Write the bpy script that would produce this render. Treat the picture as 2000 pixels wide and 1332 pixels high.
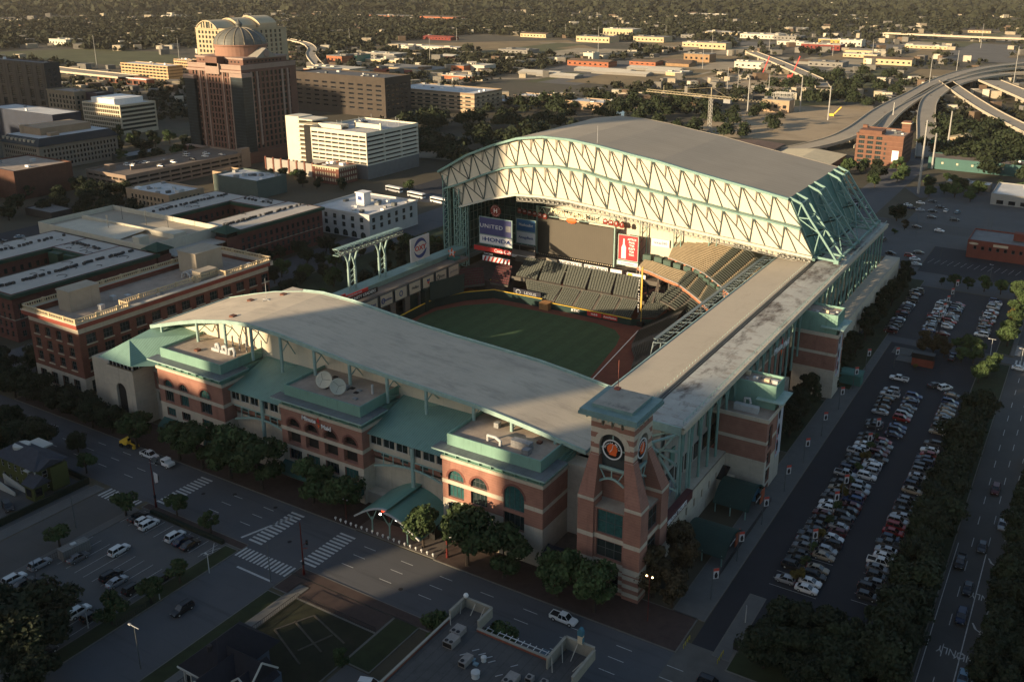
import bpy, math, random
import numpy as np
from mathutils import Vector, Matrix
random.seed(11); RNG=np.random.default_rng(5)
S=bpy.context.scene
for o in list(bpy.data.objects): bpy.data.objects.remove(o)
COL=S.collection
# ---------------------------------------------------------------- camera
yaw,pit,rol=map(math.radians,(-30.636,17.9961,.3936))
cy,sy,cp,sp=math.cos(yaw),math.sin(yaw),math.cos(pit),math.sin(pit)
fv=Vector((sy*cp,cy*cp,-sp)); rv=Vector((cy,-sy,0)); uv=rv.cross(fv)
c_,s_=math.cos(rol),math.sin(rol)
r2=c_*rv+s_*uv; u2=-s_*rv+c_*uv
cam=bpy.data.cameras.new('camera'); camo=bpy.data.objects.new('camera',cam); COL.objects.link(camo)
M4=Matrix((r2,u2,-fv)).transposed().to_4x4(); M4.translation=Vector((0,0,120)); camo.matrix_world=M4
cam.sensor_width=36; cam.lens=1843.49*36/2000; cam.shift_x=(1000-1062.43)/2000; cam.shift_y=(546.89-666)/2000
cam.clip_start=1; cam.clip_end=30000
S.camera=camo
# ---------------------------------------------------------------- sky and sun
AZ,EL=27.0,13.0
w=bpy.data.worlds.new('World'); S.world=w; w.use_nodes=True
nt=w.node_tree; bg=nt.nodes['Background']; sk=nt.nodes.new('ShaderNodeTexSky')
sk.sky_type='NISHITA'; sk.sun_disc=False; sk.sun_elevation=math.radians(EL); sk.sun_rotation=math.radians(180+AZ)
sk.air_density=1.0; sk.dust_density=1.3; sk.ozone_density=1.0
nt.links.new(sk.outputs[0],bg.inputs[0]); bg.inputs[1].default_value=.078
sl=bpy.data.lights.new('sun','SUN'); sl.energy=4.9; sl.angle=math.radians(.5); sl.color=(1,.76,.48)
so=bpy.data.objects.new('sun',sl); COL.objects.link(so)
a_,e_=math.radians(AZ),math.radians(EL)
so.rotation_euler=Vector((math.sin(a_)*math.cos(e_),math.cos(a_)*math.cos(e_),-math.sin(e_))).to_track_quat('-Z','Y').to_euler()
so.location=(-200,-300,300)
S.view_settings.view_transform='Standard'; S.view_settings.look='None'; S.view_settings.exposure=1.05; S.view_settings.gamma=1
S.render.engine='CYCLES'; S.render.resolution_x=1024; S.render.resolution_y=681
# ---------------------------------------------------------------- materials
MT={}
def M(name,col,rough=.8,var=.18,scale=.25,metal=0,stripe=None,emit=0,bump=0,objvar=0,detail=None,spec=.3):
    """stripe=(axis,period,amount)  detail=(scale,amount,col) adds dirty patches with a shape of their own"""
    if name in MT: return MT[name]
    m=bpy.data.materials.new(name); m.use_nodes=True; MT[name]=m
    t=m.node_tree; b=t.nodes['Principled BSDF']; L=t.links.new; N=t.nodes.new
    b.inputs['Roughness'].default_value=rough; b.inputs['Metallic'].default_value=metal
    b.inputs['Specular IOR Level'].default_value=spec
    g=N('ShaderNodeNewGeometry'); pos=g.outputs['Position']
    n=N('ShaderNodeTexNoise'); n.inputs['Scale'].default_value=scale; n.inputs['Detail'].default_value=5; n.inputs['Roughness'].default_value=.65
    L(pos,n.inputs['Vector'])
    r=N('ShaderNodeMapRange'); r.inputs[1].default_value=.3; r.inputs[2].default_value=.7; r.inputs[3].default_value=1-var; r.inputs[4].default_value=1+var
    L(n.outputs[0],r.inputs[0]); val=r.outputs[0]
    def mul(a,bb):
        q=N('ShaderNodeMath'); q.operation='MULTIPLY'; L(a,q.inputs[0])
        if isinstance(bb,float): q.inputs[1].default_value=bb
        else: L(bb,q.inputs[1])
        return q.outputs[0]
    if stripe:
        ax,per,amt=stripe[:3]
        sp_=N('ShaderNodeSeparateXYZ'); L(pos,sp_.inputs[0])
        q=mul(sp_.outputs['XYZ'.index(ax)],1/per)
        fr=N('ShaderNodeMath'); fr.operation='FRACT'; L(q,fr.inputs[0])
        lt=N('ShaderNodeMath'); lt.operation='LESS_THAN'; L(fr.outputs[0],lt.inputs[0]); lt.inputs[1].default_value=stripe[3] if len(stripe)>3 else .25
        mr=N('ShaderNodeMapRange'); L(lt.outputs[0],mr.inputs[0]); mr.inputs[3].default_value=1; mr.inputs[4].default_value=1-amt
        val=mul(val,mr.outputs[0])
    if objvar:
        oi=N('ShaderNodeObjectInfo'); mr=N('ShaderNodeMapRange'); L(oi.outputs['Random'],mr.inputs[0]); mr.inputs[3].default_value=1-objvar; mr.inputs[4].default_value=1+objvar
        val=mul(val,mr.outputs[0])
    vm=N('ShaderNodeVectorMath'); vm.operation='SCALE'; vm.inputs[0].default_value=col; L(val,vm.inputs['Scale'])
    out=vm.outputs[0]
    if detail:
        for dt in (detail if isinstance(detail,list) else [detail]):
            ds,da,dc=dt[:3]; st=dt[3] if len(dt)>3 else (1,1,1)
            mp=N('ShaderNodeMapping'); mp.inputs['Scale'].default_value=st; L(pos,mp.inputs['Vector'])
            n2=N('ShaderNodeTexNoise'); n2.inputs['Scale'].default_value=ds; n2.inputs['Detail'].default_value=6; n2.inputs['Roughness'].default_value=.7; L(mp.outputs[0],n2.inputs['Vector'])
            th=dt[4] if len(dt)>4 else .55
            r2_=N('ShaderNodeMapRange'); r2_.inputs[1].default_value=th; r2_.inputs[2].default_value=th+.14; r2_.inputs[3].default_value=0; r2_.inputs[4].default_value=da; L(n2.outputs[0],r2_.inputs[0])
            mx=N('ShaderNodeMix'); mx.data_type='RGBA'; L(r2_.outputs[0],mx.inputs['Factor']); L(out,mx.inputs['A']); mx.inputs['B'].default_value=(*dc,1)
            out=mx.outputs['Result']
    L(out,b.inputs['Base Color'])
    if emit:
        b.inputs['Emission Color'].default_value=(*col,1); b.inputs['Emission Strength'].default_value=emit
    if bump:
        bn=N('ShaderNodeTexNoise'); bn.inputs['Scale'].default_value=bump; bn.inputs['Detail'].default_value=3; L(pos,bn.inputs['Vector'])
        bp=N('ShaderNodeBump'); bp.inputs['Strength'].default_value=.5; bp.inputs['Distance'].default_value=.3; L(bn.outputs[0],bp.inputs['Height']); L(bp.outputs[0],b.inputs['Normal'])
    return m
BRICK=M('brick',(.30,.15,.11),.9,.16,.5,stripe=('Z',.6,.14,.18),detail=[(.25,.4,(.17,.08,.062)),(.6,.35,(.14,.07,.055),(1,1,.12),.55)])
BRICKD=M('dark_brick',(.17,.07,.055),.9,.2,.4,stripe=('Z',.5,.15,.2))
BRICKR=M('red_brick',(.165,.066,.045),.9,.2,.3,stripe=('Z',.5,.12,.2),detail=(.2,.4,(.11,.045,.032)))
STONE=M('limestone',(.50,.44,.345),.85,.1,.5,stripe=('Z',1.2,.10,.06),detail=[(.3,.3,(.35,.30,.23)),(.8,.45,(.28,.24,.19),(1,1,.1),.55)])
STONEW=M('pale_stone',(.5,.44,.33),.85,.1,.4,detail=(.4,.25,(.38,.33,.25)))
TEALR=M('teal_metal_roof',(.175,.30,.25),.45,.08,.2,stripe=('X',.62,.32,.2),detail=[(.15,.3,(.15,.25,.20)),(.7,.4,(.085,.16,.13),(1,.12,1),.54)])
TEAL=M('teal_panel',(.175,.31,.25),.5,.08,.3,stripe=('X',2.4,.12,.03),detail=[(.2,.3,(.12,.22,.18)),(.9,.4,(.09,.16,.13),(1,1,.1),.54)])
TEALP=M('teal_paint',(.18,.30,.26),.5,.12,.8)
TEALD=M('teal_cladding',(.05,.155,.13),.6,.12,.15,stripe=('Y',.9,.2,.12))
SIDING=M('cream_siding',(.60,.54,.42),.7,.05,.12,stripe=('X',3.1,.12,.03),detail=[(.06,.22,(.5,.44,.34)),(.5,.3,(.44,.38,.29),(1,1,.08),.54)])
MEMB=M('roof_membrane',(.50,.435,.335),.85,.10,.05,stripe=('Y',3.6,.16,.03),detail=[(.035,.5,(.36,.31,.24)),(.16,.5,(.27,.235,.19),(.5,1.4,1),.52),(1.1,.3,(.3,.265,.21),(.12,1,1),.56),(.5,.35,(.33,.3,.26),(.3,1,1),.55)])
MEMB2=M('grey_roof_membrane',(.33,.29,.225),.8,.06,.06,stripe=('Y',3.2,.10,.12),detail=[(.06,.45,(.26,.23,.18),(.4,1,1)),(.2,.4,(.38,.335,.26),(.12,1,1),.54)])
STRIPM=M('strip_membrane',(.40,.355,.28),.85,.08,.06,stripe=('Y',4.5,.10,.03),detail=[(.06,.4,(.32,.285,.225)),(.3,.35,(.27,.24,.19),(1,.3,1),.56)])
STRIPR=M('stained_strip_roof',(.40,.40,.36),.75,.12,.15,stripe=('X',3.05,.16,.03),detail=[(.16,.95,(.07,.055,.045),(1,.4,1),.50),(.6,.7,(.20,.155,.12),(.35,1,1),.52)])
GRAVEL=M('flat_roof_gravel',(.33,.27,.215),.95,.2,.3,detail=[(.2,.5,(.2,.165,.135)),(.07,.4,(.40,.33,.26))])
WROOF=M('white_flat_roof',(.52,.52,.50),.8,.12,.15,detail=(.12,.5,(.36,.36,.35)))
GLASS=M('dark_glass',(.018,.03,.03),.12,.3,.8,spec=.6)
GLASST=M('teal_glass',(.03,.095,.092),.15,.35,1.5,spec=.6)
GLASSD=M('black_glass',(.01,.012,.016),.15,.3,.3,spec=.5)
DARK=M('dark_opening',(.02,.019,.018),.9)
BLK=M('black_paint',(.012,.012,.013),.5)
WHT=M('white_paint',(.72,.71,.68),.5,.06,.5)
CREAM=M('cream_paint',(.55,.46,.32),.8,.1,.3)
LGREY=M('light_grey_metal',(.42,.43,.42),.5,.15,.6)
DGREY=M('dark_grey_metal',(.09,.10,.10),.5,.2,.6)
GREYB=M('grey_unit',(.25,.25,.24),.7,.2,1.2)
RED=M('red_paint',(.50,.035,.03),.5,.1,.8)
RUST=M('oxblood_paint',(.10,.017,.014),.5,.15,1)
ORANGE=M('orange_paint',(.75,.13,.03),.5,.05)
YEL=M('yellow_paint',(.75,.48,.05),.5,.1)
BLUE=M('navy_paint',(.03,.06,.20),.5,.05)
LTEALC=M('pale_teal_metal',(.28,.40,.36),.5,.15,.7)
# ---------------------------------------------------------------- mesh builder
class MB:
    def __init__(s): s.v=[];s.f=[];s.m=[]
    def poly(s,pts,m=0):
        i=len(s.v); s.v+=[tuple(p) for p in pts]; s.f.append(tuple(range(i,i+len(pts)))); s.m.append(m)
    def box(s,x0,x1,y0,y1,z0,z1,m=0,mt=None):
        i=len(s.v); s.v+=[(x0,y0,z0),(x1,y0,z0),(x1,y1,z0),(x0,y1,z0),(x0,y0,z1),(x1,y0,z1),(x1,y1,z1),(x0,y1,z1)]
        for k,q in enumerate(((0,3,2,1),(4,5,6,7),(0,1,5,4),(1,2,6,5),(2,3,7,6),(3,0,4,7))):
            s.f.append(tuple(i+j for j in q)); s.m.append(mt if (k==1 and mt is not None) else m)
    def obox(s,c,sx,sy,z0,z1,a,m=0,mt=None):
        n=len(s.v); s.box(-sx/2,sx/2,-sy/2,sy/2,z0,z1,m,mt); ca,sa=math.cos(a),math.sin(a)
        for k in range(n,len(s.v)):
            x,y,z=s.v[k]; s.v[k]=(c[0]+x*ca-y*sa,c[1]+x*sa+y*ca,z)
    def beam(s,p,q,w_,h=None,m=0):
        p=Vector(p);q=Vector(q);h=h or w_;d=(q-p)
        if d.length<1e-6:return
        d.normalize(); up=Vector((0,0,1)) if abs(d.z)<.95 else Vector((0,1,0))
        a=d.cross(up).normalized()*w_/2; b=a.cross(d).normalized()*h/2
        i=len(s.v)
        for P in(p,q):
            for k in((1,1),(-1,1),(-1,-1),(1,-1)): s.v.append(tuple(P+a*k[0]+b*k[1]))
        for q_ in((0,1,5,4),(1,2,6,5),(2,3,7,6),(3,0,4,7),(3,2,1,0),(4,5,6,7)): s.f.append(tuple(i+j for j in q_)); s.m.append(m)
    def tube(s,p,q,r,r2=None,n=8,m=0,cap=True):
        p=Vector(p);q=Vector(q);r2=r if r2 is None else r2;d=(q-p).normalized();up=Vector((0,0,1)) if abs(d.z)<.95 else Vector((0,1,0))
        a=d.cross(up).normalized();b=a.cross(d);i=len(s.v)
        for P,R in((p,r),(q,r2)):
            for k in range(n):
                t=2*math.pi*k/n; s.v.append(tuple(P+(a*math.cos(t)+b*math.sin(t))*R))
        for k in range(n): s.f.append((i+k,i+(k+1)%n,i+n+(k+1)%n,i+n+k)); s.m.append(m)
        if cap:
            s.f.append(tuple(i+n+k for k in range(n))); s.m.append(m); s.f.append(tuple(i+n-1-k for k in range(n))); s.m.append(m)
    def lathe(s,c,prof,n=20,m=0):
        i=len(s.v)
        for r,z in prof:
            for k in range(n):
                t=2*math.pi*k/n; s.v.append((c[0]+r*math.cos(t),c[1]+r*math.sin(t),c[2]+z))
        for j in range(len(prof)-1):
            for k in range(n): s.f.append((i+j*n+k,i+j*n+(k+1)%n,i+(j+1)*n+(k+1)%n,i+(j+1)*n+k)); s.m.append(m)
        s.f.append(tuple(i+(len(prof)-1)*n+k for k in range(n))); s.m.append(m)
    def prism(s,pts,z0,z1,m=0,mt=None):
        i=len(s.v);n=len(pts); s.v+=[(p[0],p[1],z0) for p in pts]+[(p[0],p[1],z1) for p in pts]
        for k in range(n): s.f.append((i+k,i+(k+1)%n,i+n+(k+1)%n,i+n+k)); s.m.append(m)
        s.f.append(tuple(i+n+k for k in range(n))); s.m.append(m if mt is None else mt); s.f.append(tuple(i+n-1-k for k in range(n))); s.m.append(m)
    def extr(s,pts,vec,m=0):
        vec=Vector(vec);i=len(s.v);n=len(pts); s.v+=[tuple(p) for p in pts]+[tuple(Vector(p)+vec) for p in pts]
        for k in range(n): s.f.append((i+k,i+(k+1)%n,i+n+(k+1)%n,i+n+k)); s.m.append(m)
        s.f.append(tuple(i+n+k for k in range(n))); s.m.append(m); s.f.append(tuple(i+n-1-k for k in range(n))); s.m.append(m)
    def path(s,pts,w_,h=None,m=0):
        for a,b in zip(pts,pts[1:]): s.beam(a,b,w_,h,m)
    def build(s,name,mats,parent=None,smooth=False):
        me=bpy.data.meshes.new(name); me.from_pydata(s.v,[],s.f)
        mats=mats if isinstance(mats,(list,tuple)) else [mats]
        for m in mats: me.materials.append(m)
        if len(mats)>1: me.polygons.foreach_set('material_index',s.m)
        if smooth: me.polygons.foreach_set('use_smooth',[True]*len(me.polygons))
        me.update(); o=bpy.data.objects.new(name,me); COL.objects.link(o)
        if parent: o.parent=parent
        return o
def tag(o,label=None,cat=None,group=None,kind=None):
    if label: o['label']=label
    if cat: o['category']=cat
    if group: o['group']=group
    if kind: o['kind']=kind
    return o
def thing(name,label,cat,loc=(0,0,0),rz=0,group=None):
    o=bpy.data.objects.new(name,None); COL.objects.link(o); o.location=loc; o.rotation_euler=(0,0,rz); o.empty_display_size=.5
    return tag(o,label,cat,group)
def link(name,me,parent=None,loc=(0,0,0),rz=0,scale=None):
    o=bpy.data.objects.new(name,me); COL.objects.link(o); o.location=loc; o.rotation_euler=(0,0,rz)
    if scale: o.scale=scale
    if parent: o.parent=parent
    return o
def dup(root,loc,rz=0,label=None,group=None,scale=None):
    r=root.copy(); COL.objects.link(r); r.location=loc; r.rotation_euler=(0,0,rz)
    if scale: r.scale=scale
    if label: r['label']=label
    if group: r['group']=group
    for ch in CH.get(root.name,list(root.children)):
        c=ch.copy(); COL.objects.link(c); c.parent=r
        for g in ch.children:
            d=g.copy(); COL.objects.link(d); d.parent=c
    return r
CH={}
def struct(name,mb,mat,z=None): return tag(mb.build(name,mat),kind='structure')
def sheet(name,pts,z,mat,kind='structure'):
    b=MB(); b.poly([(p[0],p[1],z) for p in pts]); return tag(b.build(name,mat),kind=kind)
def text(name,s,size,loc,rot,mat,parent=None,ext=.05,align='CENTER',sx=1,sp=1,bold=0):
    cu=bpy.data.curves.new(name,'FONT'); cu.body=s; cu.size=size; cu.extrude=ext; cu.align_x=align; cu.align_y='CENTER'; cu.space_character=sp; cu.offset=bold; cu.resolution_u=2
    t=bpy.data.objects.new(name+'_t',cu); COL.objects.link(t)
    bpy.context.view_layer.update()
    me=bpy.data.meshes.new_from_object(t.evaluated_get(bpy.context.evaluated_depsgraph_get())); bpy.data.objects.remove(t)
    me.materials.clear(); me.materials.append(mat); me.name=name
    o=bpy.data.objects.new(name,me); COL.objects.link(o); o.location=loc; o.rotation_euler=rot; o.scale=(sx,1,1)
    if parent: o.parent=parent
    return o
FS=(math.pi/2,0,0); FE=(math.pi/2,0,math.pi/2)   # lettering facing south (-Y), facing east (+X)
def wall(b,ox,oy,ux,uy,L,z0,z1,holes=(),d=.4,bands=(),m=0,mr=None):
    """wall along (ux,uy); outward normal (uy,-ux); holes=(ua,ub,za,zb[,arch]); bands=(za,zb,mat)"""
    nx,ny=uy,-ux; mr=m if mr is None else mr
    P=lambda u,z,dd=0:(ox+ux*u-nx*dd,oy+uy*u-ny*dd,z)
    us=sorted({0,L}|{h[0] for h in holes}|{h[1] for h in holes}); zs=sorted({z0,z1}|{h[2] for h in holes}|{h[3] for h in holes}|{x for q in bands for x in q[:2] if z0<x<z1})
    for za,zb in zip(zs,zs[1:]):
        zc=(za+zb)/2; mm=m
        for q in bands:
            if q[0]<zc<q[1]: mm=q[2]
        run=None
        for ua,ub in zip(us,us[1:]):
            uc=(ua+ub)/2; solid=not any(h[0]<uc<h[1] and h[2]<zc<h[3] for h in holes)
            if solid: run=(run[0],ub) if run else (ua,ub)
            if (not solid or ub==us[-1]) and run:
                b.poly([P(run[0],za),P(run[1],za),P(run[1],zb),P(run[0],zb)],mm); run=None
    for h in holes:
        ua,ub,za,zb=h[:4]; zt=zb
        if len(h)>4 and h[4]:
            r=(ub-ua)/2; c=(ua+ub)/2; zs_=zb-r; n=8; zt=zs_
            arc=[(c-r*math.cos(math.pi*k/n),zs_+r*math.sin(math.pi*k/n)) for k in range(n+1)]
            for side in(0,1):
                pts=arc[:n//2+1] if side==0 else arc[n//2:]
                cor=(ua,zb) if side==0 else (ub,zb)
                for p,q in zip(pts,pts[1:]): b.poly([P(*cor),P(*p),P(*q)] if side==0 else [P(*cor),P(*p),P(*q)],h[5] if len(h)>5 else m)
            for p,q in zip(arc,arc[1:]): b.poly([P(*p),P(*q),P(*q,d),P(*p,d)],mr)
        else: b.poly([P(ua,zb),P(ub,zb),P(ub,zb,d),P(ua,zb,d)],mr)
        b.poly([P(ua,za),P(ub,za),P(ub,za,d),P(ua,za,d)],mr); b.poly([P(ua,za),P(ua,zt),P(ua,zt,d),P(ua,za,d)],mr); b.poly([P(ub,za),P(ub,zt),P(ub,zt,d),P(ub,za,d)],mr)
WC={}
def winmesh(w_,h,nx,nz,arch=0,g=None,fm=None,t=.09):
    g=g or GLASS; fm=fm or DGREY
    k=(round(w_,2),round(h,2),nx,nz,arch,g.name,fm.name)
    if k in WC: return WC[k]
    b=MB(); b.poly([(-w_/2,0,0),(w_/2,0,0),(w_/2,0,h),(-w_/2,0,h)],0)
    for i in range(nx+1):
        x=-w_/2+w_*i/nx; x=min(max(x,-w_/2+t/2),w_/2-t/2); b.box(x-t/2,x+t/2,-.07,-.003,0,h,1)
    for i in range(nz+1):
        z=h*i/nz; z=min(max(z,t/2),h-t/2); b.box(-w_/2,w_/2,-.065,-.002,z-t/2,z+t/2,1)
    o=b.build('window',[g,fm]); me=o.data; bpy.data.objects.remove(o); WC[k]=me; return me
def windows(parent,ox,oy,ux,uy,holes,d=.35,nx=2,nz=2,g=None,fm=None,name='window',cap=100,count=None):
    """one window part per hole, set d behind the wall face"""
    nxn,nyn=uy,-ux; rz=math.atan2(uy,ux); k=count[0] if count else 0; rest=[]
    for h in holes:
        c=(h[0]+h[1])/2; loc=(ox+ux*c-nxn*d,oy+uy*c-nyn*d,h[2])
        if k<cap:
            gg=random.choice(g) if isinstance(g,list) else g
            link(name,winmesh(h[1]-h[0]+.02,h[3]-h[2],nx,nz,0,gg,fm),parent,loc,rz); k+=1
        else: rest.append((loc,h[1]-h[0],h[3]-h[2]))
    if rest:
        b=MB()
        for l,w_,hh in rest: b.poly([(l[0]-ux*w_/2,l[1]-uy*w_/2,l[2]),(l[0]+ux*w_/2,l[1]+uy*w_/2,l[2]),(l[0]+ux*w_/2,l[1]+uy*w_/2,l[2]+hh),(l[0]-ux*w_/2,l[1]-uy*w_/2,l[2]+hh)])
        o=b.build(name,(g[0] if isinstance(g,list) else g) or GLASS,parent); o['kind']='stuff'
    if count: count[0]=k
def grid(L,n,w_,z0,floors,fh,h,off=0,margin=0):
    st=(L-2*margin)/n
    return [(margin+st*(i+.5)-w_/2+off,margin+st*(i+.5)+w_/2+off,z0+fh*j,z0+fh*j+h) for j in range(floors) for i in range(n)]
ORD=['first','second','third','fourth','fifth','sixth','seventh','eighth','ninth','tenth','eleventh','twelfth','thirteenth','fourteenth','fifteenth','sixteenth','seventeenth','eighteenth','nineteenth','twentieth']+['twenty-'+x for x in 'first second third fourth fifth sixth seventh eighth ninth'.split()]+['thirtieth']+['thirty-'+x for x in 'first second third fourth fifth sixth seventh eighth ninth'.split()]+['fortieth']+['forty-'+x for x in 'first second third fourth fifth sixth seventh eighth ninth'.split()]+['fiftieth']
# ================================================================= stadium
TURF=M('turf',(.046,.092,.044),.95,.13,.5,stripe=('X',7,.10,.5),detail=(.08,.4,(.06,.10,.045)))
CLAY=M('clay_track',(.16,.055,.036),.95,.15,.4)
SEATG=M('green_seat',(.06,.068,.058),.5,.25,2); SEATL=M('painted_seat_glint',(.44,.43,.34),.5,.2,3)  # second colour paints the glints on the seat tops
CONC=M('stand_concrete',(.10,.09,.075),.9,.15,.4); PADG=M('wall_pad_green',(.012,.035,.03),.7,.1,.5)
SCRN=M('screen_panel',(.085,.075,.058),.6,.05,.2,stripe=('X',.9,.12,.12))
st=thing('baseball_stadium','large brick and teal baseball stadium with a curved retractable roof rolled open','stadium',(-150,230,0))
TR=Vector((-150,230,0))
def P(b,name,mats,parent=st,kind=None,smooth=False):
    o=b.build(name,mats,None,smooth)
    if parent is st: o.parent=st; o.location=-TR
    else: o.parent=parent
    if kind: o['kind']=kind
    return o
# field and its walls (structure: the field; walls: parts of the stadium)
b=MB(); b.poly([(-232,165,-3),(-72,165,-3),(-72,345,-3),(-232,345,-3)]); struct('clay_track',b,CLAY)
GP=[(-206,252),(-209,262),(-208.5,272),(-203,282),(-194,290.5),(-175,291.5),(-150,291.5),(-141,289),(-136.5,284),(-134,276),(-131.5,262),(-127.5,240),(-128,225),(-133,214),(-150,205),(-200,205),(-206,225)]
sheet('playing_field',GP,-2.99,TURF)
b=MB(); b.beam((-133.6,293,-2.97),(-126.2,236,-2.97),.35,.02); tag(b.build('foul_line',WHT),kind='structure')
b=MB()
OW=[(-209,230),(-211,262),(-211.5,274),(-206,287),(-198,295.5),(-176,296)]
for p,q in zip(OW,OW[1:]): b.beam((*p,-1.3),(*q,-1.3),.5,3.4)
b.beam((-172,296.2,-1.8),(-138,296.2,-1.8),.5,2.4); b.beam((-138,296.2,-1.8),(-131,300.5,-1.8),.5,2.4)
P(b,'outfield_wall',PADG)
b=MB()
for p,q in zip(OW,OW[1:]): b.beam((*p,.45),(*q,.45),.6,.18)
b.beam((-172,296.2,-.5),(-138,296.2,-.5),.6,.14)
P(b,'yellow_wall_cap',YEL)
b=MB(); b.box(-176,-172,293.5,297,-3,-.2); P(b,'bullpen_shed',M('timber',(.35,.18,.07)))
def resamp(pts,n):
    d=[0]
    for p,q in zip(pts,pts[1:]): d.append(d[-1]+math.dist(p,q))
    out=[]
    for k in range(n+1):
        t=d[-1]*k/n
        for i in range(len(d)-1):
            if t<=d[i+1]+1e-6:
                f=(t-d[i])/max(d[i+1]-d[i],1e-6); out.append((pts[i][0]+(pts[i+1][0]-pts[i][0])*f,pts[i][1]+(pts[i+1][1]-pts[i][1])*f)); break
    return out
def stand(name,fr,zf,bk,zb,rows,seg,aisle,seatm,single=False,lit_frac=0):
    F=resamp(fr,seg);B=resamp(bk,seg);b=MB();sb=MB()
    for r in range(rows):
        t0,t1=r/rows,(r+1)/rows; z0=zf+(zb-zf)*t0; z1=zf+(zb-zf)*t1
        for k in range(seg):
            A=[(F[j][0]+(B[j][0]-F[j][0])*t,F[j][1]+(B[j][1]-F[j][1])*t) for t in(t0,t1) for j in(k,k+1)]
            b.poly([(*A[0],z0),(*A[1],z0),(*A[1],z1),(*A[0],z1)]); b.poly([(*A[0],z1),(*A[1],z1),(*A[3],z1),(*A[2],z1)])
            if k%aisle==aisle-1: continue
            def mixp(t,u):
                p=(A[0][0]+(A[2][0]-A[0][0])*t,A[0][1]+(A[2][1]-A[0][1])*t);q=(A[1][0]+(A[3][0]-A[1][0])*t,A[1][1]+(A[3][1]-A[1][1])*t)
                return (p[0]+(q[0]-p[0])*u,p[1]+(q[1]-p[1])*u)
            if k<lit_frac*seg: continue  # seats left out here so this part of a tier looks sunlit
            L=math.dist(A[0],A[1]); ns=max(1,int(L/.62)) if not single else 1
            for s_ in range(ns):
                u0,u1=(s_+.1)/ns,(s_+.9)/ns
                if single: u0,u1=0,1
                a,c=mixp(.42,u0),mixp(.42,u1); a2,c2=mixp(.78,u0),mixp(.78,u1)
                e0,e1=(mixp(.3,u0),mixp(.3,u1)) if single else (mixp(.45,u0+.22/ns),mixp(.45,u1-.22/ns)); e2,e3=(mixp(.6,u0),mixp(.6,u1)) if single else (mixp(.7,u0+.22/ns),mixp(.7,u1-.22/ns)); sb.poly([(*e0,z1+.47),(*e1,z1+.47),(*e3,z1+.49),(*e2,z1+.49)],0 if single else 1); sb.poly([(*a,z1+.42),(*c,z1+.42),(*c2,z1+.45),(*a2,z1+.45)],0); sb.poly([(*a2,z1+.1),(*c2,z1+.1),(*c2,z1+.88),(*a2,z1+.88)],0)  # small quad on each seat pad is its painted glint
    o=P(b,name,CONC if not lit_frac else LITC); s=sb.build('seats',seatm,o); s['kind']='stuff'
    return o
SM=[SEATG,SEATL]; LITC=M('lit_tan_concrete',(.22,.18,.12),.9,.15,.4)  # tan stands for sunlit tier concrete, light put into the colour
# right field bleachers: five wedges, two decks
xs=[(-171.5,-163),(-163,-154.5),(-154.5,-146),(-146,-138.2)]
for i,(a,c) in enumerate(xs): stand('bleacher_section',[(a+.5,296.6),(c-.5,296.6)],-.9,[(a-.2,304.6),(c-1,304.6)],3,10,8,99,SM)
stand('bleacher_section',[(-183,297.2),(-172,297)],-.6,[(-189,304.6),(-172.2,304.6)],3,9,10,99,SM)
xs=[(-199,-188.5),(-188,-177.5),(-177,-166.5),(-166,-155.5),(-155,-144.5)]
for i,(a,c) in enumerate(xs): stand('upper_bleacher_section',[(a+4.2,306.2),(c+3.6,306.2)],3.5,[(a+(2 if i==0 else 0)-.5,319),(c-.2,319)],7.3,15,9,99,SM)
b=MB(); b.box(-196,-137,304.7,306.1,2.6,3.2); b.box(-196,-137,304.7,304.9,3.2,4); P(b,'cross_aisle',CONC)
b=MB()
for x in(-189.6,-179,-168.4,-157.8,-147.2,-136.5): b.beam((x+2.2,306,3.6),(x-1.2,319,7.35),.7,.3)
for x in(-172,-163.2,-154.7,-146.2): b.beam((x+.3,296.7,-.5),(x-.6,304.6,3.1),.7,.3)
P(b,'aisle_stair',M('aisle_concrete',(.13,.11,.09)))
b=MB(); b.box(-203,-137,319,331,5.6,7.35); P(b,'concourse_deck',CONC)
# angled right-field corner stands and the curved tiers of the east side
stand('corner_stand',[(-136.5,297.5),(-130.5,303)],-.5,[(-137,312),(-126,312)],5,12,6,99,SM)
stand('lower_bowl_stand',[(-131,305),(-132.3,290),(-128,275),(-122.5,266.5),(-117,250),(-113,235)],-2,[(-119,307),(-117,290),(-112,270),(-104,250),(-97,235)],7,22,18,4,[SEATG,M('shaded_seat_glint',(.09,.12,.09))])  # seat-top glints in a darker copy, shade put into the colour
stand('suite_tier',[(-131.4,305.2),(-126.2,302),(-121.6,298.5),(-116,293)],5,[(-130,313),(-124,311),(-118,305),(-112,300)],8.5,8,12,4,SM,True)
mf=[(-149.8,325.1),(-142.3,322),(-134.4,317.3),(-127.5,313.8),(-120.5,307.2),(-114.5,301.2),(-108,294)]
mb_=[(-147.4,327),(-142.9,326.5),(-135,323),(-128.1,321),(-122,318),(-116.2,311),(-108,303)]
stand('club_tier',mf,9.5,mb_,13,9,24,5,SM,True,.42)
tf=[(-138.1,328.1),(-131.8,325),(-124.2,320.6),(-117.9,315.7),(-112.1,309.6),(-106,303),(-101,297)]
tb=[(-137,334),(-129,334),(-120,333),(-112,331),(-105,325),(-99,317),(-95,309)]
stand('upper_tier',tf,14.5,tb,23,20,30,6,SM,True,.45)
b=MB()
for pts,z in((tf,14.2),(mf,9.1)):
    q=resamp(pts,24)
    for a,c in zip(q,q[1:]): b.beam((*a,z+(.2 if z<12 else -.7)),(*c,z+(.2 if z<12 else -.7)),.35,1.0 if z<12 else 2.6)
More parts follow.
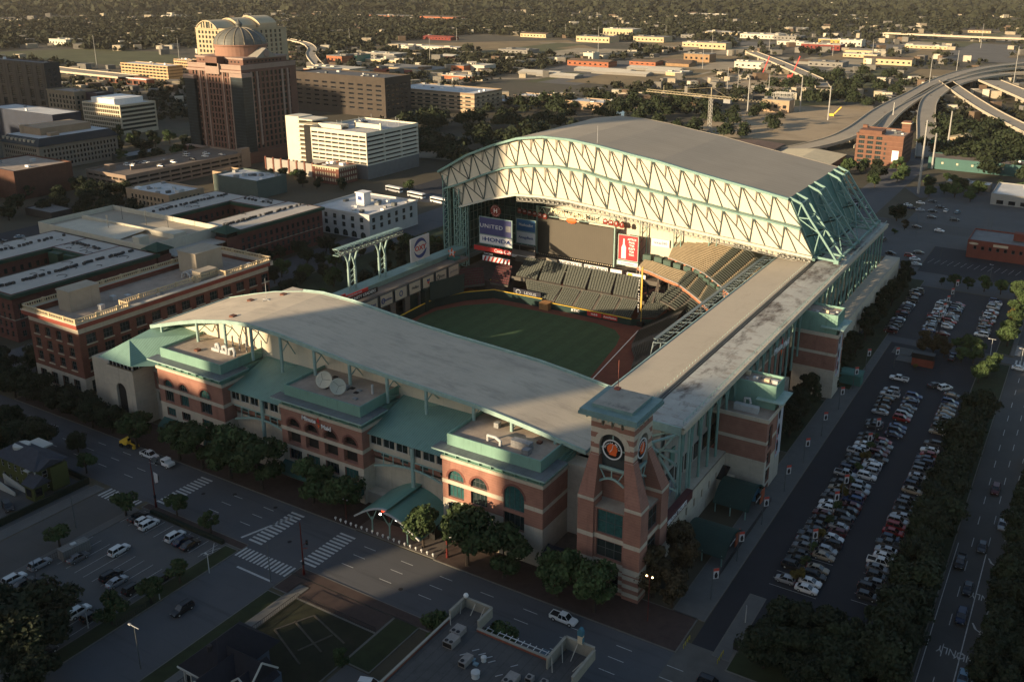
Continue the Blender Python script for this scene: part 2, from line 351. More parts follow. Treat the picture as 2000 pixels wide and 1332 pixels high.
P(b,'tier_parapet',[M('salmon_brick',(.36,.14,.075),.9,.2,.6)])
b=MB()
for pts,z in((mf,10),(tf,15)):
    q=resamp(pts,24)
    for a,c in zip(q,q[1:]): b.beam((*a,z),(*c,z),.5,.16)
P(b,'tier_rail',LGREY)
b=MB()
for k,(x,y) in enumerate(resamp(mb_,9)): b.obox((x+.6,y+1.2),3.4,2.2,12.4,14.8,-.5*k/6,0)
P(b,'suite_box',M('suite_green',(.06,.10,.08),.6,.2,.4))
b=MB()
for p in resamp(tf,10): b.tube((*p,-3),(*p,14),.5)
for p in resamp(mf,8): b.tube((*p,-3),(*p,9),.4)
P(b,'tier_column',CONC)
# back wall under the parked roof (south face seen above the stands)
b=MB(); b.box(-196,-92,332,333,0,36); P(b,'back_wall',SIDING)
b=MB()
for x in(-152,-137.5,-123):
    for dx in(0,3): b.box(x+dx,x+dx+.35,330.6,331,8,33)
    for z in range(10,31,4): b.beam((x+.2,330.8,z),(x+3.2,330.8,z+4),.2)
for x in range(-150,-98,5): b.box(x,x+.12,331.6,331.8,24,31)
P(b,'wall_truss_post',TEALP)
b=MB(); b.box(-232,-196,345,346,0,41); b.box(-232,-231,310,345,6,41); P(b,'glass_end_wall',M('green_curtain_glass',(.035,.09,.085),.25,.3,.5,stripe=('Z',3.2,-.9,.05)))
b=MB()
for x in range(-231,-196,3): b.box(x,x+.25,344.6,344.9,0,40)
for y in range(311,345,3): b.box(-230.95,-230.7,y,y+.25,6,40)
for z in range(9,40,4): b.box(-231,-196,344.55,344.95,z,z+.2); b.box(-231,-230.6,311,345,z,z+.2)
P(b,'curtain_wall_grid',TEALP)
# ---------------------------------------------------------------- left field wall with arcade, billboards and light gantries
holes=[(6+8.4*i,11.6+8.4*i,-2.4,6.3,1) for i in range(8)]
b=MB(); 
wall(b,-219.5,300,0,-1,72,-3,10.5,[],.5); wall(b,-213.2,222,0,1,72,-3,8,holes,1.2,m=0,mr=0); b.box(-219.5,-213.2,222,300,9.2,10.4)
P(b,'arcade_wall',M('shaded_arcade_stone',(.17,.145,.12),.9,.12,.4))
b=MB(); b.box(-222,-219,205,307,9.9,12.2); b.box(-225.5,-222,205,307,11.4,11.8); P(b,'coping_roof',M('coping_metal',(.16,.25,.22),.5,.15,.3))
b=MB(); b.box(-219,-214.6,223,301,-3,-1)
P(b,'crawford_seats',SEATG)
b=MB(); b.box(-214.9,-213.9,262,290,-3,6.5); b.box(-214.5,-210.8,268,270,-3,5.8)
wallbatter=b; b.poly([(-211.2,271,.5),(-206.2,286.5,.5),(-207.5,289,7.2),(-212.5,273,7.2)]); P(b,'batters_eye',PADG)
def board(name,label,x,y,z,w_,h,face,mat,t=.35,frame=None,group=None):
    o=thing(name,label,'billboard' if 'sign' not in name else 'sign',(x,y,z),0,group)
    b=MB()
    if face=='E': b.box(-t,0,-w_/2,w_/2,0,h)
    else: b.box(-w_/2,w_/2,0,t,0,h)
    b.build('panel',mat,o)
    if frame:
        b=MB(); e=.3
        if face=='E': b.box(-t-.05,.04,-w_/2-e,-w_/2,-e,h+e); b.box(-t-.05,.04,w_/2,w_/2+e,-e,h+e); b.box(-t-.05,.04,-w_/2,w_/2,h,h+e); b.box(-t-.05,.04,-w_/2,w_/2,-e,0)
        else: b.box(-w_/2-e,-w_/2,-.04,t+.05,-e,h+e); b.box(w_/2,w_/2+e,-.04,t+.05,-e,h+e); b.box(-w_/2,w_/2,-.04,t+.05,h,h+e); b.box(-w_/2,w_/2,-.04,t+.05,-e,0)
        b.build('frame',frame,o)
    return o
def btext(o,s,size,u,v,mat,face='S',sx=1,bold=0,ext=.04,sp=1,tilt=0):
    loc=(u,-.05,v) if face=='S' else (.05,u,v)
    r=FS if face=='S' else FE
    return text('lettering',s,size,loc,(r[0],tilt,r[2]) if tilt else r,mat,o,ext,sx=sx,bold=bold,sp=sp)
CRP=M('cream_board',(.50,.44,.33),.7,.06,.5)
logos=[('navy script','pale board with blue words on the arcade wall, nearest the camera','Reliant',BLUE),('blue house','pale board with a small blue emblem and words, second along the arcade wall','Houston',BLUE),('ring','pale board with a dark ring emblem, third along the arcade wall',None,BLUE),('green words','pale board with dark words, fourth along the arcade wall','Phillips',DGREY),('shield','pale board with a blue and red shield, fifth along the arcade wall',None,BLUE),('swoosh','pale board with a grey ring and faint words, sixth along the arcade wall','Waste',DGREY),('faint','pale board with faint pale words at the far end of the arcade wall','partners',GREYB)]
for i,(k,lab,tx,mt) in enumerate(logos):
    y=239.5+8.2*i; o=board('billboard',lab,-212.6,y,5.6,6.6,4.2,'E',CRP,.3,DGREY,'boards along the arcade wall')
    if tx: btext(o,tx,1.5,.2,2.1,mt,'E',bold=.01)
    if k in('ring','swoosh','shield','blue house'):
        b=MB(); c=(-1.9 if tx else 0)
        for q in range(14):
            a0,a1=2*math.pi*q/14,2*math.pi*(q+1)/14
            if k=='shield': break
            b.poly([(.06,c+1.1*math.cos(a0),2.1+1.1*math.sin(a0)),(.06,c+1.1*math.cos(a1),2.1+1.1*math.sin(a1)),(.06,c+.7*math.cos(a1),2.1+.7*math.sin(a1)),(.06,c+.7*math.cos(a0),2.1+.7*math.sin(a0))])
        if k=='shield': b.poly([(.06,-.9,2.3),(.06,.9,2.3),(.06,.9,3.3),(.06,0,3),(.06,-.9,3.3)],0); b.poly([(.06,-.9,2.2),(.06,0,1.1),(.06,.9,2.2)],1)
        b.build('emblem',[mt,RED],o)
o=board('sign_band','long black sign lettered COMMUNITY LEADERS above the arcade boards','-',0,0,1,1,'E',BLK) if 0 else thing('sign_band','long black sign lettered COMMUNITY LEADERS above the arcade boards','sign',(-214.6,235.5,11))
b=MB(); b.box(-.3,0,-10,10,0,1.9); b.build('panel',BLK,o); b=MB(); b.box(-.3,0,-9,5,1.9,3.1); b.build('upper_panel',RED,o)
btext(o,'COMMUNITY LEADERS',1.5,0,.95,WHT,'E',sx=1.15,bold=.02); btext(o,'MINUTE MAID PARK',.8,-2,2.5,WHT,'E')
o=thing('round_sign','small red board numbered 05 on the near light mast','sign',(-214.4,226.5,12.6)); b=MB(); b.box(-.2,0,-2.2,2.2,0,2.6); b.build('panel',RED,o); btext(o,'05',1.8,0,1.3,WHT,'E',bold=.03)
# OXY sign
o=thing('pylon_sign','tall white square sign with red letters between two blue crescents, on two posts','sign',(-222,280,0))
b=MB(); b.box(-.5,0,-5.8,5.8,13,22.4); b.build('panel',M('sign_white',(.55,.55,.53),.6,.05),o)
for y in(-2.2,2.2):
    b=MB(); b.box(-.45,-.05,y-.35,y+.35,9,13); b.build('post',LTEALC,o)
b=MB()
for up in(0,math.pi):
    n=18
    for k in range(n):
        def R(t,o_):
            th=up+math.pi*(.06+.88*t/n); wd=.25+1.25*math.sin(math.pi*min(1,(t/n)*1.0)**.7)
            r=4.0-(wd if o_ else 0); return (.06,-r*math.cos(th),17.8+r*math.sin(th))
        b.poly([R(k,0),R(k+1,0),R(k+1,1),R(k,1)])
b.build('ring',BLUE,o)
text('lettering','OXY',2.7,(.08,0,17.8),FE,RED,o,.05,sx=1.2,bold=.06)
# light gantry
g_=thing('light_gantry','long steel gantry of stadium floodlights on two branching masts behind left field','floodlight',(-222,246,0))
gb=MB(); y0,y1=-13,22
for y in(y0,y1):pass
for x in(-1.2,1.2): gb.beam((x,y0,28.5),(x,y1,28.5),.25); gb.beam((x,y0,26.3),(x,y1,26.3),.25)
n=17
for k in range(n):
    a=y0+(y1-y0)*k/n; c=y0+(y1-y0)*(k+1)/n
    for x in(-1.2,1.2): gb.beam((x,a,26.3 if k%2 else 28.5),(x,c,28.5 if k%2 else 26.3),.15)
    gb.beam((-1.2,a,28.5),(1.2,a,28.5),.15); gb.beam((-1.2,a,26.3),(1.2,a,26.3),.15)
gb.box(-.5,.5,y0,y1,28.55,28.7); gb.build('truss',LTEALC,g_)
for k in range(34):
    for r in range(2):
        b=MB() if (k==0 and r==0) else None
        if b: b.tube((0,0,0),(.45,0,-.28),.22,.42,8,0,False); b.tube((.42,0,-.26),(.46,0,-.285),.4,.4,8,1); lampme=b.build('floodlight',[DGREY,M('lamp_glass',(.75,.72,.6),.2)]); lm=lampme.data; bpy.data.objects.remove(lampme)
        link('floodlight',lm,g_,(1.45,y0+.6+1.02*k,27.9-1.1*r))
for yb in(-5,11.5):
    b=MB()
    for dy in(-1.7,1.7):
        b.tube((-.3,yb+dy,9),(-.3,yb+dy,20),.5); 
        pts=[(-.3,yb+dy*(1),20),(-.3,yb+dy*1.1,22.5),(-.3,yb+dy*1.7,24.8),(-.3,yb+dy*2.6,26.3)]
        for p,q in zip(pts,pts[1:]): b.tube(p,q,.36)
        b.tube((-.3,yb+dy,20),(-.3,yb-dy*.1,26.3),.3)
    for z in range(10,20,2): b.beam((-.3,yb-1.7,z),(-.3,yb+1.7,z+2),.18); b.beam((-.3,yb+1.7,z),(-.3,yb-1.7,z+2),.18)
    b.build('mast',LTEALC,g_)
b=MB(); b.box(-222,-213,187,212,-3,21); P(b,'added_shade_block',STONE)  # added block, hidden behind the near roof, to keep sun off the field
# ---------------------------------------------------------------- lattice towers carrying the left end of the roof
for (x,y,zt) in((-232,309,40.5),(-225,307,36),(-221,306,29)):
    b=MB(); w_=2.4
    for dx in(0,w_):
        for dy in(0,1.6): b.beam((x+dx,y+dy,4),(x+dx,y+dy,zt),.42)
    z=4
    while z<zt-3:
        b.beam((x,y,z),(x+w_,y,z+3),.2); b.beam((x,y,z),(x+w_,y,z),.2); b.beam((x+w_,y,z),(x+w_,y+1.6,z+3),.18); z+=3
    P(b,'lattice_tower',TEALP)
# ---------------------------------------------------------------- near fixed roof
PF=[(-222.4,24.7),(-211,28),(-202.5,30.2),(-191,32.3),(-183.5,33),(-171.6,32.6),(-160,31.4),(-148,30.2),(-136.7,29.4),(-125,28.8),(-111.7,28),(-101.8,26.9),(-93.6,25.8),(-83,24.3)]
b=MB()
for (a,za),(c,zc) in zip(PF,PF[1:]):
    b.poly([(a,158,za),(c,158,zc),(c,186,zc),(a,186,za)],0); b.poly([(c,158,zc-.7),(a,158,za-.7),(a,186,za-.7),(c,186,zc-.7)],1)
for y,dy in((158,-.25),(186,.25)):
    for (a,za),(c,zc) in zip(PF,PF[1:]): b.extr([(a,y,za-.8),(c,y,zc-.8),(c,y,zc+.22),(a,y,za+.22)],(0,dy,0),1)
b.extr([(-222.4,157.8,23.9),(-222.4,186.2,23.9),(-222.4,186.2,24.95),(-222.4,157.8,24.95)],(-.3,0,0),1)
nr=P(b,'fixed_roof',[MEMB,LTEALC])
b=MB()
for p,q in zip(PF[3:-1],PF[4:]): b.tube((p[0],186.6,p[1]+.35),(q[0],186.6,q[1]+.35),.28,n=8)
P(b,'roof_gutter_pipe',LTEALC)
for x,y,z in((-193,160.8,32.1),(-203,176,30.2),(-196,182,31.5)):
    b=MB(); b.box(x,x+1.5,y,y+1.5,z-.2,z+.45); P(b,'roof_hatch',M('rusty_hatch',(.14,.06,.04)))
b=MB(); b.tube((-196,177,31.5),(-196,177,38),.09,.04); b.beam((-197.5,177,31.6),(-194.5,177,31.6),.15); b.beam((-196,175.5,31.6),(-196,178.5,31.6),.15); P(b,'lightning_mast',LGREY)
def prof(x):
    for (a,za),(c,zc) in zip(PF,PF[1:]):
        if a<=x<=c: return za+(zc-za)*(x-a)/(c-a)
    return 24
b=MB()
for (a,za),(c,zc) in zip(PF,PF[1:]): b.poly([(a,163,19),(c,163,19),(c,163,zc-.7),(a,163,za-.7)])
P(b,'clerestory_wall',SIDING)
for x in(-218,-203,-192,-182,-171.5,-160,-148.5,-136.8,-125.2,-111.8,-101.6,-90.5):
    zb=20.5 if not(-215<x<-181) else 23; zb=22 if zb==20.5 else zb; z=prof(x)-.8
    if z-zb<1: continue
    b=MB(); b.tube((x,158.1,zb),(x,158.1,z),.42,n=8); b.beam((x,158.1,z-.2),(x,162.8,z-.2),.3)
    h=z-zb
    b.beam((x,158.3,zb+h*.55),(x,160.6,zb+h*.75),.22); b.beam((x,160.6,zb+h*.75),(x,162.8,zb+h*.35),.22); b.beam((x,160.6,zb+h*.75),(x,160.6,z-.2),.2); b.beam((x,160.6,zb+h*.75),(x,158.3,z-.3),.2)
    if h>5: b.beam((x,158.3,zb+h*.25),(x,162.8,zb+.3),.2)
    P(b,'roof_strut',LTEALC)
# ---------------------------------------------------------------- three brick pavilions on the avenue front
SB=[(0,9.4,1),(9.4,13.2,0),(13.2,14.2,1),(14.2,19,0),(19,19.8,1)]
def awning(x0,x1,y,z,mat,par,name='awning',out=2.4):
    b=MB(); b.extr([(x0,y,z),(x0,y-out,z-1.7),(x0,y-out,z-2.3),(x0,y,z-2.3)],(x1-x0,0,0)); return P(b,name,mat,par)
def pavilion(x0,x1,kind):
    W=x1-x0; y=147.5
    if kind==1: cs=[(3.9,3.4),(9.8,3.4),(18.2,4.2)]
    elif kind==2: cs=[(4.1,4.2),(10,4.2),(16.1,4.2),(22.2,4.2)]
    else: cs=[(3.6,4.2),(9.7,4.3)]
    ar=[(c-w_/2,c+w_/2,14.2,14.2+w_/2+.5,1) for c,w_ in cs]; mid=[(c-w_/2,c+w_/2,10,13.2) for c,w_ in cs]; lo=[(c-w_/2,c+w_/2,5.6,8.5) for c,w_ in cs]
    if kind==1: lo=[(c-w_/2,c+w_/2,5.8,8.2) for c,w_ in cs]
    tall=[]
    if kind==3: tall=[(16,21.2,11.7,17.6,1),(16,21.2,7.3,11),(16,21.2,2.8,6.6)]
    b=MB(); wall(b,x0,y,1,0,W,0,19.8,ar+mid+lo+tall,.55 if kind!=2 else 1.2,SB,0)
    sh=[(4.5,8.5,10,13.2)] if kind==2 else []
    wall(b,x1,y,0,1,15 if kind!=3 else 17,0,19.8,sh,.6,SB,0); wall(b,x0,162,0,-1,14.5,0,19.8,[],.5,SB,0)
    b.box(x0-.2,x1+.2,y-.25,y-.001,19.05,19.8,1); b.box(x1+.001,x1+.25,y,162,19.05,19.8,1)
    b.box(x0-.05,x1+.05,y-.12,y-.001,13.25,14.15,1) if kind!=3 else b.box(x0-.05,x0+15.8,y-.12,y-.001,13.25,14.15,1)
    pv=P(b,'brick_pavilion',[BRICK,STONE])
    for k,h in enumerate(ar+mid+lo+tall):
        gg=[GLASS,GLASST][(k*7+kind)%2]
        if kind==2 and k<8:
            bb=MB(); bb.poly([(x0+h[0],y+1.15,h[2]),(x0+h[1],y+1.15,h[2]),(x0+h[1],y+1.15,h[3]),(x0+h[0],y+1.15,h[3])])
            if k<4:
                for z in(14.8,15.4,16): bb.box(x0+h[0],x0+h[1],y+.7,y+.8,z,z+.12)
            else: bb.box(x0+h[0],x0+h[1],y+.5,y+.56,10.9,11)
            P(bb,'balcony_opening',[DARK],pv)
        else:
            o=link('window',winmesh(h[1]-h[0]+.02,h[3]-h[2],4,2 if k<len(ar) else 1,0,gg,DGREY),pv,(x0+(h[0]+h[1])/2,y+.5,h[2]),0)
    # arch trims
    b=MB()
    for h in [q for q in ar+tall if len(q)>4]:
        r=(h[1]-h[0])/2;c=x0+(h[0]+h[1])/2;zs=h[3]-r
        for k in range(10):
            t0,t1=math.pi*k/10,math.pi*(k+1)/10
            b.extr([(c+(r+.02)*math.cos(t0),y-.06,zs+(r+.02)*math.sin(t0)),(c+(r+.5)*math.cos(t0),y-.06,zs+(r+.5)*math.sin(t0)),(c+(r+.5)*math.cos(t1),y-.06,zs+(r+.5)*math.sin(t1)),(c+(r+.02)*math.cos(t1),y-.06,zs+(r+.02)*math.sin(t1))],(0,.05,0))
    P(b,'arch_trim',BRICKD,pv)
    # frieze, canopy ledge, parapet and flat roof
    b=MB(); b.box(x0+.6,x1-.6,y+.6,162,19.8,21.6); b.box(x0,x1,y,162,19.8,19.95)
    n=int(W/3)
    for k in range(n+1): X=x0+.7+(W-1.6)*k/n; b.box(X,X+.18,y-.1,y+.58,19.95,21.6)
    P(b,'frieze',TEAL,pv)
    b=MB(); b.box(x0-1.6,x1+1.4,y-1.6,y+1.9,21.6,21.95,0,1); b.box(x1-1.2,x1+1.4,y+1.9,y+8,21.6,21.95,0,1); P(b,'canopy_ledge',[LTEALC,M('ledge_panels',(.13,.15,.155),.5,.2,.4,stripe=('X',1.5,.3,.06))],pv)
    b=MB(); z0,z1=21.95,24.6
    b.box(x0+.6,x1-1.2,y+1.2,y+1.5,z0,z1); b.box(x0+.6,x0+.9,y+1.5,162.8,z0,z1); b.box(x1-1.5,x1-1.2,y+1.5,162.8,z0,z1); P(b,'parapet',TEAL,pv)
    b=MB(); b.box(x0+.9,x1-1.5,y+1.5,162.8,23.4,23.9); P(b,'flat_roof',GRAVEL,pv)
    if kind==3: 
        b=MB(); b.poly([(x1-1.2,y+.6,21.9),(x1-.05,y+.6,19.9),(x1-.05,162,19.9),(x1-1.2,162,21.9)]); b.box(x1-1.2,x1-.1,y+8,162,19.8,21.2); P(b,'side_roof',TEALR,pv)
    if kind==1: awning(x0+.6,x0+12.5,y,4.9,M('green_awning',(.035,.10,.085),.8),pv); b=MB(); b.lathe((x1-5.2,y-.2,2.2),[(2.6,0),(2.5,.7),(1.8,1.7),(.1,2.3)],16); P(b,'dome_awning',MT['green_awning'],pv)
    if kind==2:
        awning(x0+.2,x0+13.9,y,4.9,MT['green_awning'],pv,out=3); awning(x0+14.3,x1-.3,y,4.9,MT['green_awning'],pv,out=3)
    if kind==3: awning(x0+.2,x0+13.4,y,4.7,MT['green_awning'],pv,out=2.6)
    return pv
pv1=pavilion(-207.5,-182.5,1); pv2=pavilion(-162,-136,2); pv3=pavilion(-113,-87.3,3)
def roofkit(kx,y,z,pv,spec):
    for (dx,dy,sx,sy,sz,mt) in spec:
        b=MB(); b.box(kx+dx,kx+dx+sx,y+dy,y+dy+sy,z,z+sz); P(b,'rooftop_unit',mt,pv)
roofkit(-113,151,23.9,pv3,[(15,1,4.6,1.8,1.6,M('vent_steel',(.2,.2,.2),.4,.3,2)),(18.8,-.8,1.6,1.6,1.2,MT['vent_steel']),(7,6.5,1.2,1.2,1.2,GREYB),(19,5,1,1,.5,MT['rusty_hatch'])])
def duct(pts,r,pv,mt=None):
    b=MB()
    for p,q in zip(pts,pts[1:]): b.tube(p,q,r,n=8)
    for p in pts[1:-1]: b.lathe((p[0],p[1],p[2]-r),[(.01,0),(r*.8,r*.3),(r,r),(r*.8,r*1.7),(.01,2*r)],8)
    P(b,'duct',mt or LGREY,pv)
duct([(-103.5,151.5,24),(-103.5,151.5,25.3),(-101.5,151.5,25.3),(-99.8,150.8,25.1),(-99.8,150.6,24)],.32,pv3)
duct([(-99,154,24.3),(-96.5,154.5,24.5)],.4,pv3)
for k in range(3):
    x=-194+2.9*k; duct([(x,156.5-k*.3,24),(x,156.5-k*.3,25.5),(x+1,156.3,25.8),(x+2,155.8,25),(x+2,155.6,24)],.42,pv1)
for k in range(4): duct([(-193.6+2.6*k,159.5,24),(-193.6+2.6*k,159.5,27.5)],.22,pv1,GREYB)
roofkit(-207.5,151,23.9,pv1,[(12.5,4.6,6.5,.8,.8,LGREY),(9,1.8,1.3,1.3,.5,MT['rusty_hatch'])])
DISH=M('dish_cream',(.50,.48,.38),.5,.06,1)
for (x,y,lab,r) in((-152.5,153.6,'wide cream satellite dish on the middle pavilion roof, left of the pair',2.1),(-147.2,152.2,'tilted cream satellite dish on the middle pavilion roof, the right of the pair',2.0)):
    d=thing('satellite_dish',lab,'satellite dish',(x,y,23.9),math.radians(20 if r>2.05 else 62)); b=MB(); b.lathe((0,0,0),[(.2,0),(r*.5,.12),(r*.8,.34),(r,.6),(r*.98,.64),(r*.8,.4),(r*.5,.18),(.02,.07)],24); o=b.build('dish',DISH,d,True); o.location=(0,0,2.1); o.rotation_euler=(math.radians(62),0,0)
    b=MB(); b.tube((0,0,0),(0,0,2),.12); b.beam((-1,0,0),(1,0,0),.1); b.beam((0,-1,0),(0,1,0),.1); b.build('stand',DGREY,d)
    b=MB()
    for k in range(3): t=2*math.pi*k/3; b.tube((r*.8*math.cos(t),r*.8*math.sin(t),.5),(0,0,1.5),.04)
    o=b.build('feed',DGREY,d); o.location=(0,0,2.1); o.rotation_euler=(math.radians(62),0,0)
for k in range(12): 
    x,y=-156+random.random()*17,151.2+random.random()*8; b=MB(); b.box(x,x+1.1,y,y+.9,23.9,24.05+random.random()*(.8 if k%3==0 else .1)); P(b,'rooftop_unit',DARK if k%3 else GREYB,pv2)
duct([(-140.5,157,23.9),(-140.5,157,26.3)],.3,pv2)
mm=M('lettering_white',(.8,.8,.78),.5)
mms=thing('stadium_sign','white letters with an orange flame shape on the middle brick pavilion','sign',(-149.3,147.2,17.9))
for s,x,z in(('Minute',-2.75,.45),('Maid',2.75,-.35)): text('lettering',s,1.6,(x,-.3,z),FS,mm,mms,.08,bold=.02)
b=MB(); b.extr([(-.55,-.05,.4),(.5,-.05,.1),(.15,-.05,1.7)],(0,.04,0),0); b.extr([(-.4,-.05,-.2),(.5,-.05,-.4),(.1,-.05,-1.2)],(0,.04,0),1); b.build('emblem',[RED,ORANGE],mms)
# gaps between the pavilions: set-back glazed links under sloping ribbed roofs
def linkbay(x0,x1,zt=22.4):
    b=MB(); b.poly([(x0,149.2,18),(x1,149.2,18),(x1,163,zt),(x0,163,zt)]); b.poly([(x0,149.4,17.8),(x1,149.4,17.8),(x1,163,zt-.2),(x0,163,zt-.2)])
    rf=P(b,'ribbed_roof',TEALR)
    b=MB(); L=x1-x0; ho=[(.3+L/6*i,.3+L/6*(i+1)-.5,15.2,17.6) for i in range(6)]; h2=[(1.5+L/4*i,1.5+L/4*i+2.6,6.6,9.4) for i in range(4)]; h3=[(2+L/4*i,2+L/4*i+2.4,11.6,13.4) for i in range(4)]
    wall(b,x0,150,1,0,L,13.8,17.9,ho,.3,(),1); wall(b,x0,151.5,1,0,L,0,13.9,h3,.3,[(0,11,1),(11,13.6,0)],1); wall(b,x0,156,1,0,L,0,11,h2,.3,(),1)
    b.box(x0,x1,151.5,156,10.8,11.2,1); lb=P(b,'link_wall',[BRICK,STONE])
    windows(lb,x0,150,1,0,ho,.25,2,1,GLASS,LGREY); windows(lb,x0,151.5,1,0,h3,.25,2,1,GLASST); windows(lb,x0,156,1,0,h2,.25,2,1,GLASST)
    cx=(x0+x1)/2+1.5
    b=MB(); b.tube((cx,149.6,0),(cx,149.6,17.8),.5)
    for sgn in(-1,1):
        pts=[(cx+sgn*L*.5*t*(1 if sgn>0 else 1),149.6,10+2.2*math.sin(math.pi*(1-t)*.5)) for t in(0,.25,.5,.75,1)]
        for p,q in zip(pts,pts[1:]): b.beam(p,q,.4)
        for p in pts[1:-1]: b.beam(p,(p[0],149.6,14),.18)
        b.beam((cx,149.6,14),(cx+sgn*L*.5,149.6,14),.22)
    P(b,'portal_frame',LTEALC)
    b=MB(); b.box(x0,x1,148.6,151.4,0,3.2); P(b,'terrace_wall',STONE)
linkbay(-182.5,-162); linkbay(-136,-113)
# left corner pavilion with hipped roof
b=MB(); SBL=[(0,30,1)]
wall(b,-226.5,145.5,1,0,11,0,16.6,[(3,7.2,1,12,1)],.7,(),1); wall(b,-215.5,145.5,0,1,10,0,16.6,[],.5,(),1); wall(b,-226.5,163,0,-1,17.5,0,16.6,[],.5,(),1)
lw=[(.8+1.7*i,2.1+1.7*i,13.2,16.2) for i in range(4)]
wall(b,-215.5,152,1,0,8,0,17.8,[(1,3,11,13),(1,3,6,8.5),(4.2,7.4,9.5,14.5),(4.2,7.4,4,8)],.5,[(0,9.4,1),(9.4,14.5,0),(14.5,16,1)],1)
cp=P(b,'corner_pavilion',[BRICK,STONE])
bb=MB(); bb.poly([(-224,146.2,1),(-219,146.2,1),(-219,146.2,12),(-224,146.2,12)]); P(bb,'entrance_arch',DARK,cp)
windows(cp,-215.5,152,1,0,[(1,3,11,13),(1,3,6,8.5),(4.2,7.4,9.5,14.5),(4.2,7.4,4,8)],.4,1,1,GLASST)
b=MB(); b.box(-226,-216,146,156,16.6,18.6); lant=P(b,'lantern_storey',GLASSD,cp)
b=MB()
for k in range(7): b.box(-226+1.62*k,-225.8+1.62*k,145.9,146,16.6,18.6)
for k in range(6): b.box(-216,-215.9,146+1.9*k,146.2+1.9*k,16.6,18.6)
P(b,'mullions',LGREY,cp)
b=MB(); A=(-228.5,144.6,18.7);B_=(-214.6,144.6,18.7);C_=(-214.6,158,18.7);D_=(-228.5,158,18.7);E_=(-222.2,150.5,23);F_=(-222.2,163,24.6)
b.poly([A,B_,E_]); b.poly([B_,(-214.6,150,18.7),(-207.5,150,18.7),(-207.5,163,23.6),F_,E_]); b.poly([D_,A,E_,F_,(-228.5,163,18.7)])
b.poly([A,(-228.5,163,18.7),(-207.5,163,18.7),(-207.5,150,18.7),B_][::-1]); P(b,'hipped_roof',TEALR,cp)
b=MB(); wall(b,-240,150,1,0,13.5,0,14,[],.4,(),0); b.box(-240,-226.5,150,163,14,14.4,0); P(b,'annex_wall',STONE)
# ================================================================= retractable roof
PT=[(-233.5,42),(-219,50.3),(-207,55.3),(-195,59.2),(-183.4,60.9),(-171.3,60.8),(-159.2,59.6),(-147.4,57.9),(-135.5,56.4),(-123.5,54.3),(-112,52.5),(-100.5,50.8),(-87.3,48.6)]
PM=[(-230,35.3),(-225,37),(-212.5,42.4),(-200.7,47),(-188.9,49.1),(-177,49.9),(-165,49.3),(-152.9,47.2),(-141.2,45.9),(-129.7,44.5),(-117.5,43.1),(-105.7,41.6),(-93.7,40.3),(-82.2,38.9)]
PL=[(-222.1,28.7),(-207.2,33.8),(-195,37),(-183.2,37.7),(-170.9,37.5),(-159,36.5),(-147,35.3),(-135.7,34.2),(-123.2,33.2),(-111.6,32.3),(-100.2,31.6),(-88.1,30.6),(-77.3,29.9)]
def pz(pr_,x):
    for (a,za),(c,zc) in zip(pr_,pr_[1:]):
        if a<=x<=c: return za+(zc-za)*(x-a)/(c-a)
    return pr_[0][1] if x<pr_[0][0] else pr_[-1][1]
YU,YLo=309.0,307.4
b=MB()
for (a,za),(c,zc) in zip(PT,PT[1:]):
    b.poly([(a,YU-.6,za+.15),(c,YU-.6,zc+.15),(c,373,zc-.1),(a,373,za-.1)]); b.poly([(c,YU-.6,zc-.6),(a,YU-.6,za-.6),(a,373,za-.8),(c,373,zc-.8)])
b.extr([(p[0],373,p[1]-12) for p in PT]+[(p[0],373,p[1]) for p in PT[::-1]],(0,.4,0))
rr=P(b,'retractable_roof',[MEMB2])
def face(top,bot,y,n=40,xl=None):
    b=MB(); x0=max(top[0][0],bot[0][0]); 
    # polygons between top and bottom profiles, ends slanted
    X=[top[0][0]+(top[-1][0]-top[0][0])*k/n for k in range(n+1)]; Xb=[bot[0][0]+(bot[-1][0]-bot[0][0])*k/n for k in range(n+1)]
    for k in range(n): b.poly([(Xb[k],y,pz(bot,Xb[k])),(Xb[k+1],y,pz(bot,Xb[k+1])),(X[k+1],y,pz(top,X[k+1])),(X[k],y,pz(top,X[k]))])
    return b
P(face(PT,PM,YU),'upper_siding',SIDING,rr)
PM2=[(-226,36.4)]+PM[2:]
P(face(PM2,PL,YLo+.3),'lower_siding',SIDING,rr)
b=MB()
for (a,za),(c,zc) in zip(PM,PM[1:]): b.poly([(a,YLo-.8,za+.3),(c,YLo-.8,zc+.3),(c,YU+.2,zc+.5),(a,YU+.2,za+.5)]); b.poly([(a,YLo-.8,za-.3),(c,YLo-.8,zc-.3),(c,YLo-.8,zc+.3),(a,YLo-.8,za+.3)])
P(b,'mid_ledge',TEALP,rr)
TW=M('truss_web_paint',(.05,.075,.068),.5,.12,.8); TW2=M('truss_web_inner',(.20,.19,.155),.6,.1,.8)
